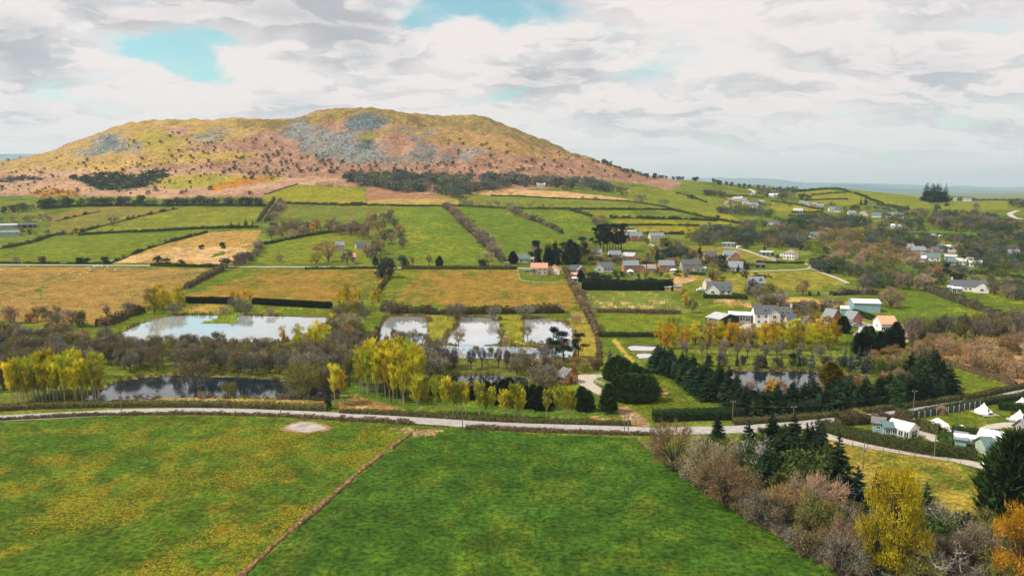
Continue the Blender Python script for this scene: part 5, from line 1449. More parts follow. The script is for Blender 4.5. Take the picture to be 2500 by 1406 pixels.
for x, yb, yt, c, l, w in ((430, 640, 530, C_BROWN, 'thin bare tree on the edge of the first white pond', 1.0), (520, 690, 525, C_BROWN, 'taller bare tree standing in front of the first white pond', .8), (590, 640, 545, C_BROWN, 'dark bare bush at the inner corner of the first white pond', 1.2),
      (620, 480, 430, C_RUST, 'small rusty bush between first and second white ponds', 1.3), (850, 650, 545, C_BROWN, 'spreading bare tree on the point of the middle pond', 1.15), (970, 740, 635, C_BROWN, 'dark pointed bare tree in front of the middle pond', .9),
      (1155, 620, 525, C_BROWN, 'brown bush on the strip right of the middle pond', 1.0), (1190, 665, 580, C_PINK, 'thin pinkish bush on the channel edge', 1.0), (1340, 600, 510, C_OLIVE, 'grey olive bush on the left bank of the third pond', 1.0),
      (1070, 740, 665, C_BROWN, 'thin bare tree along the channel, near the pointed one', 1.0), (1690, 500, 430, C_PINK, 'pinkish sapling bush right of the third pond', 1.0)):
 T('bare' if yb - yt > 80 else 'scrub', 'E', x, yb, yt, c, l, w)
T('willow', 'E', 1230, 660, 585, C_GOLD, 'small golden bush on the right strip between ponds', 1.0)
T('willow', 'E', 330, 650, 565, C_YEL, 'small yellow willow in the first white pond edge', .9)
T('willow', 'E', 395, 660, 560, C_GOLD, 'golden willow at the corner of the first white pond', 1.0)
T('willow', 'E', 245, 640, 540, C_YEL, 'yellow willow left of the first white pond', 1.2)
for x, yb, yt, c, w, l in ((370, 430, 335, C_GREY, 1.3, 'leftmost'), (830, 470, 335, C_GREY, .9, 'second'), (1100, 470, 355, C_GREY, .85, 'third'), (1320, 455, 355, C_GREY, 1.3, 'fourth'), (640, 425, 360, C_BROWN, 1.3, 'lowest brown'), (1560, 415, 350, C_PINK, 1.4, 'rightmost pinkish')):
 T('scrub', 'E', x, yb, yt, c, f'{l} grey domed bush in the belt above the three ponds' if 'e' in l and 'brown' not in l and 'pink' not in l else f'{l} bush in the belt above the three ponds', w)
for x, yb, yt, w, l in ((1515, 770, 535, .9, 'leftmost of the three dark pines by the third pond'), (1600, 770, 560, 1.25, 'broadest of the three dark pines by the third pond'), (1705, 740, 570, 1.15, 'rightmost of the three dark pines by the third pond')):
 T('pine', 'E', x, yb, yt, (.020, .040, .034), l, w)
for i, (x, yb, yt) in enumerate([(1005, 1050, 925), (1050, 1060, 915), (1110, 1070, 925), (1165, 1075, 905), (1215, 1080, 895), (1270, 1085, 930), (1330, 1095, 945), (1380, 1100, 940), (1430, 1110, 950), (1480, 1105, 960), (660, 1010, 920), (720, 1010, 930), (880, 1020, 930), (930, 1040, 940)]):
 T('cypress', 'E', x, yb, yt, (.030, .055, .028), f"dark cypress behind the poplar row, {ordinal(i)} planted", 1.25, 'dark cypresses behind the poplar row')
for x, yb, yt, w, l in ((1725, 1118, 955, 1.1, 'left one of the dark cypress pair beyond the poplar row'), (1775, 1120, 985, 1.2, 'right one of the dark cypress pair beyond the poplar row'), (1920, 1130, 935, 1.1, 'dark rounded cypress alone by the lodge drive')):
 T('cypress', 'E', x, yb, yt, (.042, .078, .026), l, w)
CY = [(2000, 1040, 880), (2050, 1055, 868), (2105, 1060, 866), (2160, 1058, 868), (2210, 1045, 872), (2235, 1010, 880), (1925, 900, 770), (1955, 905, 745), (1985, 915, 735), (2020, 930, 750), (2060, 945, 770), (2100, 960, 790), (2150, 970, 815), (2190, 985, 830)]
for i, (x, yb, yt) in enumerate(CY):
 T('cypress', 'E', x, yb, yt, (.050, .090, .026), f"dense green cypress by the lodge drive, {ordinal(i)} {'in the tall front block' if i < 6 else 'along the stepped row behind'}", 1.35 if i < 6 else 1.2, 'cypress block beside the lodge drive')
T('spruce', 'E', 1930, 870, 680, C_TEAL, 'bluish spruce behind the cypress block', 1.0)
hedge('dense evergreen undergrowth joining the road side spruces of the pond belt', 'F', [(520, 925), (700, 915), (950, 900), (1200, 880), (1500, 850), (1700, 825), (1870, 800)], 7.0, 6.0, (.020, .036, .019), .6, dens=.8)
hedge('dense evergreen undergrowth joining the left arm of the pond belt', 'F', [(-150, 585), (0, 665), (150, 745), (300, 810), (450, 875), (540, 915)], 7.0, 6.0, (.020, .036, .019), .6, dens=.8)
hedge('dense evergreen undergrowth at the right end of the pond belt', 'F', [(1870, 785), (1850, 720), (1810, 670)], 7.5, 6.0, (.020, .036, .019), .6, dens=.8)
cluster('spruce', along_px('F', [(-170, 590), (0, 680), (150, 760), (300, 830), (450, 890), (560, 925)], 2.7, RV, 1.0), 6.6, 8.8, PAL_SPR, 'in the spruce belt left arm, front row', 'spruces of the left arm', wide=(1.7, 2.2))
cluster('spruce', along_px('F', [(-160, 560), (0, 610), (150, 680), (300, 740), (420, 790)], 3.2, RV, 1.2), 6.4, 8.4, PAL_SPR, 'in the spruce belt left arm, back row', 'spruces of the left arm back row', wide=(1.7, 2.2))
cluster('spruce', along_px('F', [(500, 925), (700, 915), (950, 900), (1200, 880), (1500, 850), (1700, 825), (1880, 800)], 2.6, RV, .8), 6.8, 8.6, PAL_SPR, 'in the spruce belt along the road', 'spruces along the road', wide=(1.8, 2.3))
cluster('spruce', along_px('F', [(720, 860), (950, 850), (1200, 832), (1500, 800), (1880, 760)], 3.0, RV, 1.2), 6.2, 8.2, PAL_SPR, 'in the second row behind the road spruces', 'spruces behind the road row', wide=(1.8, 2.3))
cluster('spruce', np.concatenate([along_px('F', [(1880, 770), (1860, 710), (1820, 660)], 5, RV, .8), along_px('F', [(1780, 780), (1760, 720), (1700, 660)], 5, RV, .8)]), 9, 11, PAL_SPR, 'in the tall right end of the spruce belt', 'spruces of the tall right end', wide=(1.6, 2.0))
cluster(['scrub', 'budding', 'bare'], along_px('F', [(440, 760), (650, 770), (830, 770), (950, 760), (1150, 740), (1350, 720), (1500, 690), (1640, 660)], 5, RV, 2), 3, 5, [('pinkish', C_PINK), ('pale', (.36, .27, .20)), ('rusty', C_RUST)], 'on the near bank of the ringed pond', 'pale bushes on the near bank of the ringed pond')
T('cypress', 'F', 1080, 715, 545, (.19, .15, .015), 'golden green conifer on the bank of the ringed pond', 1.6)
T('willow', 'F', 650, 800, 640, C_GOLD, 'orange gold birch among the front spruces', 1.0)
T('bare', 'F', 530, 920, 760, C_PINK, 'pale bare birch in front of the spruces at the belt corner', .7)
cluster('thinspruce', along_px('F', [(200, 575), (400, 580), (600, 580), (800, 583), (1000, 588), (1150, 600)], 4.4, RV, 1.0), 5.0, 7.2, [('slate green', (.060, .085, .075)), ('dark', (.040, .06, .05)), ('grey', (.10, .115, .10))], 'on the far bank of the ringed pond', 'larches on the far bank of the ringed pond')
cluster(['bush', 'scrub'], along_px('F', [(170, 560), (400, 562), (700, 565), (1000, 570), (1200, 580)], 5.5, RV, 1.2), 3.2, 4.8, [('dark', (.035, .05, .035)), ('dark grey', (.07, .07, .06))], 'under the larches of the ringed pond', 'undergrowth below the larches')
cluster(['thinspruce', 'bare'], scatter_px('F', [(1110, 560), (1250, 560), (1380, 590), (1350, 640), (1180, 600)], 9, 4, RV), 6.5, 9, [('grey', (.13, .135, .12)), ('slate green', (.06, .09, .075))], 'in the grey group by the dark cypresses', 'grey larches beside the cypress group')
cluster('cypress', scatter_px('F', [(1210, 460), (1330, 420), (1550, 400), (1560, 460), (1420, 500), (1250, 490)], 13, 4, RV), 6, 9, PAL_SPR, 'in the cypress group below the terracotta roof', 'cypress group by the white house', wide=(1.0, 1.3))
cluster(['bush', 'scrub', 'budding'], scatter_px('F', [(1380, 560), (1500, 530), (1640, 590), (1600, 650), (1400, 640)], 9, 4, RV), 4, 7, [('olive', C_OLIVE), ('rusty', C_RUST), ('pinkish', C_PINK), ('green', C_MIDG)], 'in the thicket beside the green corner pasture', 'thicket by the corner pasture')
cluster('willow', scatter_px('F', [(-120, 450), (0, 420), (200, 420), (420, 440), (640, 450), (900, 460), (1110, 450), (1110, 400), (850, 380), (500, 410), (150, 390), (-120, 400)], 40, 3.6, RV), 6.5, 10, [('golden', C_GOLD), ('orange gold', (.44, .26, .02)), ('olive yellow', (.30, .25, .025)), ('yellow', C_YEL)], 'in the golden belt above the ringed pond', 'golden willow belt above the ringed pond', wide=(.95, 1.25))
cluster(['bare', 'alder'], scatter_px('F', [(0, 470), (400, 480), (800, 490), (1050, 500), (1050, 530), (400, 530), (0, 520)], 16, 4, RV), 4.5, 6.5, [('mauve', C_MAUVE), ('grey', C_GREY), ('pale', (.30, .24, .2))], 'below the golden belt', 'grey trees below the golden belt')
T('bare', 'F', 470, 430, 255, C_PINK, 'bare pink brown tree in front of the white house yard', .9)
cluster('willow', scatter_px('F', [(820, 330), (1000, 330), (1110, 360), (1110, 300), (960, 270), (850, 270)], 9, 3.4, RV), 4.5, 6.5, [('golden', C_GOLD), ('orange gold', (.44, .23, .02))], 'around the tan cottage', 'golden trees around the tan cottage')
cluster('willow', scatter_px('E', [(2280, 620), (2400, 560), (2460, 620), (2450, 700), (2300, 680)], 6, 3.6, RV), 7, 10, [('golden', C_GOLD), ('olive yellow', (.30, .235, .03))], 'beside the small pools', 'golden willows beside the small pools')
T('cypress', 'F', 1165, 330, 215, C_CYP, 'dark green conifer in front of the brick bungalow', 1.5)
T('bare', 'F', 880, 260, 195, C_PINK, 'pinkish bare tree behind the tan cottage', 1.4)
cluster(['scrub', 'budding', 'scrub'], scatter_px('F', [(1640, 480), (1800, 420), (2100, 420), (2500, 440), (2560, 700), (2350, 660), (2000, 570), (1760, 520)], 62, 4.6, RV), 3.5, 6.5, [('rusty', C_RUST), ('pinkish', C_PINK), ('tan', (.34, .22, .11)), ('brown', C_BROWN)], 'in the rust coloured scrub at the right', 'rust coloured scrub at the right edge')
cluster(['bare', 'budding', 'alder'], scatter_px('F', [(1650, 420), (1900, 400), (2200, 400), (2520, 410), (2520, 340), (2200, 320), (1880, 350), (1620, 340)], 34, 5, RV), 8, 12, PAL_WOOD + [('dark', (.09, .085, .07)), ('olive', C_OLIVE)], 'in the bare wood below the green pasture', 'bare wood below the wide pasture')
T('bush', 'F', 1780, 375, 240, (.055, .075, .055), 'big dark ivy covered tree beside the pale concrete patch', 1.15)
T('alder', 'F', 1590, 410, 280, C_PINK, 'tall thin bare tree beside the white wall, left one', .7)
T('alder', 'F', 1650, 460, 290, C_BROWN, 'tall thin bare tree beside the white wall, right one', .7)
T('alder', 'F', 2370, 430, 250, C_PINK, 'pale stemmed birch standing above the rust scrub', .7)
for row in (('bare', 1640, 1150, 1020, (.24,.165,.075), 1.0, 'brown bare tree in front of the road at the tip of the lower wood'), ('bare', 1612, 1105, 1035, (.17,.13,.08), 1.1, 'small bare tree at the meadow corner by the road'),
   ('spruce', 1752, 1085, 1012, (.025, .05, .035), 1.7, 'dark spruce rising in front of the road, left one'), ('spruce', 1828, 1130, 1028, (.025, .05, .035), 1.7, 'dark spruce rising in front of the road, broad one'),
   ('spruce', 1855, 1150, 1060, (.028, .055, .035), 1.5, 'dark spruce behind the broad one near the road'),
   ('budding', 1718, 1180, 1055, (.34, .30, .19), .95, 'pale cream green willow dome in the lower wood'), ('budding', 1745, 1215, 1085, (.22,.165,.09), .9, 'rust brown tree below the cream green dome'), ('budding', 1770, 1235, 1100, (.24,.165,.075), .8, 'orange brown tree next to the white dead tree'),
   ('dead', 1828, 1180, 1078, C_WHITE, 1.0, 'bleached white dead tree in the lower wood'),
   ('spruce', 1900, 1190, 1052, C_SPR, 1.5, 'dark conifer at the top of the lower wood, first of the dark group'), ('spruce', 1935, 1170, 1068, C_SPR, 1.5, 'second conifer of the dark group in the lower wood'), ('spruce', 1978, 1190, 1066, C_SPR, 1.4, 'third conifer of the dark group in the lower wood'),
   ('spruce', 1872, 1230, 1085, C_SPR, 1.3, 'lower conifer at the left of the dark group'), ('spruce', 2038, 1235, 1062, C_SPR, 1.5, 'tall dark spruce at the right edge of the dark group'),
   ('bush', 1960, 1215, 1105, (.085, .12, .03), 1.1, 'green leafy tree below the dark group'), ('bush', 2010, 1220, 1095, (.09, .12, .03), 1.0, 'olive leafy tree beside the tall dark spruce'), ('bush', 1925, 1230, 1130, (.08, .11, .03), 1.0, 'dark olive shrub under the conifers'),
   ('bare', 1965, 1290, 1145, (.26,.205,.13), .95, 'pinkish bare tree in the middle of the lower wood'), ('bare', 2010, 1295, 1155, (.42, .27, .18), .9, 'pale pink twigged tree near the middle of the lower wood'), ('bare', 1925, 1300, 1170, (.42, .26, .12), .95, 'tan bare tree leaning over the meadow edge'),
   ('budding', 1830, 1260, 1170, (.24,.165,.075), .95, 'rounded rust brown bush at the meadow edge'), ('budding', 1875, 1290, 1190, (.165,.15,.12), 1.0, 'mauve bush at the meadow edge right of the rust one'), ('scrub', 1790, 1235, 1165, (.17,.13,.08), 1.0, 'brown bush at the meadow edge near the white dead tree'),
   ('budding', 1985, 1340, 1200, C_OLIVE, .8, 'olive grey leafy tree in the lower wood'), ('spruce', 2088, 1245, 1140, (.03, .055, .045), 1.7, 'dark spruce in front of the gold meadow, left of pair'), ('spruce', 2140, 1240, 1140, (.03, .055, .045), 1.3, 'dark spruce in front of the gold meadow, right of pair'),
   ('bigwillow', 2175, 1440, 1160, (.44, .34, .020), .85, 'large yellow willow in the lower wood'), ('bigwillow', 2135, 1440, 1270, (.36, .28, .02), .8, 'yellow green lower crown left of the large yellow willow'), ('bigwillow', 2490, 1480, 1215, (.52, .27, .02), .85, 'orange gold willow at the bottom right corner'),
   ('spruce', 2256, 1290, 1180, (.05, .085, .05), 1.6, 'green spruce right of the large yellow willow'), ('pine', 2262, 1290, 1215, (.05, .08, .055), 1.2, 'short blue green conifer under the green spruce'),
   ('cypress', 2475, 1300, 1075, (.030, .058, .016), 1.35, 'great dark cypress at the right edge, front one'), ('cypress', 2505, 1270, 1070, (.028, .055, .016), 1.3, 'great dark cypress at the right edge, back one'),
   ('budding', 2045, 1400, 1260, (.24,.165,.075), .8, 'rust pink tree above the meadow edge'), ('budding', 2075, 1385, 1245, (.26,.205,.13), .7, 'pinkish tree close to the large yellow willow'), ('bare', 2060, 1440, 1300, (.165,.15,.12), 1.0, 'mauve bare tree at the bottom of the wood'),
   ('dead', 2280, 1450, 1325, C_WHITE, 1.3, 'bleached branching tree near the bottom edge'), ('bare', 2330, 1420, 1290, (.17,.13,.08), 1.0, 'brown bare tree near the bottom right'), ('budding', 2390, 1400, 1265, (.26,.205,.13), .9, 'dusky pink tree left of the orange gold willow'),
   ('bare', 2250, 1400, 1290, (.12, .10, .09), 1.1, 'dark bare tree under the green spruce'), ('budding', 2320, 1350, 1265, C_OLIVE, 1.0, 'olive bush at the edge of the gold meadow'), ('bush', 2365, 1345, 1258, (.04, .06, .045), .9, 'dark slate green bush at the edge of the gold meadow'),
   ('bush', 2270, 1345, 1250, (.06, .12, .03), .9, 'green bush below the green spruce'), ('thinspruce', 2170, 1260, 1150, (.05, .055, .03), 1.0, 'thin bare spire behind the large yellow willow')):
 k, x, yb, yt, c, w, l = row
 T(k, 'P', x, yb, yt, c, l, w)
cluster(['scrub', 'bare', 'scrub'], along_px('P', [(1590, 1105), (1680, 1170), (1790, 1245), (1900, 1310), (2010, 1375), (2100, 1430)], 2.6, RV, .7), 2.2, 4.2, [('grey', C_GREY), ('brown', C_BROWN), ('dark', (.08, .07, .06)), ('mauve', C_MAUVE)], 'in the thorn edge of the green meadow', 'thorn edge of the lower wood')
cluster(['bare', 'budding', 'scrub'], scatter_px('P', [(1650, 1120), (1760, 1110), (1900, 1220), (2080, 1260), (2120, 1300), (2080, 1400), (1900, 1290), (1740, 1190)], 22, 3.2, RV), 5.0, 8.0, PAL_WOOD + [('green', C_MIDG), ('dark green', (.05, .08, .035)), ('olive', C_OLIVE)], 'filling the upper half of the lower wood', 'mixed trees of the lower wood')
cluster(['bare', 'budding', 'bush', 'scrub'], scatter_px('P', [(2100, 1330), (2230, 1300), (2420, 1310), (2560, 1330), (2560, 1480), (2100, 1480)], 22, 3.4, RV), 5.0, 8.0, PAL_WOOD + [('slate green', (.05, .07, .055)), ('olive', C_OLIVE), ('dark', (.08, .075, .06))], 'filling the bottom right of the lower wood', 'mixed trees of the bottom right')
cluster('spruce', scatter_px('P', [(1880, 1090), (2000, 1100), (2030, 1200), (1900, 1190)], 14, 2.6, RV), 7.0, 10.5, PAL_SPR, 'deep in the dark group of the lower wood', 'conifers inside the lower wood', wide=(1.2, 1.5))
T('budding', 'M', 610, 300, 165, (.36, .31, .03), 'yellow green bush by the road above the lane hedge', 1.2)
T('scrub', 'M', 730, 300, 225, (.40, .22, .09), 'orange bush beside the yellow green one at the road', 1.4)
T('scrub', 'M', 920, 370, 255, (.12, .09, .075), 'dark thorn bush behind the marquee', 1.2)
T('bare', 'M', 1560, 240, 130, (.42, .26, .17), 'bare pinkish tree inside the campsite fence', 1.3)
T('bush', 'M', 1590, 470, 370, C_MIDG, 'round green bush beside the stretched tent', .9)
T('bush', 'M', 2190, 490, 430, (.10, .13, .03), 'clipped green bush on the hedge bay', 1.0)
T('spruce', 'M', 1920, 660, 565, (.035, .065, .03), 'little conifer poking above the tall lane hedge', 1.8)
T('scrub', 'M', 2360, 240, 200, (.20, .06, .06), 'small dark red shrub on the campsite lawn', 1.2)
for cr, x, yb, yt, c, k, l in (('A', 300, 1302, 1240, C_BROWN, 'bush', 'dark bush tree on the lane left of the pair of domed shrubs'), ('A', 120, 1300, 1240, C_PINK, 'budding', 'small pinkish tree on the lane at the far left'), ('A', 575, 1302, 1250, C_DKG, 'bush', 'dark domed shrub on the lane, left of the pair'),
       ('A', 615, 1302, 1255, C_DKG, 'bush', 'dark domed shrub on the lane, right of the pair'), ('A', 755, 1304, 1245, C_DKG, 'bush', 'large dark shrub on the lane near the straw field corner'), ('A', 1130, 1296, 1240, C_DKG, 'bush', 'dark little tree at the straw field edge, taller'),
       ('A', 1193, 1300, 1255, C_DKG, 'bush', 'dark little tree at the straw field edge, shorter'), ('A', 1300, 1310, 1268, (.10, .085, .05), 'bush', 'brown bush below the straw field'), ('A', 1610, 1328, 1255, (.07, .085, .07), 'bush', 'grey green tree at the lane crossing'),
       ('A', 1690, 1318, 1240, C_GREY, 'scrub', 'grey bush right of the lane crossing'), ('A', 1745, 1300, 1215, C_GREY, 'scrub', 'taller grey bush right of the lane crossing'), ('A', 810, 1025, 955, C_GREY, 'farbare', 'lone grey tree in the wide yellow green field'),
       ('A', 1440, 1195, 1160, C_DKG, 'bush', 'small dark bramble in the straw field'), ('A', 1590, 1190, 1145, C_DKG, 'bush', 'larger dark bramble in the straw field'), ('A', 1790, 810, 780, C_BLUE, 'farbush', 'grey bush in the bracken above the tree belt'),
       ('A', 2345, 1290, 1120, C_RUST, 'budding', 'rusty tree in front of the pale house'), ('A', 2260, 1305, 1215, (.28, .20, .03), 'budding', 'yellow olive tree beside the lane near the pale house'), ('A', 2000, 1290, 1225, C_PINK, 'budding', 'faint pinkish tree on the green field by the lane'),
       ('B', 55, 1305, 1190, (.13, .12, .11), 'bare', 'dark bare tree beside the pale house lane'), ('B', 255, 1310, 1255, (.045, .06, .05), 'cypress', 'dark conical bush at the lane, leftmost'), ('B', 335, 1400, 1250, (.06, .075, .055), 'bush', 'ivy tree standing out from the lane over the orange field'),
       ('B', 370, 1320, 1265, (.045, .06, .05), 'cypress', 'dark conical bush right of the ivy tree'), ('B', 455, 1315, 1240, (.05, .07, .055), 'bush', 'dark round tree at the foot of the bright field'), ('B', 640, 1318, 1225, C_PINK, 'alder', 'thin pinkish tree at the foot of the bright field'),
       ('B', 710, 1318, 1250, (.04, .06, .045), 'cypress', 'dark conical evergreen at the foot of the bright field'), ('B', 1020, 1330, 1265, (.04, .06, .045), 'bush', 'dark round evergreen at the hedge before the houses'), ('B', 1065, 1318, 1205, C_PINK, 'bare', 'pinkish bare tree before the houses'),
       ('B', 520, 1315, 1240, C_PINK, 'alder', 'faint thin tree at the left foot of the bright field'), ('B', 2310, 890, 830, (.11, .13, .12), 'farbare', 'lone grey tree on the far green pasture'), ('B', 2160, 860, 795, C_MAUVE, 'farbare', 'mauve tree beside the far field corner'),
       ('B', 2130, 850, 800, C_GREY, 'farbare', 'grey tree left of the mauve one at the far corner'), ('B', 1735, 838, 812, C_RUST, 'farbare', 'little tree in the straw field, left'), ('B', 1828, 842, 815, C_RUST, 'farbare', 'little tree in the straw field, right'), ('B', 1220, 812, 785, C_RUST, 'farbare', 'little tree at the end of the straw field')):
 T(k, cr, x, yb, yt, c, l, 1.15)
cluster('farspruce', along_px('A', [(1645, 1045), (1700, 1045), (1760, 1042), (1810, 1042)], 6, RV, 1), 7, 11, PAL_SPR, 'at the end of the thick left hedge', 'dark conifers at the hedge end', False)
cluster(['farbare', 'bush'], np.concatenate([along_px('A', [(0, 935), (150, 925), (300, 905), (560, 890), (760, 888)], 5.5, RV, 4), along_px('A', [(760, 888), (1000, 885), (1400, 885), (1900, 885)], 6, RV, 3.5)]), 8, 14, [('dark green', (.045, .07, .045)), ('slate', (.075, .09, .08)), ('grey', (.11, .11, .095)), ('olive', (.09, .10, .04))], 'in the tree belt under the bracken', 'tree belt under the bracken', False)
cluster('farbare', along_px('A', [(0, 1010), (130, 1005), (250, 1000), (340, 1000)], 8, RV, 3), 7, 10, [('pinkish', C_PINK), ('grey', C_GREY), ('mauve grey', C_MAUVE)], 'near the far left barns', 'trees near the far left barns', False)
cluster(['farbare', 'bush'], along_px('A', [(150, 1075), (350, 1100), (430, 1090), (500, 1080)], 9, RV, 3), 4, 7, [('olive', C_OLIVE), ('grey', C_GREY)], 'between the left fields', 'bushes between the left fields', False)
cluster('farbare', along_px('A', [(1930, 990), (1960, 950), (2000, 920), (2020, 880)], 7, RV, 1.5), 7, 10, [('grey', C_GREY), ('pinkish', C_PINK), ('dark', (.09, .09, .08))], 'beside the rising lane', 'rounded trees beside the lane', False)
cluster(['bare', 'budding'], scatter_px('A', [(1900, 1120), (1950, 1050), (2150, 1030), (2460, 1050), (2640, 1070), (2600, 1100), (2300, 1100), (2050, 1135)], 34, 5.5, RV), 9, 13, [('grey', C_GREY), ('mauve', C_MAUVE), ('pinkish', C_PINK), ('rusty', C_RUST), ('brown', C_BROWN)], 'in the rounded copse left of the long field', 'rounded bare copse')
cluster(['scrub', 'budding'], along_px('A', [(1870, 1180), (1830, 1230), (1780, 1280), (1700, 1310)], 6, RV, 2), 5, 8, [('grey', C_GREY), ('pale', (.36, .30, .26)), ('mauve', C_MAUVE)], 'down the right side of the straw field', 'bushes down the straw field side')
T('willow', 'A', 2240, 1095, 1005, C_GOLD, 'yellow tree in the rounded copse', 1.1)
cluster(['bare', 'budding', 'alder'], scatter_px('B', [(90, 1080), (200, 1000), (360, 960), (440, 1090), (470, 1240), (400, 1180), (330, 1200), (240, 1300), (150, 1300), (230, 1180)], 34, 5, RV), 8, 13, [('grey', C_GREY), ('pinkish', C_PINK), ('mauve', C_MAUVE), ('dark', (.10, .10, .10)), ('rusty', C_RUST)], 'in the bare belt left of the bright field', 'bare belt beside the bright field')
cluster(['farbare', 'budding'], along_px('B', [(760, 905), (830, 960), (880, 1020), (950, 1080), (1010, 1130), (1080, 1200), (1150, 1270)], 8.5, RV, 1.5), 6.5, 12, [('mauve', C_MAUVE), ('pinkish', C_PINK), ('grey', C_GREY)], 'in the hedge right of the bright field', 'hedge trees right of the bright field', False)
cluster(['farbare', 'farbare', 'bush'], along_px('B', [(1210, 930), (1260, 950), (1330, 985), (1400, 1000), (1470, 1030), (1530, 1060), (1580, 1085)], 8, RV, 1.5), 5, 10, [('mauve', C_MAUVE), ('pinkish', C_PINK), ('dark', (.06, .075, .06))], 'in the slanting hedge above the pines', 'hedge trees above the pines', False)
cluster('farbare', along_px('B', [(860, 850), (900, 880), (960, 890), (1200, 895), (1250, 905), (1500, 900)], 12, RV, 2), 5, 9, [('pinkish', C_PINK), ('mauve', C_MAUVE), ('grey', C_GREY)], 'along the top hedge of the long fields', 'trees along the top hedge', False)
cluster('farbare', scatter_px('B', [(1800, 1030), (1930, 1030), (1930, 1000), (1800, 990)], 5, 5, RV), 7, 10, [('pinkish', C_PINK), ('rusty', C_RUST), ('mauve', C_MAUVE)], 'in the clump beside the strip fields', 'clump beside the strip fields', False)
cluster(['farbare', 'farbush', 'farbare'], scatter_px('B', [(0, 690), (200, 685), (420, 665), (600, 690), (900, 680), (1100, 690), (1300, 700), (1600, 715), (1820, 720), (2000, 790), (2050, 815), (1700, 775), (1350, 752), (1000, 795), (860, 830), (600, 790), (450, 800), (300, 760), (130, 745), (0, 710)], 210, 5, RV), 9, 16,
  [('slate green', (.12, .15, .12)), ('grey', (.17, .17, .14)), ('grey green', (.15, .18, .09)), ('dark green', (.07, .11, .07)), ('dark grey', (.12, .125, .11)), ('bluish', (.11, .145, .14))], 'in the wood at the foot of the hill', 'wood at the foot of the hill', False, wide=(1.05, 1.35))
cluster(['pine', 'spruce'], scatter_px('N', [(640, 430), (700, 390), (880, 380), (890, 440), (800, 445), (660, 440)], 11, 4.5, RV), 13, 19, [('blackish green', (.018, .034, .026)), ('dark green', (.026, .048, .030))], 'in the dark clump behind the pink roofed house', 'dark conifer clump by the pink roofed house')
cluster(['pine'], scatter_px('N', [(1330, 275), (1400, 255), (1690, 250), (1690, 285), (1500, 280)], 14, 4.5, RV), 17, 23, [('blackish green', (.016, .030, .024)), ('dark green', (.022, .042, .028))], 'in the tall black pine clump above the village', 'tall black pine clump', wide=(.8, 1.0))
cluster(['pine', 'cypress'], np.array([at(*V('N', [p])[0])[0] for p in ((960, 430), (1010, 425), (1055, 430), (1100, 425), (1180, 420), (1240, 400))]), 13, 21, [('dark green', (.024, .045, .03)), ('slate green', (.05, .07, .055))], 'between the pine clumps above the village', 'conifers between the pine clumps')
cluster(['bare', 'budding'], scatter_px('N', [(900, 420), (1000, 330), (1140, 340), (1330, 330), (1320, 420), (1100, 440)], 9, 5, RV), 9, 14, [('grey', C_GREY), ('pinkish', C_PINK), ('rusty', C_RUST), ('olive', C_OLIVE)], 'among the conifers above the village', 'bare trees among the conifers')
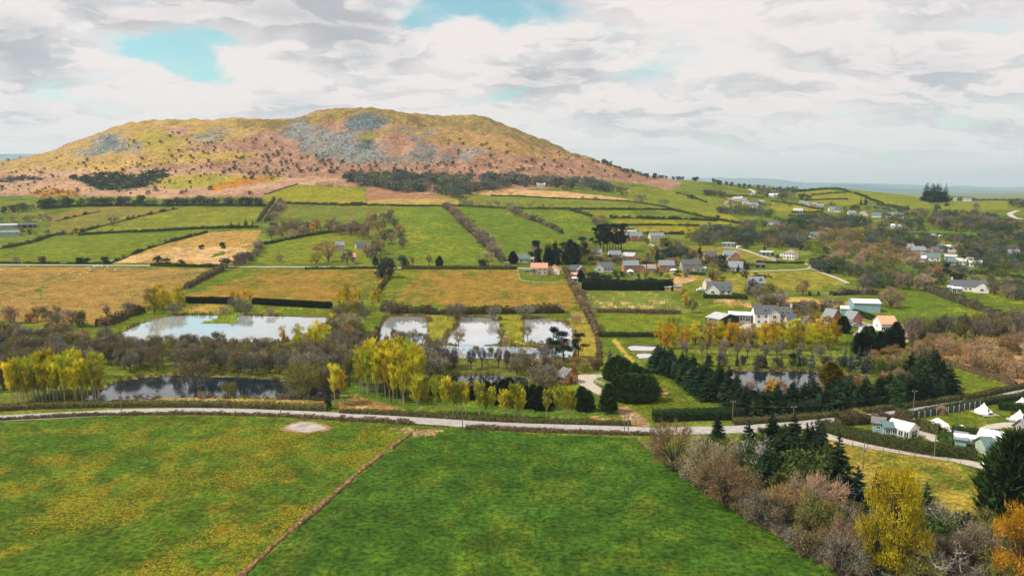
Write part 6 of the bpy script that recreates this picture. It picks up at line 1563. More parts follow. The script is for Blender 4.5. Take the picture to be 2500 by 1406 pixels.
for cr, x, yb, yt, c, k, w, l in (('N', 365, 420, 275, (.022, .04, .03), 'cypress', 1.2, 'dark conifer beside the low white house'), ('N', 630, 330, 130, C_PINK, 'bare', 1.0, 'pinkish bare tree left of the dark clump'), ('N', 1185, 640, 505, (.022, .045, .025), 'cypress', 1.1, 'dark conifer in front of the brick bungalow'),
        ('N', 280, 440, 385, (.40, .36, .30), 'scrub', 1.3, 'pale blossoming bush at the lane end'), ('N', 1350, 620, 500, (.028, .045, .03), 'bush', 1.2, 'dark shrub above the tall cypress hedge, left'), ('N', 1420, 630, 540, (.035, .05, .035), 'bush', 1.6, 'dark shrub above the tall cypress hedge, middle'), ('N', 1530, 625, 545, (.10, .11, .075), 'bush', 1.6, 'grey green shrub above the tall cypress hedge, right'),
        ('N', 2040, 400, 220, C_RUST, 'bare', .9, 'reddish bare tree above the brick houses'), ('N', 2120, 380, 220, (.03, .05, .035), 'spruce', 1.0, 'dark conifer above the brick houses, left'), ('N', 2230, 370, 165, (.035, .055, .045), 'pine', .9, 'tall dark pine above the brick houses'), ('N', 2290, 400, 260, (.05, .06, .045), 'bush', .9, 'dark tree right of the tall pine'),
        ('N', 1150, 690, 660, C_PINK, 'scrub', 1.6, 'pinkish bush at the end of the black hedge'), ('N', 1140, 790, 655, C_PINK, 'budding', 1.0, 'pinkish tree at the field hedge below the garages'), ('N', 1230, 890, 830, C_RUST, 'scrub', 1.7, 'rounded rusty bush in the field hedge'),
        ('N', 2125, 560, 440, C_PINK, 'alder', 1.0, 'thin pinkish tree left of the brick house'), ('N', 2440, 800, 710, C_GOLD, 'willow', 1.1, 'golden tree beside the brick shed'), ('K', 200, 640, 440, C_GOLD, 'willow', 1.3, 'orange gold tree at the paddock corner'), ('K', 290, 720, 520, (.10, .115, .06), 'bare', 1.0, 'dark olive tree behind the orange gold one'),
        ('K', 620, 270, 60, C_RUST, 'budding', .9, 'large rusty tree between the slate houses'), ('K', 560, 260, 130, (.10, .10, .055), 'bush', .9, 'olive shrub under the large rusty tree'), ('K', 720, 270, 190, C_OLIVE, 'scrub', 1.1, 'olive bush right of the large rusty tree'), ('K', 740, 130, 20, (.035, .055, .04), 'bush', 1.2, 'dark round tree left of the slate bungalow'),
        ('K', 940, 150, 20, (.035, .055, .035), 'spruce', 1.2, 'dark conifer in front of the slate bungalow'), ('K', 1050, 100, 0, (.04, .055, .05), 'bush', 1.1, 'dark grey tree right of the slate bungalow'), ('K', 1860, 470, 230, C_BROWN, 'bare', 1.15, 'spreading bare tree in the rough paddock'),
        ('K', 1960, 475, 415, (.04, .06, .04), 'bush', 1.0, 'small dark bush by the paddock fence, left'), ('K', 2080, 475, 400, (.04, .06, .04), 'spruce', 1.6, 'small dark conifer by the paddock fence'), ('K', 1570, 475, 410, C_DKG, 'bush', 1.2, 'dark bush left of the spreading bare tree'),
        ('K', 2140, 650, 520, C_BROWN, 'bare', 1.0, 'small bare tree in the straw field'), ('K', 1650, 690, 590, C_PINK, 'bare', .9, 'faint bare tree at the straw field edge'), ('K', 1420, 640, 470, C_PINK, 'budding', .9, 'pinkish tree below the stone house')):
 T(k, cr, x, yb, yt, c, l, w)
cluster(['bare', 'budding', 'scrub'], scatter_px('K', [(1080, 480), (1330, 440), (1540, 560), (1540, 680), (1350, 700), (1150, 560)], 16, 3.6, RV), 6, 9.5, PAL_WOOD + [('olive', C_OLIVE)], 'in the thicket below the stone house', 'thicket below the stone house')
cluster(['scrub', 'bush'], along_px('K', [(1700, 720), (1850, 700), (2000, 690), (2200, 680), (2450, 660)], 6, RV, 2), 3.5, 6, [('dark', (.05, .06, .045)), ('grey', C_GREY), ('brown', C_BROWN)], 'behind the long white house', 'bushes behind the long white house')
cluster(['budding', 'scrub', 'bush'], scatter_px('N', [(1250, 420), (1480, 380), (1900, 400), (2100, 430), (2350, 420), (2500, 440), (2100, 480), (1650, 440), (1300, 450)], 60, 4, RV), 3.0, 6.2, [('dark green', C_DKG), ('grey', C_GREY), ('rusty', C_RUST), ('olive', C_OLIVE)], 'in the gardens around the brick houses', 'garden shrubs around the brick houses')
cluster(['budding', 'bush', 'scrub'], scatter_px('N', [(1050, 560), (1320, 600), (1600, 570), (2100, 560), (2500, 560), (2500, 590), (2000, 600), (1620, 620), (1240, 640)], 26, 4, RV), 2.2, 4.2, [('dark green', C_DKG), ('green', C_MIDG), ('rusty', C_RUST), ('grey', C_GREY)], 'in the front gardens of the brick houses', 'front garden shrubs')
cluster(['budding', 'bare', 'bush'], scatter_px('I', [(60, 1080), (420, 1200), (700, 1290), (1150, 1330), (1180, 1390), (600, 1390), (300, 1300), (0, 1200)], 34, 4.5, RV), 3.5, 7.5, [('dark green', C_DKG), ('grey', C_GREY), ('rusty', C_RUST), ('olive', C_OLIVE), ('dark', (.06, .07, .045))], 'in the gardens of the slate houses', 'garden trees of the slate houses')
cluster(['scrub', 'bush'], scatter_px('K', [(820, 150), (1180, 165), (1420, 190), (1500, 240), (1100, 240), (800, 220)], 16, 3.5, RV), 1.4, 2.8, [('dark green', C_DKG), ('green', C_MIDG), ('brown', C_BROWN)], 'in the rockery below the slate bungalow', 'rockery shrubs')
cluster(['budding', 'bush', 'bare'], scatter_px('K', [(1700, 640), (2100, 640), (2180, 730), (2000, 800), (1850, 860), (1700, 820)], 16, 4, RV), 3.0, 5.5, [('dark green', C_DKG), ('grey', C_GREY), ('rusty', C_RUST), ('olive', C_OLIVE)], 'between the farm and the brick bungalow', 'trees behind the farm')
cluster(['budding', 'scrub', 'bush'], scatter_px('N', [(1900, 160), (2350, 160), (2500, 300), (2450, 420), (2150, 380), (2080, 220)], 26, 5, RV), 4, 8, [('dark green', C_DKG), ('grey', C_GREY), ('slate', (.09, .105, .09)), ('olive', C_OLIVE)], 'around the lane above the village', 'trees above the village')
cluster(['scrub', 'budding'], along_px('E', [(1610, 120), (1650, 220), (1700, 310), (1740, 380), (1800, 480), (1840, 570)], 6, RV, 1.2), 2.6, 5.0, [('brown', C_BROWN), ('grey', C_GREY), ('pinkish', C_PINK)], 'in the hedge beside the paddocks', 'bushes in the paddock hedge')
cluster(['bush', 'spruce', 'cypress'], scatter_px('P', [(1700, 1130), (1850, 1130), (2060, 1240), (2150, 1290), (2080, 1390), (1880, 1270)], 14, 3.4, RV), 4.5, 8.0, [('dark green', (.03, .055, .028)), ('green', (.06, .095, .028)), ('olive', (.10, .12, .03))], 'standing dark among the lower wood', 'evergreens in the lower wood', wide=(1.0, 1.4))
cluster(['bush', 'budding'], scatter_px('P', [(2230, 1290), (2430, 1290), (2560, 1340), (2560, 1460), (2250, 1460)], 12, 3.2, RV), 4.0, 7.0, [('dark green', (.03, .05, .03)), ('olive', (.12, .13, .03)), ('slate', (.06, .075, .06))], 'dark in the bottom corner wood', 'dark trees of the bottom corner')
VAL = [('C', [(30, 655), (60, 590), (250, 560), (500, 560), (800, 590), (890, 660), (750, 668), (400, 640), (100, 650)], 92, 3.8, 8.2, 13.3, 'in the long wood above the slate houses', 'long wood above the slate houses'),
 ('C', [(1060, 700), (1150, 650), (1400, 670), (1650, 720), (1700, 800), (1500, 800), (1200, 780), (1080, 740)], 72, 3.8, 6.5, 10.4, 'in the orange pink copse mid valley', 'orange pink copse'),
 ('C', [(250, 400), (400, 395), (640, 425), (650, 450), (450, 430), (260, 415)], 35, 4.5, 6.5, 10.4, 'in the belt below the far hamlet', 'belt below the far hamlet'),
 ('C', [(420, 495), (560, 485), (700, 510), (850, 540), (850, 560), (600, 530), (430, 510)], 27, 4.5, 5.5, 8.5, 'under the bend of the far hedge', 'trees under the far hedge bend'),
 ('C', [(680, 480), (850, 450), (1100, 470), (1300, 480), (1380, 500), (1200, 540), (900, 550), (720, 500)], 81, 4.8, 7.3, 12.3, 'in the mauve wood mid valley', 'mauve wood mid valley'),
 ('C', [(1750, 500), (1850, 450), (2000, 430), (2200, 450), (2320, 500), (2460, 540), (2400, 580), (2100, 560), (1900, 540)], 92, 5.1, 8.2, 13.3, 'in the mauve wood at the far right', 'mauve wood at the far right'),
 ('C', [(1000, 560), (1200, 560), (1330, 580), (1330, 640), (1150, 640), (1010, 620)], 35, 4.2, 7.3, 11.4, 'around the orange tree mid valley', 'trees around the orange tree'),
 ('C', [(1330, 600), (1550, 620), (1850, 640), (1860, 680), (1600, 680), (1350, 650)], 48, 4.2, 7.3, 11.4, 'above the grey village', 'trees above the grey village'),
 ('C', [(930, 790), (1080, 770), (1240, 830), (1240, 880), (1060, 850), (950, 820)], 27, 3.2, 6.5, 9.5, 'in the dark copse by the farm track', 'dark copse by the farm track'),
 ('C', [(1280, 900), (1500, 880), (1560, 930), (1480, 960), (1300, 950)], 24, 3.5, 6.5, 10.4, 'in the copse below the hollow', 'copse below the hollow'),
 ('C', [(2050, 740), (2300, 760), (2460, 790), (2460, 840), (2200, 830), (2060, 800)], 40, 3.8, 5.5, 8.5, 'right of the grey village', 'trees right of the grey village'),
 ('C', [(1880, 690), (2060, 690), (2350, 700), (2460, 720), (2460, 760), (2100, 740)], 44, 4.2, 6.5, 10.4, 'behind the grey village', 'trees behind the grey village'),
 ('C', [(2230, 980), (2350, 950), (2460, 980), (2460, 1040), (2280, 1020)], 17, 3.2, 5.5, 9.5, 'right of the long white farmhouse', 'trees right of the white farmhouse'),
 ('C', [(1360, 410), (1700, 400), (1850, 430), (1700, 470), (1450, 450)], 32, 5.1, 5.5, 8.5, 'around the blue grey hamlet', 'trees around the blue grey hamlet'),
 ('C', [(160, 270), (330, 280), (340, 300), (180, 290)], 16, 4.5, 6.5, 9.5, 'on the far slope under the ridge', 'trees on the far slope'),
 ('C', [(510, 235), (620, 240), (830, 255), (830, 300), (700, 330), (560, 290)], 32, 5.1, 7.3, 11.4, 'around the far ridge farm', 'trees around the far ridge farm'),
 ('C', [(1930, 300), (2110, 300), (2110, 310), (1930, 312)], 16, 5.1, 6.5, 9.5, 'around the ridge farmhouse', 'trees around the ridge farmhouse'),
 ('C', [(2360, 350), (2460, 350), (2460, 380), (2380, 380)], 11, 5.1, 9.2, 13.3, 'at the far right above the white track', 'trees above the white track'),
 ('C', [(0, 480), (200, 475), (420, 520), (420, 560), (200, 560), (0, 540)], 11, 6.4, 3.0, 4.8, 'near the strip fields', 'bushes near the strip fields'),
 ('C', [(880, 600), (1000, 560), (1060, 700), (940, 720), (890, 680)], 19, 4.8, 4.5, 8.1, 'behind the hip roofed house', 'trees behind the hip roofed house'),
 ('C', [(1240, 800), (1500, 820), (1560, 870), (1400, 880), (1250, 870)], 24, 4.0, 4.5, 7.3, 'beside the green hollow', 'trees beside the green hollow'),
 ('C', [(1560, 880), (1850, 860), (1900, 930), (1780, 960), (1560, 950)], 20, 4.0, 4.5, 8.1, 'behind the wide pasture', 'trees behind the wide pasture'),
 ('C', [(1700, 800), (2000, 800), (2060, 870), (1850, 860), (1700, 850)], 28, 4.0, 4.5, 8.1, 'below the grey village', 'trees below the grey village'),
 ('C', [(2060, 880), (2460, 900), (2460, 960), (2240, 950), (2100, 900)], 20, 4.8, 3.8, 6.5, 'behind the white farmhouse', 'trees behind the white farmhouse'),
 ('C', [(1330, 540), (1740, 560), (1860, 600), (1600, 620), (1350, 600)], 35, 4.8, 5.3, 8.8, 'over the middle meadows', 'trees over the middle meadows'),
 ('C', [(1850, 590), (2200, 600), (2460, 640), (2460, 690), (2200, 680), (1880, 640)], 43, 5.2, 5.3, 8.8, 'right of the bright village field', 'trees right of the bright village field'),
 ('C', [(2100, 580), (2460, 580), (2460, 640), (2200, 620)], 24, 5.2, 6.0, 9.6, 'in the pale wood at the right edge', 'pale wood at the right edge'),
 ('C', [(1100, 380), (1350, 370), (1700, 380), (1740, 400), (1400, 410), (1120, 420)], 25, 6.4, 3.8, 7.3, 'in the upper hamlet', 'trees of the upper hamlet'),
 ('C', [(330, 300), (600, 330), (800, 330), (820, 350), (600, 390), (340, 370)], 25, 6.4, 3.8, 7.3, 'in the far hamlet', 'trees of the far hamlet'),
 ('C', [(850, 520), (1060, 540), (1020, 580), (880, 580)], 14, 5.6, 4.5, 8.1, 'left of the mid valley lane', 'trees left of the valley lane'),
 ('C', [(1400, 470), (1750, 470), (1750, 540), (1400, 530)], 30, 5.6, 4.5, 8.1, 'between hamlet and mauve woods', 'trees between hamlet and woods')]
for cr, po, n, gap, lo, hi, wh, gr in VAL:
 pal = [('rusty', C_RUST), ('pinkish', C_PINK), ('tan', (.34, .23, .11)), ('olive', C_OLIVE), ('mauve', C_MAUVE)] if 'orange' in wh else PAL_FAR
 cluster(['farbare', 'farbare', 'farbush'] if 'dark' in wh else 'farbare', scatter_px(cr, po, n, gap, RV), lo, hi, pal, wh, gr, False)
cluster('farspruce', scatter_px('J', [(1090, 300), (1200, 320), (1300, 330), (1400, 300), (1380, 260), (1150, 260)], 15, 6, RV), 24, 31, [('blackish green', (.022, .042, .040)), ('dark green', (.03, .055, .045))], 'in the tall conifer stand on the right ridge', 'tall conifer stand on the right ridge', False, wide=(1.2, 1.5))
cluster('farspruce', along_px('J', [(170, 352), (240, 352)], 9, RV, 1), 13, 16, [('dark green', (.03, .05, .04))], 'in the pair on the hamlet slope', 'conifer pair on the hamlet slope', False)
for cr, x, yb, yt, c, k, w, l in (('C', 1580, 955, 825, C_PINK, 'budding', .75, 'tall tree with an ivy stem above the pasture, left'), ('C', 1620, 955, 830, C_GREY, 'bare', .75, 'tall tree with an ivy stem above the pasture, middle'), ('C', 1745, 965, 830, (.42, .30, .22), 'budding', .95, 'pale pink crowned tree above the pasture'),
        ('C', 1700, 965, 850, C_PINK, 'bare', .8, 'pinkish tree left of the pale pink crown'), ('C', 1505, 1090, 925, C_PINK, 'budding', 1.1, 'big domed bare tree at the head of the green pasture'), ('C', 1560, 1085, 980, C_RUST, 'budding', .9, 'rusty tree right of the big domed tree'), ('C', 1440, 1075, 990, C_BROWN, 'bare', 1.0, 'brown tree left of the big domed tree'),
        ('C', 1905, 880, 770, (.025, .04, .03), 'pine', 1.0, 'black pine beside the village road'), ('C', 1985, 885, 835, (.03, .05, .03), 'bush', 1.9, 'dark round tree right of the black pine'), ('C', 1840, 870, 780, C_RUST, 'budding', 1.0, 'rusty tree left of the black pine'), ('C', 1780, 860, 790, C_PINK, 'budding', 1.1, 'pinkish tree two left of the black pine'),
        ('C', 1290, 620, 560, C_GOLD, 'willow', 1.6, 'bright orange tree mid valley'), ('C', 970, 780, 725, (.03, .05, .04), 'bush', 1.6, 'dark round conifer at the track bend'), ('C', 1020, 790, 740, (.035, .055, .035), 'bush', 1.3, 'dark green bush right of the track bend'), ('C', 140, 730, 640, (.05, .06, .045), 'spruce', 1.3, 'dark conifer left of the slate houses'),
        ('C', 310, 770, 705, (.03, .05, .035), 'bush', 1.2, 'dark tree between the two slate roofs'), ('C', 470, 665, 630, (.08, .11, .03), 'bush', 1.2, 'round green tree by the caravan'), ('C', 605, 680, 635, (.04, .055, .045), 'spruce', 1.3, 'dark conifer above the dark sheds'), ('C', 865, 675, 630, C_HAW, 'farbush', 1.3, 'dark bush at the end of the long wood'),
        ('C', 1230, 520 - 30, 420, (.10, .11, .11), 'farbare', 1.0, 'grey tree above the mauve wood'), ('C', 1250, 400, 350, (.12, .11, .03), 'farbush', 1.4, 'olive round tree in the far hamlet'), ('C', 1085, 370, 330, (.09, .11, .1), 'farbare', 1.3, 'grey round tree left of the far hamlet'), ('C', 1480, 410, 365, (.09, .11, .1), 'farbare', 1.0, 'grey tree in the blue grey hamlet'),
        ('C', 2120, 395, 330, C_MAUVE, 'farbare', .9, 'mauve tree alone on the ridge pasture'), ('C', 870, 320, 265, (.07, .09, .07), 'farbush', 1.0, 'dark round tree on the ridge pasture edge'), ('C', 915, 310, 275, (.07, .09, .07), 'farbush', 1.2, 'second dark round tree on the ridge pasture edge'), ('C', 1905, 365, 335, (.06, .09, .09), 'farbush', 1.4, 'bluish bush under the tall conifer stand'),
        ('C', 1835, 400, 345, (.08, .11, .1), 'farbush', 1.0, 'grey green tree below the tall conifer stand'), ('C', 785, 365, 340, C_HAW, 'farbare', 1.3, 'small tree alone in the far yellow field'), ('C', 270, 460, 425, C_HAW, 'farbush', 1.3, 'dark bush in the far hedge'), ('C', 80, 310, 280, C_HAW, 'farbush', 1.6, 'dark bush on the hill pasture'),
        ('C', 195, 285, 235, C_HAW, 'farbare', 1.2, 'dark tree on the far slope'), ('C', 2250, 1290, 1150, C_GREY, 'bare', 1.0, 'grey tree at the pasture bottom corner')):
 T(k, cr, x, yb, yt, c, l, w, None, k not in ('farbare', 'farbush'))
cluster('farbush', along_px('I', [(620, 155), (700, 185), (800, 195), (880, 205), (980, 225), (1080, 230), (1180, 240), (1300, 245), (1400, 255), (1500, 270), (1650, 270)], 12, RV, 3), 6, 10, [('dark green', (.045, .075, .055)), ('slate green', (.07, .10, .09))], 'along the far ridge line', 'ridge line trees', False)
cluster('farbush', along_px('B', [(2050, 640), (2130, 660), (2200, 690), (2300, 690), (2420, 700), (2560, 710)], 11, RV, 5), 6, 9, [('dark green', (.045, .075, .05)), ('slate green', (.07, .10, .08))], 'where the hill meets the ridge', 'trees where hill meets ridge', False)
cluster('farbush', along_px('B', [(1870, 580), (1930, 600), (1980, 625), (2040, 640), (2100, 655)], 9, RV, 5), 6, 9, [('dark green', (.045, .075, .05)), ('slate green', (.07, .10, .08))], 'on the right skyline of the hill', 'skyline trees of the hill', False)
HZ = [([(0, 392), (120, 375), (300, 395), (300, 412), (150, 420), (0, 418)], 16, 'on the pale left flank of the hill'), ([(300, 345), (400, 320), (480, 330), (480, 370), (380, 375), (310, 370)], 16, 'in the yellow hollow of the hill'),
 ([(300, 395), (420, 380), (520, 385), (560, 415), (420, 410), (310, 412)], 22, 'below the yellow hollow'), ([(480, 350), (620, 340), (700, 345), (700, 380), (560, 385), (480, 375)], 26, 'left of the great scree'),
 ([(540, 385), (700, 378), (720, 410), (700, 428), (560, 420)], 34, 'in the bracken under the left scree'), ([(700, 380), (800, 385), (830, 405), (830, 430), (720, 428)], 26, 'at the foot of the great scree'),
 ([(830, 398), (1000, 402), (1000, 425), (840, 432)], 22, 'under the middle of the scree'), ([(1000, 400), (1120, 398), (1180, 410), (1180, 432), (1000, 428)], 26, 'under the right scree'),
 ([(1080, 340), (1250, 350), (1300, 385), (1180, 395), (1090, 370)], 14, 'among the small screes on the right'), ([(1180, 400), (1330, 385), (1420, 400), (1420, 440), (1200, 435)], 30, 'on the lower right flank of the hill'),
 ([(1320, 365), (1420, 385), (1520, 412), (1560, 440), (1440, 430), (1400, 395)], 18, 'on the sloping right edge of the hill'), ([(0, 420), (160, 418), (160, 432), (110, 470), (0, 470)], 20, 'in the far left bracken'),
 ([(160, 455), (420, 440), (520, 450), (520, 475), (200, 478)], 16, 'below the dark gorse'), ([(420, 412), (700, 425), (740, 440), (600, 440), (430, 430)], 22, 'above the rust patch'), ([(160, 420), (420, 405), (420, 425), (180, 430)], 14, 'above the dark gorse')]
for po, n, wh in HZ:
 cluster('farbush', scatter_px('P', po, n, 7, RV), 2.8, 6.8, PAL_HAW, wh, 'hawthorns on the hill', False, wide=(.85, 1.2), noun='hawthorn')
def mass(name, label, pts, size, colors, up, mat_, seed, kind='stuff', n=26, flat=.6):
 """ground cover nobody would count: many low tufts in one object"""
 r = np.random.default_rng(seed)
 k = len(pts)
 sz = size * r.uniform(.5, 1.5, k)
 C = np.repeat(pts, n, 0)
 s = np.repeat(sz, n)
 P = C + ball(r, k * n) * np.array([1, 1, flat]) * s[:, None]
 P[:, 2] += s * flat * .6
 a = r.normal(size=P.shape)
 a /= np.linalg.norm(a, axis=1, keepdims=True)
 b = np.cross(a, r.normal(size=P.shape))
 b /= np.maximum(np.linalg.norm(b, axis=1, keepdims=True), 1e-6)
 w = (s * .34)[:, None]
 tri = np.stack([P + a * w, P - a * w * .5 + b * w * .8, P - a * w * .5 - b * w * .8], 1).reshape(-1, 3)
 o = link(name, mesh_np(name, tri, tris=np.arange(len(tri)).reshape(-1, 3), mats=[mat_]))
 o.color = (*colors, 1)
 return tag(o, label, None, None, kind)
mass('gorse', 'dark gorse thicket spread over the lower left of the hill', scatter_px('P', [(160, 435), (240, 424), (330, 428), (400, 415), (412, 430), (390, 450), (320, 462), (250, 466), (210, 450)], 170, 5, RV), 4.0, (.038, .060, .040), .5, M_LEAF, 1)
mass('gorse', 'thin band of gorse at the far left of the bracken', scatter_px('P', [(0, 434), (60, 430), (105, 432), (100, 440), (0, 446)], 34, 6, RV), 3.2, (.040, .062, .042), .5, M_LEAF, 2)
mass('gorse', 'flowering orange gorse by the tall dark bush', scatter_px('P', [(70, 472), (110, 462), (190, 466), (200, 476), (120, 480)], 34, 5, RV), 2.2, (.24, .13, .018), .5, M_LEAF, 3)
mass('bracken', 'scattered small bushes too many to count on the bracken slope', scatter_px('P', [(0, 400), (300, 380), (560, 350), (720, 350), (1000, 400), (1300, 360), (1560, 440), (1200, 440), (700, 430), (420, 470), (0, 475)], 1000, 3, RV), 1.5, (.085, .085, .05), .6, M_LEAF, 4, n=14)
def build_scree():
 r = np.random.default_rng(77)
 P = []
 for (name, label, poly, a, b, share, grain, fl, soft, st) in LAND:
  if a == SCR:
   xs, ys = zip(*poly)
   area = (max(xs) - min(xs)) * (max(ys) - min(ys))
   p = scatter_px('P', poly, int(10 + area * .017), 1.6, r)
   P.append(p)
 P = np.concatenate(P)
 t = np.array([(1, 0, -.4), (-.5, .87, -.4), (-.5, -.87, -.4), (.15, .1, .8), (.7, .6, .25), (-.7, .3, .3), (.1, -.8, .35)])
 f = np.array([(0, 4, 3), (4, 1, 3), (1, 5, 3), (5, 2, 3), (2, 6, 3), (6, 0, 3), (0, 1, 4), (1, 2, 5), (2, 0, 6)])
 n = len(P)
 s = r.uniform(.6, 2.2, n) ** 1.3
 an = r.uniform(0, 6.28, n)
 base = t[None] * (1 + .25 * r.normal(size=(n, 7, 3)))
 x = base[..., 0] * np.cos(an)[:, None] - base[..., 1] * np.sin(an)[:, None]
 y = base[..., 0] * np.sin(an)[:, None] + base[..., 1] * np.cos(an)[:, None]
 Vt = np.stack([x * 1.2, y, base[..., 2]], -1) * s[:, None, None] + P[:, None]
 fi = (f[None] + (np.arange(n) * 7)[:, None, None]).reshape(-1, 3)
 o = link('scree', mesh_np('scree', Vt.reshape(-1, 3), tris=fi, mats=[mat('scree_stone', (.145, .18, .185), .95, .5, .3)]))
 tag(o, 'grey teal scree of fallen stones down the front of the hill', None, None, 'stuff')
build_scree()
flush_queue()
for k_, (nm_, lb_, lk_, cr_, ps_) in enumerate(PONDS[:5]):
 P_ = grow(at(*zip(*V(cr_, ps_)))[:, :2], 1.0)
 Q_ = resample(np.concatenate([P_, P_[:1]]), 1.6)
 Q_ = Q_[fbm(Q_[:, 0] / 9, Q_[:, 1] / 9, 55 + k_, 2) > .47] + 0
 Q_ = Q_ + RV.normal(size=Q_.shape) * .5
 mass('reeds', ('brown reeds around the large pale pond', 'brown reeds around the dark pond by the road', 'brown reeds round the three white ponds', 'brown reeds of the pond behind the poplars', 'brown reeds of the pond among spruces')[k_], np.column_stack([Q_, np.zeros(len(Q_))]), .75, (.17, .13, .05), .5, M_LEAF, 30 + k_, n=34, flat=.9)
# ------------------------------------------------------------------ buildings
W_WHITE, W_CREAM, W_PINK = mat('white_render', (.80, .77, .73), .85, .06), mat('cream_render', (.72, .62, .47), .85, .08), mat('pink_render', (.74, .56, .47), .85, .08)
W_BRICK, W_STONE, W_TAN = mat('red_brick', (.42, .17, .105), .9, .22, 3), mat('grey_stone', (.40, .35, .30), .9, .3, 3), mat('tan_brick', (.56, .36, .17), .9, .2, 3)
W_BLACK, W_TEAL, W_GREEN = mat('black_timber', (.018, .022, .022), .8, .3, 2), mat('teal_sheet', (.25, .42, .45), .6, .12, .5), mat('pale_green_sheet', (.40, .50, .38), .6, .15, .6)
W_BLUEG, W_GREY, W_LOG = mat('blue_grey_timber', (.30, .38, .42), .7, .15, 2), mat('grey_block', (.45, .44, .43), .9, .15, 1.5), mat('orange_timber', (.50, .175, .030), .75, .28, 2, streak=(.3, .3, 6))
R_SLATE, R_SLATE2, R_TEALR = mat('slate', (.085, .098, .115), .65, .22, 2, .4), mat('pale_slate', (.20, .225, .245), .6, .2, 2, .4), mat('green_slate', (.10, .17, .175), .65, .2, 2, .4)
R_PINK, R_TERRA, R_GREY = mat('salmon_tile', (.56, .28, .19), .85, .2, 2), mat('terracotta_tile', (.55, .34, .20), .85, .22, 2), mat('grey_sheet_roof', (.42, .43, .44), .55, .14, .6, .5)
R_WHITE, R_MOSS, R_BROWN = mat('white_sheet_roof', (.72, .72, .71), .55, .08, .6, .5), mat('mossy_shingle', (.17, .165, .155), .9, .45, 1.5), mat('brown_tile', (.30, .235, .20), .85, .2, 2)
M_TRIM, M_GLASS, M_POT = mat('white_trim', (.82, .81, .79), .6, .03), mat('window_glass', (.035, .05, .06), .12, .1, 1, .6), mat('chimney_pot', (.45, .20, .10), .9, .1)
M_DOOR, M_CANVAS, M_TIMBER = mat('dark_door', (.05, .06, .07), .6, .1), mat('cream_canvas', (.84, .79, .70), .9, .06, .8), mat('grey_timber', (.30, .25, .20), .9, .25, 3)
M_POST, M_TYRE, M_STEEL = mat('weathered_pole', (.19, .155, .12), .9, .25, 3), mat('tyre', (.02, .02, .02), .9, .1), mat('steel', (.55, .56, .57), .4, .05, 1, .5, .6)
class MB:
 """boxes, prisms and tubes gathered into one mesh"""
 def __init__(s):
  s.v, s.f, s.mi = [], [], []
 def add(s, vs, fs, mi=0):
  b = len(s.v)
  s.v += [tuple(map(float, p)) for p in vs]
  s.f += [tuple(b + i for i in f) for f in fs]
  s.mi += [mi] * len(fs)
 def box(s, x0, x1, y0, y1, z0, z1, mi=0):
  s.add([(x, y, z) for z in (z0, z1) for y in (y0, y1) for x in (x0, x1)],
   [(0, 2, 3, 1), (4, 5, 7, 6), (0, 1, 5, 4), (1, 3, 7, 5), (3, 2, 6, 7), (2, 0, 4, 6)], mi)
 def tube(s, p0, p1, r0, r1=None, n=8, mi=0):
  r1 = r0 if r1 is None else r1
  p0, p1 = np.asarray(p0, float), np.asarray(p1, float)
  d = p1 - p0
  d /= max(np.linalg.norm(d), 1e-9)
  a = np.cross(d, (0, 0, 1) if abs(d[2]) < .9 else (1, 0, 0))
  a /= np.linalg.norm(a)
  b = np.cross(d, a)
  vs = []
  for p, r in ((p0, r0), (p1, r1)):
   vs += [p + (a * math.cos(t) + b * math.sin(t)) * r for t in np.arange(n) * 2 * math.pi / n]
  fs = [(i, (i + 1) % n, n + (i + 1) % n, n + i) for i in range(n)] + [tuple(range(n))[::-1], tuple(range(n, 2 * n))]
  s.add(vs, fs, mi)
 def prism(s, prof, x0, x1, mi=0, axis='x'):
  """a closed outline (y, z) drawn from x0 to x1"""
  n = len(prof)
  if axis == 'x':
   vs = [(x0, y, z) for y, z in prof] + [(x1, y, z) for y, z in prof]
  else:
   vs = [(y, x0, z) for y, z in prof] + [(y, x1, z) for y, z in prof]
  fs = [tuple(range(n)), tuple(range(2 * n - 1, n - 1, -1))] + [(i, n + i, n + (i + 1) % n, (i + 1) % n) for i in range(n)]
  s.add(vs, fs, mi)
 def build(s, name, mats, parent=None, smooth=False):
  me = bpy.data.meshes.new(name)
  me.from_pydata(s.v, [], s.f)
  for m in (mats if isinstance(mats, (list, tuple)) else [mats]):
   me.materials.append(m)
  me.polygons.foreach_set('material_index', s.mi)
  import bmesh
  bm = bmesh.new()
  bm.from_mesh(me)
  bmesh.ops.recalc_face_normals(bm, faces=bm.faces)
  bm.to_mesh(me)
  bm.free()
  if smooth:
   for p in me.polygons:
    p.use_smooth = True
  return link(name, me, parent)
def turn(o, x=0, y=0, z=0, rz=0.0):
 o.location = (x, y, z)
 o.rotation_euler = (0, 0, rz)
 return o
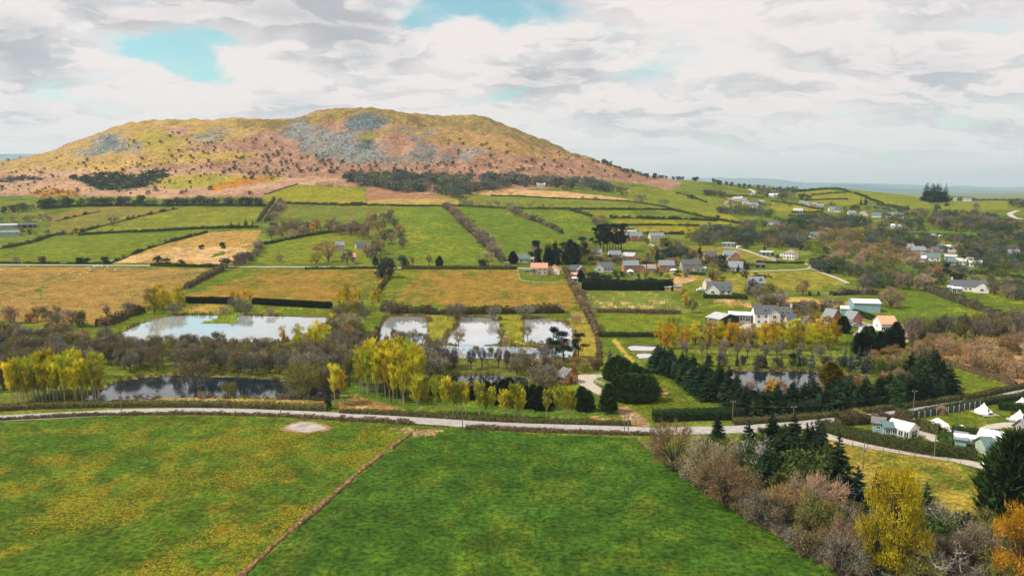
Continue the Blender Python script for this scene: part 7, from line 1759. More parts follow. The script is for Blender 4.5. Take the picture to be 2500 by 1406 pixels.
def gable(root, x, y, L, W, hw, hr, wm, rm, ridge='x', hip=False, over=.35, foot=1.6, mono=False):
 """walls and roof of one wing; x, y the middle of its plan"""
 rz = 0 if ridge == 'x' else math.pi / 2
 g = MB()
 if hip:
  g.box(-L / 2, L / 2, -W / 2, W / 2, -foot, hw)
 elif mono:
  g.prism([(-W / 2, -foot), (W / 2, -foot), (W / 2, hw + hr), (-W / 2, hw)], -L / 2, L / 2)
 else:
  g.prism([(-W / 2, -foot), (W / 2, -foot), (W / 2, hw), (0, hw + hr), (-W / 2, hw)], -L / 2, L / 2)
 wall = turn(g.build('wall', wm, root), x, y, 0, rz)
 r = MB()
 t = .18
 if hip:
  a, b, d = L / 2 + over, W / 2 + over, min(W / 2, L / 2) * .98
  z0 = hw + .02
  r.add([(-a, -b, z0), (a, -b, z0), (a, b, z0), (-a, b, z0), (-(L / 2 - d), 0, z0 + hr), ((L / 2 - d), 0, z0 + hr), (-a, -b, z0 - .14), (a, -b, z0 - .14), (a, b, z0 - .14), (-a, b, z0 - .14)],
   [(0, 1, 5, 4), (1, 2, 5), (2, 3, 4, 5), (3, 0, 4), (6, 7, 1, 0), (7, 8, 2, 1), (8, 9, 3, 2), (9, 6, 0, 3), (9, 8, 7, 6)])
 elif mono:
  k = hr / W
  r.prism([(-W / 2 - over, hw - over * k + .02), (W / 2 + over, hw + hr + over * k + .02), (W / 2 + over, hw + hr + over * k + t), (-W / 2 - over, hw - over * k + t)], -L / 2 - over, L / 2 + over)
 else:
  k = hr / (W / 2)
  e = over
  r.prism([(-W / 2 - e, hw - e * k + .02), (0, hw + hr + .02), (W / 2 + e, hw - e * k + .02), (W / 2 + e, hw - e * k + t), (0, hw + hr + t + .05), (-W / 2 - e, hw - e * k + t)], -L / 2 - over, L / 2 + over)
 roof = turn(r.build('roof', rm, root), x, y, 0, rz)
 return wall, roof
def window(root, x, y, z, w, h, face='front', fine=True, door=False):
 """glass set just proud of a wall; face tells which way it looks"""
 rz = {'front': 0, 'left': -math.pi / 2, 'right': math.pi / 2, 'back': math.pi}[face]
 g = MB()
 if door:
  g.box(-w / 2, w / 2, -.03, .03, 0, h)
  o = g.build('door', M_DOOR, root)
  if fine:
   f = MB()
   f.tube((w * .36, -.07, h * .48), (w * .36, -.05, h * .53), .03, n=6)
   f.build('handle', M_STEEL, o)
  return turn(o, x, y, z, rz)
 g.box(-w / 2, w / 2, -.025, .03, 0, h)
 o = turn(g.build('window', M_GLASS, root), x, y, z, rz)
 f = MB()
 b = .11
 f.box(-w / 2 - b, w / 2 + b, -.06, .02, h + .002, h + b)
 f.box(-w / 2 - b, w / 2 + b, -.09, .02, -b, -.002)
 f.box(-w / 2 - b, -w / 2 - .002, -.06, .02, 0, h)
 f.box(w / 2 + .002, w / 2 + b, -.06, .02, 0, h)
 f.box(-.04, .04, -.055, -.03, 0, h)
 f.build('frame', M_TRIM, o)
 return o
def chimney(roof, x, y, z0, z1, m, s=.75):
 c = MB()
 c.box(x - s / 2, x + s / 2, y - s * .4, y + s * .4, z0, z1)
 c.box(x - s / 2 - .08, x + s / 2 + .08, y - s * .4 - .08, y + s * .4 + .08, z1, z1 + .15)
 for dx in (-.18, .18):
  c.tube((x + dx, y, z1 + .15), (x + dx, y, z1 + .6), .12, .10, 6, 1)
 return c.build('chimney', [m, M_POT], roof)
def dormer(root, x, hw, hr, W, wm, rm, w=1.7):
 """little gabled window standing out of the front slope"""
 yb = -W / 2 + W * .16
 z = hw + hr * .22
 d = MB()
 d.prism([(-w / 2, z - .3), (w / 2, z - .3), (w / 2, z + 1.15), (0, z + 1.95), (-w / 2, z + 1.15)], yb, yb + W * .34, 0, 'y')
 o = turn(d.build('dormer', wm, root), x)
 r = MB()
 r.prism([(-w / 2 - .2, z + 1.02), (0, z + 2.0), (w / 2 + .2, z + 1.02), (w / 2 + .2, z + 1.2), (0, z + 2.2), (-w / 2 - .2, z + 1.2)], yb - .2, yb + W * .34, 0, 'y')
 r.build('roof', rm, o)
 g = MB()
 g.box(-.55, .55, yb - .06, yb - .02, z + .05, z + 1.05)
 g.build('window', M_GLASS, o)
 return o
def spot(crop, x, yb, wpx, W, rot):
 """centre, distance and length of a building whose front foot is at (x, yb) and whose picture is wpx (crop units) wide"""
 (px, pb), = V(crop, [(x, yb)])
 p = at(px, pb)[0]
 dist = math.hypot(p[1], H - p[2])
 wide = wpx / CROPS[crop][2] * dist / F
 c, s_ = abs(math.cos(R(rot))), abs(math.sin(R(rot)))
 L = max(2.0, (wide - W * s_) / max(c, .35))
 face = math.atan2(p[0], p[1])              # square to the line of sight, then turned by rot
 rz = -face + R(rot)
 back = (L * s_ + W * c) / 2
 X, Y = p[0] + math.sin(face) * back, p[1] + math.cos(face) * back
 z = min(float(ground_z(X, Y)), float(p[2]) + .6)
 return (X, Y, max(z, float(p[2]))), rz, L, dist
def house(name, label, cat, crop, x, yb, wpx, W, rot, hw, hr, wm, rm, front=(), gables=(), chim=(), wing=None, dorm=0, hip=False, mono=False, door=None, group=None, over=.35):
 """front: rows of (sill height, count, width, height); gables: windows on the end walls; wing: a gabled piece coming forward"""
 loc, rz, L, dist = spot(crop, x, yb, wpx, W, rot)
 root = empty(name, loc, rz)
 tag(root, label, cat, group)
 fine = dist < 420
 wall, roof = gable(root, 0, 0, L, W, hw, hr, wm, rm, hip=hip, mono=mono, over=over)
 x0, x1 = -L / 2, L / 2
 if wing:
  wx, ww, wd, whw, whr, wwm, wrm = wing
  wx = wx * L
  gable(root, wx, -W / 2 - wd / 2 + .6, wd + 1.2, ww, whw, whr, wwm or wm, wrm or rm, 'y', over=.25)
  window(root, wx, -W / 2 - wd - .035, .9, min(1.6, ww * .35), 1.2, 'front', fine)
  if whw > 4:
   window(root, wx, -W / 2 - wd - .035, 3.2, min(1.4, ww * .3), 1.2, 'front', fine)
 for (sill, n, w, h) in front:
  for i in range(n):
   xx = x0 + (i + .5) * L / n + (.15 if n > 1 else 0)
   if wing and abs(xx - wx) < ww / 2 + w / 2 + .2:
    continue
   window(root, xx, -W / 2 - .035, sill, w, h, 'front', fine)
 if door is not None:
  window(root, x0 + door * L, -W / 2 - .045, 0, 1.0, 2.05, 'front', fine, True)
 for (side, sill, n, w, h) in gables:
  for i in range(n):
   yy = -W / 2 + (i + .5) * W / n
   window(root, (x0 - .035) if side == 'left' else (x1 + .035), yy, sill, w, h, side, fine)
 for (fx, brick) in chim:
  chimney(roof, x0 + fx * L, 0, hw + hr * .55, hw + hr + 1.25, brick)
 for i in range(dorm):
  dormer(root, x0 + (i + .5) * L / dorm, hw, hr, W, wm, rm)
 return root
F2 = ((.9, 4, 1.2, 1.2), (3.4, 4, 1.2, 1.15))
F1 = ((.9, 4, 1.4, 1.2),)
G2 = (('left', 3.3, 1, 1.1, 1.1),)
pk = house('house', 'cream house with salmon tiled roof and a glass balcony', 'house', 'N', 682, 556, 200, 7.5, 0, 4.6, 2.9, W_PINK, R_PINK, ((.8, 3, 1.3, 1.2), (3.0, 3, 1.1, 1.0)), (('left', 3.0, 1, 1.1, 1.1),))
b_ = MB()
b_.box(-6.2, -1.4, -5.6, -3.79, 2.35, 2.5)
for xx in (-6.1, -3.8, -1.5):
 b_.tube((xx, -5.5, -1), (xx, -5.5, 3.4), .08)
b_.build('balcony', M_TRIM, pk)
b_ = MB()
b_.box(-6.1, -1.5, -5.62, -5.58, 2.5, 3.45)
b_.build('balcony_glass', M_GLASS, pk)
house('house', 'pale gabled annex attached at the right of the salmon roofed house', 'house', 'N', 862, 552, 145, 9.5, 62, 2.8, 3.2, W_CREAM, R_PINK, ((.9, 2, 1.0, 1.0),), (('left', .9, 2, .9, 1.0), ('left', 3.4, 1, .9, .9)))
house('house', 'low white house with blue green roof behind the lane hedge', 'house', 'N', 470, 405, 150, 8, 0, 2.8, 2.9, W_WHITE, R_TEALR, F1, (), ((.9, W_WHITE),), door=.45)
house('garage', 'small cream annex right of the low white house', 'garage', 'N', 578, 400, 65, 5, 0, 2.4, .8, W_CREAM, R_GREY, (), door=.7)
house('house', 'brick bungalow with dark slate roof at the village end', 'house', 'N', 1125, 548, 160, 8, 8, 2.7, 2.9, W_BRICK, R_SLATE, F1, G2[:0] + (('left', 1.0, 1, 1.2, 1.1),), wing=(.42, 6.5, 4.5, 2.7, 2.6, W_BRICK, R_SLATE2), door=.3)
house('garage', 'small garage with tan roof in front of the brick bungalow', 'garage', 'N', 1110, 600, 80, 5, 0, 2.3, 1.3, W_CREAM, R_TERRA, ((.3, 1, 2.2, 1.8),))
house('garage', 'white flat roofed garage topmost of the field hedge', 'garage', 'N', 1120, 645, 70, 5, 0, 2.4, .4, W_WHITE, R_WHITE, ((.2, 1, 2.2, 1.8),), mono=True)
house('house', 'white bungalow with wide dark roof and a left gable', 'house', 'N', 1480, 520, 205, 9, 6, 2.8, 3.3, W_WHITE, R_SLATE, ((.9, 5, 1.6, 1.2),), (('left', .9, 2, 1.2, 1.1),), wing=(-.40, 6, 2.0, 2.8, 2.9, None, None))
house('house', 'brick house with grey roof and white conservatory', 'house', 'N', 1792, 528, 215, 8, 14, 4.8, 2.9, W_BRICK, R_SLATE2, ((.9, 4, 1.2, 1.2), (3.3, 4, 1.2, 1.1)), (('left', 3.3, 1, 1.0, 1.1),), ((.02, W_BRICK),), door=.7)
house('conservatory', 'white glazed conservatory in front of the brick house', 'conservatory', 'N', 1793, 555, 85, 3.5, 0, 2.1, 1.4, W_WHITE, R_WHITE, ((.6, 4, .8, 1.3),), hip=True, over=.1)
house('house', 'small brick annex right of the conservatory house', 'house', 'N', 1942, 522, 75, 5.5, 0, 2.6, 2.2, W_BRICK, R_BROWN, ((.9, 2, 1.0, 1.0),), wing=(0, 4.2, 1.0, 2.6, 2.0, None, None))
house('house', 'small brick bungalow half hidden between the brick houses', 'house', 'N', 2050, 525, 110, 7, 5, 2.6, 2.4, W_BRICK, R_BROWN, F1[:1])
house('house', 'brick house with pale slate roof, second of the brick pair', 'house', 'N', 2228, 526, 215, 8, 14, 4.8, 2.9, W_BRICK, R_SLATE2, ((.9, 3, 1.3, 1.2), (3.3, 3, 1.3, 1.1)), (('left', 3.3, 1, 1.0, 1.1),), ((.9, W_BRICK),), door=.55)
house('conservatory', 'low white sunroom right of the second brick house', 'conservatory', 'N', 2320, 535, 85, 3.2, 0, 2.0, .9, W_WHITE, R_WHITE, ((.6, 4, .8, 1.2),), hip=True, over=.1)
house('house', 'grey stone house with tan gable and slate roof', 'house', 'K', 260, 140, 300, 8, 14, 4.9, 3.0, W_STONE, R_SLATE, ((.9, 4, 1.2, 1.2), (3.4, 4, 1.1, 1.1)), (('left', 3.2, 1, 1.0, 1.1),), ((.92, W_TAN),), wing=(.30, 5.5, 2.0, 3.4, 2.2, None, None), door=.3)
house('shed', 'teal garden shed right of the grey stone house', 'shed', 'K', 440, 135, 80, 4, 0, 2.2, .9, W_TEAL, R_GREY, ((.8, 1, 1.2, 1.0),))
house('house', 'white cottage with grey roof below the black pine clump', 'house', 'N', 1385, 362, 130, 7, -6, 4.6, 2.4, W_CREAM, R_SLATE2, ((.9, 3, 1.1, 1.1), (3.2, 3, 1.0, 1.0)), (), ((.1, W_BRICK),))
house('house', 'white gabled house with blue grey roof above the bungalows', 'house', 'N', 1600, 385, 170, 8, 12, 4.6, 2.8, W_WHITE, R_SLATE2, F2, (('left', 3.2, 1, 1.0, 1.0),), ((.5, W_BRICK),))
house('barn', 'long low grey roofed barn beside the white gabled house', 'barn', 'N', 1785, 378, 175, 11, -12, 2.8, 2.4, W_STONE, R_GREY, ((.8, 3, 1.4, 1.2),))
house('garage', 'white low garage block below the grey roofed barn', 'garage', 'N', 1880, 412, 80, 6, -10, 2.4, 1.0, W_WHITE, R_WHITE, ((.3, 2, 2.2, 1.7),))
house('house', 'brick house with steep gable and slate roof by the pines', 'house', 'N', 1855, 150, 185, 8, 20, 4.6, 3.4, W_BRICK, R_SLATE2, F2, (('left', 3.0, 1, 1.1, 1.1),), (), wing=(.30, 6, 2.2, 2.8, 2.4, None, None))
house('house', 'blue grey roofed house left of the steep brick gable', 'house', 'N', 1722, 145, 85, 8, 10, 4.0, 2.8, W_STONE, R_TEALR, F1[:1])
house('house', 'cream gabled house with long slate roof above the track', 'house', 'N', 2110, 148, 200, 8, 18, 4.2, 3.0, W_CREAM, R_SLATE2, F2, (('left', 3.0, 1, 1.0, 1.1),), ((.6, W_BRICK),))
house('shed', 'long tan shed by the small tan field', 'shed', 'N', 1790, 55, 150, 5, 0, 2.2, .9, W_TAN, R_GREY, ())
house('house', 'dark slate roofed house with pale gable at the wood edge', 'house', 'I', 540, 1285, 205, 9, 16, 3.8, 4.0, W_STONE, R_SLATE, F2[:1], (('left', 3.0, 1, 1.1, 1.2),))
house('house', 'slate roofed house with brick gable facing the lawn', 'house', 'I', 825, 1258, 215, 8.5, 8, 4.0, 3.2, W_WHITE, R_SLATE2, F2[:1], (), (), wing=(.30, 6.5, 2.6, 3.6, 2.8, W_BRICK, None))
house('house', 'white square house with brown hipped roof', 'house', 'I', 1690, 1245, 205, 9, -22, 5.0, 2.4, W_WHITE, R_BROWN, ((.8, 4, 1.3, 1.3), (3.3, 4, 1.2, 1.1)), (('left', .9, 2, 1.1, 1.1), ('left', 3.3, 2, 1.1, 1.1)), hip=True, door=.45)
house('shed', 'dark open stable block beside the gravel track', 'stable', 'I', 1345, 1190, 195, 6, -14, 2.4, .8, W_BLACK, R_GREY, ((.4, 3, 1.4, 1.6),), mono=True)
house('shed', 'teal and black field shelter under the long wood', 'shed', 'I', 805, 1056, 170, 5, 0, 2.4, .4, W_TEAL, R_GREY, ((.2, 3, 2.0, 1.8),), mono=True)
house('house', 'low slate bungalow behind dark garden trees', 'house', 'K', 905, 135, 215, 9, -6, 2.8, 3.6, W_GREY, R_SLATE2, F1)
house('shed', 'small black shed on the green strip', 'shed', 'K', 1260, 80, 120, 4.5, 0, 2.1, 1.0, W_BLACK, R_SLATE, ((.8, 1, 1.2, 1.0),))
house('shed', 'brick shed at the right end of the tall cypress hedge', 'shed', 'K', 85, 410, 125, 6, -4, 2.6, 1.0, W_TAN, R_BROWN, ((.8, 1, 1.0, 1.0),))
house('shed', 'little brick hut against the tall cypress hedge', 'shed', 'N', 2250, 750, 80, 4, 0, 2.2, .6, W_TAN, R_GREY, ((.6, 1, 1.2, 1.0),))
wb = house('house', 'white bungalow with dark roof, front gable and two dormers', 'house', 'K', 670, 462, 345, 9, 4, 2.5, 3.9, W_WHITE, R_SLATE, ((.8, 4, 1.5, 1.3),), (), wing=(-.30, 7.5, 1.8, 2.5, 3.7, None, None), dorm=0)
for xx in (1.6, 5.2):
 dormer(wb, xx, 2.5, 3.9, 9, W_WHITE, R_SLATE)
house('house', 'pale pink roofed extension behind the white bungalow', 'house', 'K', 500, 395, 130, 7, 20, 3.6, 2.4, W_PINK, R_BROWN, ())
house('house', 'tall stone house with big chimney half hidden by bare trees', 'house', 'K', 1185, 430, 250, 8, 12, 5.2, 3.0, W_STONE, R_SLATE2, ((.9, 3, 1.2, 1.3), (3.4, 3, 1.2, 1.2)), (('left', 3.2, 1, 1.0, 1.1),), ((.03, W_TAN),), dorm=2)
house('barn', 'black timber barn with pale grey metal roof', 'barn', 'K', 715, 925, 455, 13, -38, 3.4, 1.6, W_BLACK, R_GREY, ((1.2, 3, 1.3, 1.5),), (('right', 1.2, 1, 1.6, 1.6), ('left', 1.2, 4, 1.1, 1.7)))
house('shed', 'long black open shed between barn and white house', 'shed', 'K', 960, 860, 300, 6, 0, 3.4, .5, W_BLACK, R_WHITE, ((.3, 4, 2.2, 2.2),), mono=True)
lh = house('house', 'long white farmhouse with slate roof and gabled dormers', 'house', 'K', 1300, 895, 345, 8, 12, 5.0, 3.0, W_WHITE, R_SLATE, ((.9, 3, 1.0, 1.1), (3.2, 3, 1.0, 1.0)), (('left', 2.6, 1, .9, 1.0),), (), wing=(.38, 5.0, 1.2, 5.0, 2.2, None, None), dorm=1)
house('house', 'white dormered wing joined right of the long white farmhouse', 'house', 'K', 1565, 872, 265, 8, 6, 3.2, 3.6, W_WHITE, R_SLATE, ((.9, 5, 1.0, 1.1),), (), ((.97, W_WHITE), (.2, W_BRICK)), dorm=3)
house('house', 'tan brick cottage with dark slate roof and white gable edge', 'house', 'K', 1680, 950, 200, 7.5, 18, 2.6, 3.2, W_TAN, R_SLATE, F1[:1], (('left', 1.0, 1, 1.1, 1.1),))
gl = house('house', 'glazed gable end house beside the tan cottage', 'house', 'K', 1930, 1000, 165, 8, -58, 2.8, 3.6, W_TAN, R_SLATE, (), (('right', .4, 3, 1.3, 1.9), ('right', 2.8, 1, 1.4, 1.4)))
house('shed', 'small tan gabled garden room right of the glazed gable', 'shed', 'K', 2070, 962, 120, 5, -60, 2.2, 1.8, W_TAN, R_BROWN, ())
house('house', 'brick bungalow with grey roof and white garage doors', 'house', 'K', 2260, 870, 240, 8, -24, 2.8, 2.9, W_BRICK, R_SLATE2, ((.2, 2, 2.4, 2.0),), (('left', .9, 1, 1.2, 1.1),))
house('house', 'right wing of the brick bungalow with a brick gable end', 'house', 'L', 60, 905, 255, 8, -30, 2.8, 3.0, W_BRICK, R_SLATE2, F1, (('right', .8, 1, 1.4, 1.2),))
house('barn', 'teal sheet metal barn with pale roof', 'barn', 'L', 225, 716, 425, 11, 14, 4.4, 1.2, W_TEAL, R_WHITE, (), ())
house('shed', 'small teal shed left of the teal barn', 'shed', 'F', 1175, 192, 55, 4, 5, 2.4, .9, W_TEAL, R_WHITE, ())
house('house', 'white house with pale terracotta roof above the cypress group', 'house', 'L', 520, 995, 320, 9, 22, 3.4, 2.6, W_WHITE, R_TERRA, F1, (('left', 1.4, 1, 1.1, 1.1),))
house('garage', 'white block wall building at the right of the cypress group', 'building', 'L', 728, 1095, 65, 5, 0, 4.6, .4, W_WHITE, R_WHITE, (), mono=True)
house('garage', 'low pale roofed garage in the yard left of the terracotta house', 'garage', 'L', 250, 1050, 200, 6, 10, 2.2, .8, W_WHITE, R_GREY, ())
lw = house('house', 'long white farmhouse with slate roof alone at the right', 'house', 'L', 1690, 418, 450, 8, 4, 3.0, 2.9, W_WHITE, R_SLATE, ((.9, 8, 1.1, 1.2),), (), ((.5, W_BRICK), (.05, W_WHITE)), wing=(.38, 7, 2.6, 3.0, 2.7, None, None), door=.33)
house('shed', 'teal shed at the left of the lone white farmhouse', 'shed', 'L', 1445, 420, 60, 4, 0, 2.4, .6, W_TEAL, R_GREY, (), mono=True)
house('shed', 'pale teal flat roofed garage in front of the lone white farmhouse', 'garage', 'L', 1540, 436, 110, 4, 0, 2.4, .5, W_TEAL, R_WHITE, ((.2, 2, 1.8, 1.8),), mono=True)
lo = house('lodge', 'orange timber lodge with mossy shingle roof by the gravel yard', 'lodge', 'E', 1627, 936, 150, 6.2, -44, 2.5, 1.9, W_LOG, R_MOSS, ((.8, 2, .9, .9),), (('right', 2.7, 1, .6, .6),), over=.55)
window(lo, 0, 0, 0, 1.1, 2.0, 'front', True, True).location = (spot('E', 1627, 936, 150, 6.2, -44)[2] / 2 + .045, -.2, 0)
lo.children[-1].rotation_euler = (0, 0, math.pi / 2)
for yy in (-2.0, 1.7):
 window(lo, spot('E', 1627, 936, 150, 6.2, -44)[2] / 2 + .035, yy, .9, .9, 1.0, 'right', True)
FARH = [('I', 2020, 948, 150, 1, W_WHITE, R_TEALR, 15, 'white house with green blue roof in the valley trees'), ('I', 1962, 762, 125, 1, W_WHITE, R_SLATE2, -10, 'grey roofed white house above the long wood'), ('I', 1455, 756, 270, 1, W_WHITE, R_SLATE, 0, 'long low shed with dark roof above the long wood'),
  ('I', 1790, 580, 125, 1, W_WHITE, R_GREY, 0, 'white bungalow alone below the far yellow field'), ('I', 2275, 560, 110, 1, W_WHITE, R_SLATE2, 10, 'white house pair, larger one, by the curved road'), ('I', 2352, 572, 80, 1, W_WHITE, R_SLATE, -8, 'white house pair, smaller one, by the curved road'),
  ('I', 1840, 466, 70, 1, W_STONE, R_SLATE2, 5, 'first of four grey houses up the ridge road'), ('I', 1915, 478, 90, 1, W_WHITE, R_SLATE2, -5, 'second of four houses up the ridge road'), ('I', 2020, 492, 80, 1, W_BRICK, R_BROWN, 8, 'brick one of four houses up the ridge road'), ('I', 2105, 512, 90, 1, W_STONE, R_SLATE2, 0, 'lowest grey one of four houses up the ridge road'),
  ('I', 1455, 360, 165, 1, W_WHITE, R_WHITE, 0, 'long white roofed farm building on the far ridge'), ('I', 1140, 348, 45, 1, W_WHITE, R_SLATE2, 10, 'tiny white cottage under the far ridge track'),
  ('I', 925, 412, 115, 1, W_PINK, R_GREY, 5, 'far hamlet house with long grey roof, topmost'), ('I', 1020, 430, 95, 1, W_GREY, R_SLATE2, -8, 'far hamlet house with slate roof behind the row'), ('I', 830, 430, 80, 1, W_BRICK, R_BROWN, 0, 'far hamlet brick house at its left end'),
  ('I', 1050, 470, 90, 1, W_WHITE, R_BROWN, 8, 'far hamlet white house with brown roof'), ('I', 1110, 495, 80, 1, W_BRICK, R_SLATE2, -6, 'far hamlet brick house in the middle'), ('I', 1185, 505, 90, 1, W_WHITE, R_SLATE2, 10, 'far hamlet white house lowest of the cluster'), ('I', 1260, 455, 95, 1, W_STONE, R_BROWN, 0, 'far hamlet stone house at its right end'),
  ('I', 1190, 460, 70, 1, W_WHITE, R_SLATE, 0, 'far hamlet little white house with dark roof'), ('I', 970, 392, 60, 1, W_WHITE, R_WHITE, 0, 'far hamlet white shed above the houses'), ('I', 780, 470, 60, 1, W_PINK, R_BROWN, 6, 'far hamlet pinkish house apart from the row'),
  ('J', 405, 530, 120, 1, W_WHITE, R_TEALR, 0, 'pale house with green roof in the blue grey hamlet'), ('J', 585, 528, 80, 1, W_WHITE, R_SLATE2, 8, 'white house with grey roof in the blue grey hamlet'), ('J', 655, 535, 70, 1, W_STONE, R_SLATE2, -5, 'stone house in the blue grey hamlet'), ('J', 740, 545, 100, 1, W_WHITE, R_TEALR, 0, 'white gabled house at the right of the blue grey hamlet'),
  ('J', 50, 500, 110, 1, W_WHITE, R_SLATE2, 10, 'white gabled house at the bend of the hamlet road'), ('J', 45, 565, 110, 1, W_WHITE, R_SLATE2, -8, 'white gabled house nearest below the hamlet bend'), ('J', 210, 515, 70, 1, W_BRICK, R_BROWN, 0, 'brick house beside the hamlet road'), ('J', 240, 548, 70, 1, W_TAN, R_BROWN, 5, 'tan house beside the hamlet road'),
  ('J', 690, 690, 150, 1, W_WHITE, R_WHITE, -6, 'flat roofed pale shed in the middle meadows'), ('J', 1690, 300, 110, 1, W_WHITE, R_SLATE2, 0, 'white farmhouse on the skyline pasture'), ('J', 1520, 292, 50, 1, W_WHITE, R_SLATE2, 0, 'small white cottage left of the skyline farmhouse'),
  ('J', 990, 1085, 190, 2, W_GREY, R_SLATE2, 12, 'grey village house with long pale roof'), ('J', 1140, 1075, 110, 1, W_WHITE, R_SLATE, -8, 'white village house behind the tall roofs'), ('J', 1230, 1090, 130, 2, W_BRICK, R_SLATE, 20, 'village house with steep dark gable'), ('J', 1310, 1000, 90, 1, W_WHITE, R_TEALR, 0, 'village bungalow with blue roof at the back'),
  ('J', 1460, 1000, 180, 1, W_WHITE, R_WHITE, 0, 'long white roofed village hall'), ('J', 1185, 1150, 220, 1, W_WHITE, R_TEALR, 6, 'village bungalow with teal roof at the front'), ('J', 1455, 1140, 150, 1, W_TEAL, R_GREY, 0, 'teal sided village workshop'), ('J', 1470, 1075, 90, 1, W_PINK, R_BROWN, 0, 'pinkish village house behind the workshop'),
  ('J', 1695, 1070, 120, 1, W_WHITE, R_SLATE, 5, 'white village house with dark roof right of the hall'), ('J', 1820, 1060, 130, 1, W_BRICK, R_SLATE2, 0, 'brick gabled village house with white edge'), ('J', 1480, 1205, 110, 1, W_WHITE, R_TEALR, 0, 'low teal roofed shed under the workshop'), ('J', 1600, 1200, 130, 1, W_WHITE, R_WHITE, 0, 'low white shed under the workshop'),
  ('J', 1805, 1230, 150, 1, W_WHITE, R_WHITE, 0, 'long low white shed, lowest in the village'), ('J', 1730, 1185, 80, 1, W_GREY, R_GREY, 0, 'small grey shed above the long low white one'), ('J', 2340, 1130, 160, 2, W_GREY, R_SLATE2, 12, 'grey house with steep roof at the village right'), ('J', 880, 1045, 120, 2, W_BRICK, R_SLATE2, 20, 'pinkish gabled house behind the orange copse'),
  ('J', 1060, 1160, 80, 1, W_WHITE, R_WHITE, 0, 'little white hut at the village left edge'), ('B', 1437, 752, 60, 1, W_WHITE, R_WHITE, 0, 'white house in the wood at the hill foot'), ('A', 2432, 1212, 62, 2, W_GREY, R_SLATE2, 0, 'pale two storey house among bare trees by the lane'),
  ('B', 150, 1196, 85, 1, W_GREY, R_SLATE, 10, 'dark roofed cottage among bare trees by the lane'), ('A', 60, 1103, 140, 1, W_TEAL, R_SLATE2, 6, 'blue grey barn at the far left, nearest one'), ('A', 30, 1050, 190, 1, W_BLUEG, R_GREY, 0, 'blue grey long barn behind the nearest one at far left'), ('A', 195, 1045, 110, 1, W_BLACK, R_SLATE, 0, 'dark low shed beside the far left barns'),
  ('B', 100, 1300, 26, 2, W_PINK, R_PINK, 0, 'tiny pale pink gatehouse by the lane under the bare belt')]
for cr, x, yb, wp, st, wm, rm, rot, lab in FARH:
 sh = 'shed' if any(k in lab for k in ('shed', 'hut', 'workshop')) else 'barn' if 'barn' in lab else 'hall' if 'hall' in lab else 'house'
 d = 7.5 if sh != 'barn' else 11
 house(sh, lab, sh, cr, x, yb, wp, d, rot, 2.9 if st == 1 else 4.8, 2.7 if sh == 'house' else 1.3, wm, rm, ((.9, 3, 1.3, 1.2),) if st == 1 else ((.9, 3, 1.2, 1.2), (3.3, 3, 1.2, 1.1)),
  chim=((.85, W_BRICK),) if sh == 'house' and wp > 85 else ())
# ------------------------------------------------------------------ the campsite
house('shed', 'blue grey shed with dark blue roof beside the marquee', 'shed', 'M', 970, 488, 165, 4.2, 10, 2.2, .8, W_BLUEG, R_TEALR, ((.7, 2, .9, 1.0),), mono=False, door=.8)
house('shed', 'old teal shed with flat mossy roof behind the blue one', 'shed', 'M', 848, 452, 125, 3.4, 0, 2.5, .5, W_TEAL, R_MOSS, ((1.1, 1, .8, .8),), mono=True)
mq = house('marquee', 'white ridge marquee with clear windows', 'marquee', 'M', 1120, 522, 330, 5.0, -26, 2.2, 1.3, M_CANVAS, M_CANVAS, ((.7, 4, 1.0, 1.2),), (('right', .1, 1, 2.6, 1.9),), over=.12)
house('hut', 'pale green cabin with white flat roof and wide shutter', 'hut', 'M', 2130, 622, 285, 5.0, -6, 2.5, .3, W_GREEN, R_WHITE, ((.5, 1, 3.4, 1.4),), mono=True, over=.1)
house('shed', 'green shed with steep dark blue roof behind the lane hedge', 'shed', 'M', 2050, 705, 130, 4.2, 30, 2.2, 1.4, W_GREEN, R_TEALR, ((.6, 1, 1.0, 1.2),))
house('shed', 'low teal lean-to beside the rounded caravan', 'shed', 'M', 1780, 600, 110, 4, 0, 1.6, .6, W_TEAL, R_SLATE2, (), mono=True)
house('shed', 'white roofed grey block shed at the end of the lane', 'shed', 'M', 2125, 955, 160, 4.6, -12, 2.3, .4, W_GREY, R_WHITE, ((.8, 1, 1.4, 1.0),), mono=True, door=.25)
house('house', 'stone house with pale slate roof at the right edge of the campsite', 'house', 'M', 2500, 590, 190, 8, 24, 2.4, 2.8, W_STONE, R_SLATE2, F1)
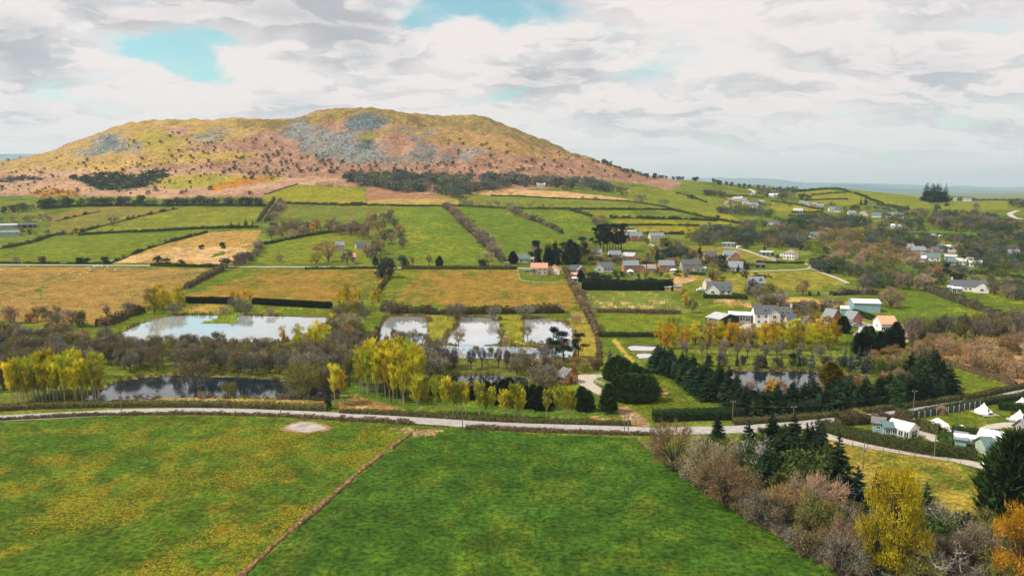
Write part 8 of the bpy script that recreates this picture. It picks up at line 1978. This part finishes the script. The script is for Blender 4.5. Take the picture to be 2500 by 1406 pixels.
def bell_tent(label, crop, x, yb, wpx, door_deg):
 (px, pb), = V(crop, [(x, yb)])
 p = at(px, pb)[0]
 dist = math.hypot(p[1], H - p[2])
 r_ = wpx / CROPS[crop][2] * dist / F / 2
 root = tag(empty('bell_tent', (p[0], p[1] + r_ * .8, p[2]), R(door_deg)), label, 'tent', 'pale canvas tents on the campsite')
 n = 20
 rings = [(r_, 0), (r_ * 1.0, .55), (r_ * .52, 1.35), (r_ * .18, 2.25), (.06, 2.75)]
 vs, fs = [], []
 for k, (rr, z) in enumerate(rings):
  for i in range(n):
   a = i * 2 * math.pi / n
   q = rr * (1 - (.03 if (i % 2) and 0 < k < 4 else 0))
   vs.append((q * math.cos(a), q * math.sin(a), z))
 for k in range(len(rings) - 1):
  for i in range(n):
   if k == 0 and i in (14, 15):
    continue
   j = (i + 1) % n
   fs.append((k * n + i, k * n + j, (k + 1) * n + j, (k + 1) * n + i))
 g = MB()
 g.add(vs, fs)
 g.build('canvas', M_CANVAS, root)
 d = MB()
 d.add([(-.75, -r_ - .12, .02), (.75, -r_ - .12, .02), (0, -r_ * .55, 1.75)], [(0, 1, 2)])
 d.build('door', M_DOOR, root)
 e = MB()
 for s in (-1, 1):
  e.add([(s * .78, -r_ - .16, 0), (s * .9, -r_ + .25, .1), (0, -r_ * .5, 1.95), (0, -r_ * .6, 1.85)], [(0, 1, 2, 3)])
 e.build('flap', M_CANVAS, root)
 t = MB()
 t.tube((0, 0, .05), (0, 0, 2.95), .035)
 t.build('pole', M_POST, root)
 b = MB()
 b.box(-r_ - .3, r_ + .3, -r_ - .9, r_ + .1, -.2, .012)
 b.build('deck', M_TIMBER, root)
 return root
bell_tent('cream bell tent on its deck in the middle of the campsite lawn', 'M', 2085, 240, 180, 12)
bell_tent('cream bell tent at the right edge beyond the dark hedge panel', 'M', 2520, 172, 170, -10)
bell_tent('cream tent at the right edge beside the picnic table', 'M', 2490, 320, 170, 5)
(px_, pb_), = V('M', [(1480, 420)])
p_ = at(px_, pb_)[0]
st_ = tag(empty('stretch_tent', (p_[0], p_[1] + 2.2, p_[2]), R(-14)), 'white stretched canvas tent with two peaks by the track hedge', 'tent', 'pale canvas tents on the campsite')
g_ = MB()
nx_, ny_ = 16, 10
vs_, fs_ = [], []
for i_ in range(nx_ + 1):
 for j_ in range(ny_ + 1):
  u_, v_ = i_ / nx_ * 2 - 1, j_ / ny_ * 2 - 1
  z_ = .75 + 1.5 * max(0, 1 - abs(u_ + .82) * 1.1) * (1 - abs(v_)) ** .8 + 2.1 * max(0, 1 - abs(u_ - .42) * 1.25) * (1 - abs(v_)) ** .8 - .5 * abs(v_) ** 2
  vs_.append((u_ * 4.3, v_ * 2.6 * (1 - .1 * math.cos(u_ * 3)), max(.25, z_)))
for i_ in range(nx_):
 for j_ in range(ny_):
  a_ = i_ * (ny_ + 1) + j_
  fs_.append((a_, a_ + ny_ + 1, a_ + ny_ + 2, a_ + 1))
g_.add(vs_, fs_)
g_.build('canvas', M_CANVAS, st_, True)
for xx in (-3.5, 1.8):
 t_ = MB()
 t_.tube((xx, 0, 0), (xx, 0, 2.2 if xx < 0 else 2.8), .04)
 t_.build('pole', M_POST, st_)
def picnic(label, crop, x, yb, rot):
 (px, pb), = V(crop, [(x, yb)])
 p = at(px, pb)[0]
 root = tag(empty('picnic_table', tuple(p), R(rot)), label, 'picnic table', 'picnic tables on the campsite')
 g = MB()
 g.box(-.95, .95, -.38, .38, .70, .76)
 g.build('table_top', M_TRIM, root)
 for s in (-1, 1):
  b = MB()
  b.box(-.95, .95, s * .75 - .14, s * .75 + .14, .42, .47)
  b.build('bench', M_TRIM, root)
  l = MB()
  l.tube((s * .7, -.75, 0), (s * .7, -.2, .7), .045)
  l.tube((s * .7, .75, 0), (s * .7, .2, .7), .045)
  l.box(s * .7 - .04, s * .7 + .04, -.8, .8, .35, .42)
  l.build('leg', M_TIMBER, root)
 return root
picnic('white picnic table on the lawn below the stretched tent', 'M', 1778, 398, 20)
picnic('white picnic table near the right hand tent', 'M', 2355, 318, -5)
picnic('white picnic table behind the dark hedge panel', 'M', 2380, 152, 4)
picnic('pale bench table in front of the middle bell tent', 'M', 2052, 262, 6)
def car(name, label, cat, crop, x, yb, rot, paint, length=4.2, tall=1.5, van=False):
 (px, pb), = V(crop, [(x, yb)])
 p = at(px, pb)[0]
 root = tag(empty(name, (p[0], p[1] + .9, p[2]), R(rot)), label, cat)
 L2, w = length / 2, .86
 body = MB()
 if van:
  pr = [(-L2, .35), (L2, .35), (L2, 1.0), (L2 - .7, 1.15), (L2 - 1.2, tall), (-L2, tall)]
 else:
  pr = [(-L2, .35), (L2, .35), (L2, .75), (L2 - .9, .92), (-L2 + .3, .95), (-L2, .8)]
 body.prism(pr, -w, w, 0, 'y')
 body.build('body', paint, root)
 if van:
  g = MB()
  g.prism([(L2 - .72, 1.12), (L2 - 1.18, tall - .1), (L2 - 1.35, tall - .1), (L2 - 1.3, 1.12)], -w - .012, w + .012, 0, 'y')
  g.build('window', M_GLASS, root)
 else:
  g = MB()
  g.prism([(L2 - 1.1, .93), (L2 - 1.75, tall - .06), (-L2 + .85, tall - .06), (-L2 + .35, .95)], -w + .08, w - .08, 0, 'y')
  g.build('window', M_GLASS, root)
  t = MB()
  t.prism([(L2 - 1.7, tall - .07), (L2 - 1.8, tall), (-L2 + .9, tall), (-L2 + .8, tall - .07)], -w + .1, w - .1, 0, 'y')
  t.build('roof', paint, root)
 for sx in (-1, 1):
  for sy in (-1, 1):
   wv = MB()
   wv.tube((sx * length * .31, sy * (w - .16), .32), (sx * length * .31, sy * (w + .02), .32), .32, n=12)
   wo = wv.build('wheel', M_TYRE, root)
   rv = MB()
   rv.tube((sx * length * .31, sy * (w + .01), .32), (sx * length * .31, sy * (w + .035), .32), .18, n=10)
   rv.build('rim', M_STEEL, wo)
 return root
def caravan(label, crop, x, yb, rot, length=5.5, group=None, round_=True):
 (px, pb), = V(crop, [(x, yb)])
 p = at(px, pb)[0]
 root = tag(empty('caravan', (p[0], p[1] + 1.1, p[2]), R(rot)), label, 'caravan', group)
 L2 = length / 2
 b = MB()
 pr = []
 for i in range(9):
  a = math.pi * i / 8
  pr.append((math.cos(a) * 1.08, 1.75 + math.sin(a) * (.75 if round_ else .3)))
 b.prism([(-1.08, .45), (1.08, .45)] + pr, -L2, L2)
 b.build('body', P_WHITE, root, True)
 for xx in (-L2 * .55, L2 * .3):
  w = MB()
  w.box(xx - .5, xx + .5, -1.11, -1.085, 1.2, 1.75)
  w.build('window', M_GLASS, root)
 for sy in (-1, 1):
  t = MB()
  t.tube((0, sy * .9, .32), (0, sy * 1.07, .32), .32, n=12)
  t.build('wheel', M_TYRE, root)
 h = MB()
 h.tube((L2, 0, .5), (L2 + 1.0, 0, .45), .05)
 h.build('tow_bar', M_STEEL, root)
 return root
P_WHITE, P_SILV, P_DARK = mat('white_paint', (.80, .80, .80), .35, .03, 1, .5), mat('silver_paint', (.50, .53, .56), .35, .04, 1, .5), mat('dark_paint', (.03, .035, .045), .3, .05, 1, .5)
P_BLUE, P_GREY = mat('blue_paint', (.06, .14, .24), .35, .05, 1, .5), mat('grey_paint', (.25, .27, .29), .4, .05, 1, .5)
caravan('white rounded caravan by the pale green cabin', 'M', 1910, 600, -24, 6.5)
car('jeep', 'dark open trailer jeep in the yard by the blue roofed shed', 'jeep', 'M', 2150, 712, 70, P_DARK, 3.9, 1.7)
car('car', 'silver grey car parked in the concrete yard at the lane end', 'car', 'M', 2222, 792, 30, P_SILV, 4.2, 1.5)
car('van', 'grey van beside the cypress at the right of the yard', 'van', 'M', 2340, 685, 80, P_GREY, 4.4, 1.9, True)
car('car', 'white car on the brick bungalow forecourt', 'car', 'K', 2175, 838, 12, P_WHITE)
car('car', 'silver car beside the brick gable end', 'car', 'L', 125, 920, 10, P_SILV)
car('car', 'dark estate car in front of the dormered white wing', 'car', 'K', 1500, 925, 6, P_DARK, 4.6, 1.7)
car('car', 'silver car parked between the black barn and the white house', 'car', 'K', 1050, 868, -10, P_SILV)
car('car', 'white car below the black barn', 'car', 'K', 590, 985, 14, P_WHITE)
car('van', 'white box van at the top of the gravel track', 'van', 'I', 965, 1085, 20, P_WHITE, 5.2, 2.5, True)
car('car', 'pale blue car on the gravel track by the hip roofed house', 'car', 'I', 1440, 1235, -30, P_SILV)
car('van', 'white van beside the hip roofed house', 'van', 'I', 1558, 1205, 80, P_WHITE, 4.8, 2.2, True)
car('car', 'blue car on the lawn left of the salmon roofed house', 'car', 'N', 545, 525, 0, P_BLUE, 4.6, 1.3)
car('car', 'white car on the lane below the white village bungalow', 'car', 'N', 1590, 655, 5, P_WHITE)
for i, (x, y, l) in enumerate(((955, 755, 'white touring caravan alone below the middle shed'), (1115, 765, 'white caravan first in the line of trailers'), (1220, 800, 'white caravan second in the line of trailers'), (1340, 810, 'white caravan third in the line of trailers'), (1430, 812, 'small white caravan last in the line of trailers'))):
 caravan(l, 'J', x, y, (4, -8, 10, 0, 6)[i], 6.0, 'caravans parked on the far meadow', False)
(px_, pb_), = V('K', [(430, 425)])
p_ = at(px_, pb_)[0]
bo = tag(empty('boat', (p_[0], p_[1] + 1, p_[2]), R(8)), 'white motor boat on a trailer left of the dormered bungalow', 'boat')
g_ = MB()
g_.add([(-3, -1, 1.6), (-3, 1, 1.6), (2, 1.05, 1.7), (3.6, 0, 1.9), (2, -1.05, 1.7), (-3, -.6, .8), (-3, .6, .8), (1.6, .5, .8), (3.0, 0, 1.1), (1.6, -.5, .8)],
 [(0, 4, 3, 2, 1), (5, 6, 7, 8, 9), (0, 1, 6, 5), (1, 2, 7, 6), (2, 3, 8, 7), (3, 4, 9, 8), (4, 0, 5, 9)])
g_.build('hull', P_WHITE, bo)
g_ = MB()
g_.prism([(-1.2, 1.66), (1.4, 1.72), (.7, 2.5), (-1.0, 2.55)], -.8, .8, 0, 'y')
g_.build('cabin', P_WHITE, bo)
g_ = MB()
g_.tube((-2.5, -.6, .4), (3.6, 0, .5), .06)
g_.tube((-2.5, .6, .4), (3.6, 0, .5), .06)
g_.build('trailer', M_STEEL, bo)
for s in (-1, 1):
 g_ = MB()
 g_.tube((-1, s * .85, .32), (-1, s * 1.02, .32), .32, n=12)
 g_.build('wheel', M_TYRE, bo)
(px_, pb_), = V('I', [(1508, 1222)])
p_ = at(px_, pb_)[0]
tk = tag(empty('tank', tuple(p_)), 'dark round storage tank left of the hip roofed house', 'tank')
g_ = MB()
g_.tube((0, 1.6, -.5), (0, 1.6, 2.4), 1.6, 1.6, 18)
g_.build('body', mat('dark_tank', (.04, .06, .08), .5, .1), tk, False)
g_ = MB()
g_.tube((0, 1.6, 2.4), (0, 1.6, 2.9), 1.62, .4, 18)
g_.build('lid', M_DOOR, tk)
def pole(label, crop, x, yb, yt, arm=True, box=False):
 (px, pb), (_, pt) = V(crop, [(x, yb), (x, yt)])
 p = at(px, pb)[0]
 hgt = max(6.0, (pb - pt) * math.hypot(p[1], H - p[2]) / F * 1.05)
 root = tag(empty('utility_pole', tuple(p)), label, 'utility pole', 'wooden poles along the road')
 g = MB()
 g.tube((0, 0, -.3), (0, 0, hgt), .12, .08, 8)
 g.build('post', M_POST, root)
 if arm:
  c = MB()
  c.box(-.65, .65, -.05, .05, hgt - .55, hgt - .44)
  ca = c.build('crossarm', M_POST, root)
  for xx in (-.58, 0, .58):
   k = MB()
   k.tube((xx, 0, hgt - .42), (xx, 0, hgt - .2), .05, .03, 6)
   k.build('insulator', M_TRIM, ca)
 if box:
  t = MB()
  t.box(-.32, .32, -.45, -.13, hgt * .62, hgt * .62 + .8)
  t.build('transformer', P_GREY, root)
 return (p[0], p[1], p[2] + hgt - .2)
pa = pole('wooden pole by the road left end, in front of the dark pond', 'D', 868, 1132, 1040)
pb2 = pole('wooden pole in the road hedge near the muddy hollow', 'D', 2008, 1150, 1050)
pc = pole('wooden pole in front of the poplar row on the meadow side', 'E', 877, 1255, 1130)
pd = pole('left one of the twin poles at the lodge drive mouth', 'E', 2033, 1288, 1150)
pe = pole('right one of the twin poles at the lodge drive mouth', 'E', 2060, 1290, 1160, False)
pf = pole('wooden pole beside the end of the thick trimmed hedge', 'F', 375, 972, 822)
pg = pole('pale wooden pole at the road in front of the spruce belt', 'F', 808, 1015, 868)
ph = pole('wooden pole on the road near the campsite turn', 'F', 1668, 892, 822)
pi_ = pole('dark wooden pole in the verge of the curving lane', 'M', 1485, 722, 530, False)
pj = pole('pole carrying a transformer box in the gold meadow', 'M', 680, 850, 730, False, True)
pk2 = pole('thin pole in front of the dark conifer clump', 'N', 885, 448, 340, False)
def power_line(label, ends):
 g = MB()
 for dx in (-.7, 0, .7):
  for (a, b) in zip(ends[:-1], ends[1:]):
   a, b = np.array(a) + (dx, 0, 0), np.array(b) + (dx, 0, 0)
   pts = [a + (b - a) * u - np.array([0, 0, 1.6 * 4 * u * (1 - u) * .5]) for u in np.linspace(0, 1, 9)]
   for p, q in zip(pts[:-1], pts[1:]):
    g.tube(p, q, .010, n=4)
 tag(g.build('power_line', M_DOOR), label, 'power line')
power_line('thin cables strung between the poles in front of the spruces', [pd, pf, pg, ph])
power_line('thin cables strung along the road past the poplars', [pa, pb2, pc, pd])
def fence(label, crop, line, hgt=1.1, gap=2.4, rails=2, panel=None, post_m=None, name='fence', thick=.05):
 xs, ys = zip(*V(crop, line))
 L = resample(smooth_line(at(xs, ys)[:, :2], 1), gap)
 z = ground_z(L[:, 0], L[:, 1])
 root = tag(empty(name, (0, 0, 0)), label, 'fence')
 for i, (x, y) in enumerate(L[:90]):
  g = MB()
  g.box(x - thick, x + thick, y - thick, y + thick, z[i] - .2, z[i] + hgt)
  g.build('post', post_m or M_POST, root)
 if rails:
  g = MB()
  for i in range(len(L) - 1):
   for k in range(rails):
    hh = hgt * (.45 + .5 * k / max(1, rails - 1))
    g.tube((L[i][0], L[i][1], z[i] + hh), (L[i + 1][0], L[i + 1][1], z[i + 1] + hh), .04, n=4)
  g.build('rail', post_m or M_POST, root)
 if panel:
  g = MB()
  for i in range(len(L) - 1):
   a, b = L[i], L[i + 1]
   d = (b - a) / np.linalg.norm(b - a)
   n = np.array([-d[1], d[0]]) * .03
   a, b = a + d * .08, b - d * .08
   vs = [(*(a - n), z[i] + .05), (*(b - n), z[i + 1] + .05), (*(b + n), z[i + 1] + .05), (*(a + n), z[i] + .05), (*(a - n), z[i] + hgt * .92), (*(b - n), z[i + 1] + hgt * .92), (*(b + n), z[i + 1] + hgt * .92), (*(a + n), z[i] + hgt * .92)]
   g.add(vs, [(0, 3, 2, 1), (4, 5, 6, 7), (0, 1, 5, 4), (1, 2, 6, 5), (2, 3, 7, 6), (3, 0, 4, 7)])
  g.build('panel', panel, root)
 return root
fence('dark panel fence with pale posts in front of the campsite hedge', 'M', [(1240, 292), (1380, 268), (1480, 250), (1650, 222), (1800, 192), (2000, 152)], 1.7, 2.2, 0, mat('dark_panel', (.045, .065, .07), .6, .15), M_TRIM, thick=.07)
fence('pale timber rail fence around the lodge yard island', 'E', [(1895, 880), (1850, 878), (1812, 900), (1830, 925), (1890, 945)], 1.1, 1.8, 2, None, M_TRIM)
fence('dark rail fence beside the gate poplars', 'D', [(2390, 1105), (2430, 1085), (2470, 1050), (2520, 1010)], 1.2, 2.0, 2)
fence('wire and post fence edging the gold meadow along the lane', 'M', [(90, 490), (300, 545), (600, 600), (900, 655), (1300, 705), (1690, 770), (1850, 860), (2030, 950)], 1.0, 3.2, 1)
fence('low pale fence around the lawn of the salmon roofed house', 'N', [(415, 490), (430, 560), (462, 635), (600, 645), (800, 652), (1020, 650)], .9, 3.0, 1, None, M_TRIM)
fence('post fence along the rough paddock below the bare tree', 'K', [(1440, 480), (1750, 482), (2160, 480)], 1.1, 3.0, 2)
(px_, pb_), = V('E', [(2075, 1225)])
p_ = at(px_, pb_)[0]
sg = tag(empty('road_sign', tuple(p_)), 'white triangular road sign at the lodge drive mouth', 'road sign')
g_ = MB()
g_.tube((0, 0, 0), (0, 0, 2.2), .04)
g_.build('post', M_STEEL, sg)
g_ = MB()
g_.add([(-.55, -.05, 1.5), (.55, -.05, 1.5), (0, -.05, 2.45), (-.55, -.08, 1.5), (.55, -.08, 1.5), (0, -.08, 2.45)], [(0, 2, 1), (3, 4, 5), (0, 1, 4, 3), (1, 2, 5, 4), (2, 0, 3, 5)])
g_.build('sign_plate', M_TRIM, sg)
def sheep_mesh():
 g = MB()
 n, m = 10, 8
 vs, fs = [], []
 for i in range(m + 1):
  u = i / m
  x = -.55 + 1.1 * u
  r_ = .30 * math.sin(math.pi * (.08 + .86 * u)) ** .5 + .02
  for k in range(n):
   a = k * 2 * math.pi / n
   vs.append((x, math.cos(a) * r_, .62 + math.sin(a) * r_ * 1.05))
 for i in range(m):
  for k in range(n):
   j = (k + 1) % n
   fs.append((i * n + k, i * n + j, (i + 1) * n + j, (i + 1) * n + k))
 fs += [tuple(range(n)), tuple(range(m * n, m * n + n))]
 g.add(vs, fs)
 g.tube((.48, 0, .72), (.72, 0, .72), .13, .11, 8, 1)
 g.tube((.70, 0, .74), (.92, 0, .60), .12, .06, 8, 1)
 for s in (-1, 1):
  g.tube((.70, s * .08, .80), (.68, s * .20, .78), .035, .015, 5, 1)
  for x in (-.34, .34):
   g.tube((x, s * .14, .42), (x + .03, s * .14, .22), .055, .035, 6, 1)
   g.tube((x + .03, s * .14, .22), (x, s * .14, 0), .035, .03, 6, 1)
 return g.build('sheep', [mat('fleece', (.74, .70, .62), .95, .1, 6), mat('sheep_face', (.42, .38, .33), .9, .1)], None, True)
SH = [(620, 105), (635, 103), (672, 92), (680, 96), (690, 88), (700, 94), (708, 90), (733, 92), (722, 98), (645, 118), (198, 90), (8, 118), (425, 150), (500, 145), (575, 150), (628, 140), (825, 118), (770, 96)]
s0 = sheep_mesh()
RS = np.random.default_rng(4)
for i, (x, y) in enumerate(SH):
 o = s0 if i == 0 else s0.copy()
 if i:
  COL.objects.link(o)
 p = at(*V('D', [(x, y + 4)])[0])[0]
 o.location = tuple(p)
 o.rotation_euler = (0, 0, RS.uniform(0, 6.28))
 o.scale = (1.25,) * 3
 wh = 'in the flock by the lane' if 600 < x < 790 else 'scattered down the pasture'
 tag(o, f"white sheep grazing the brown pasture, {ordinal(sum(1 for q in SH if q[0] < x))} from the left {wh}", 'sheep', 'sheep in the brown pasture')
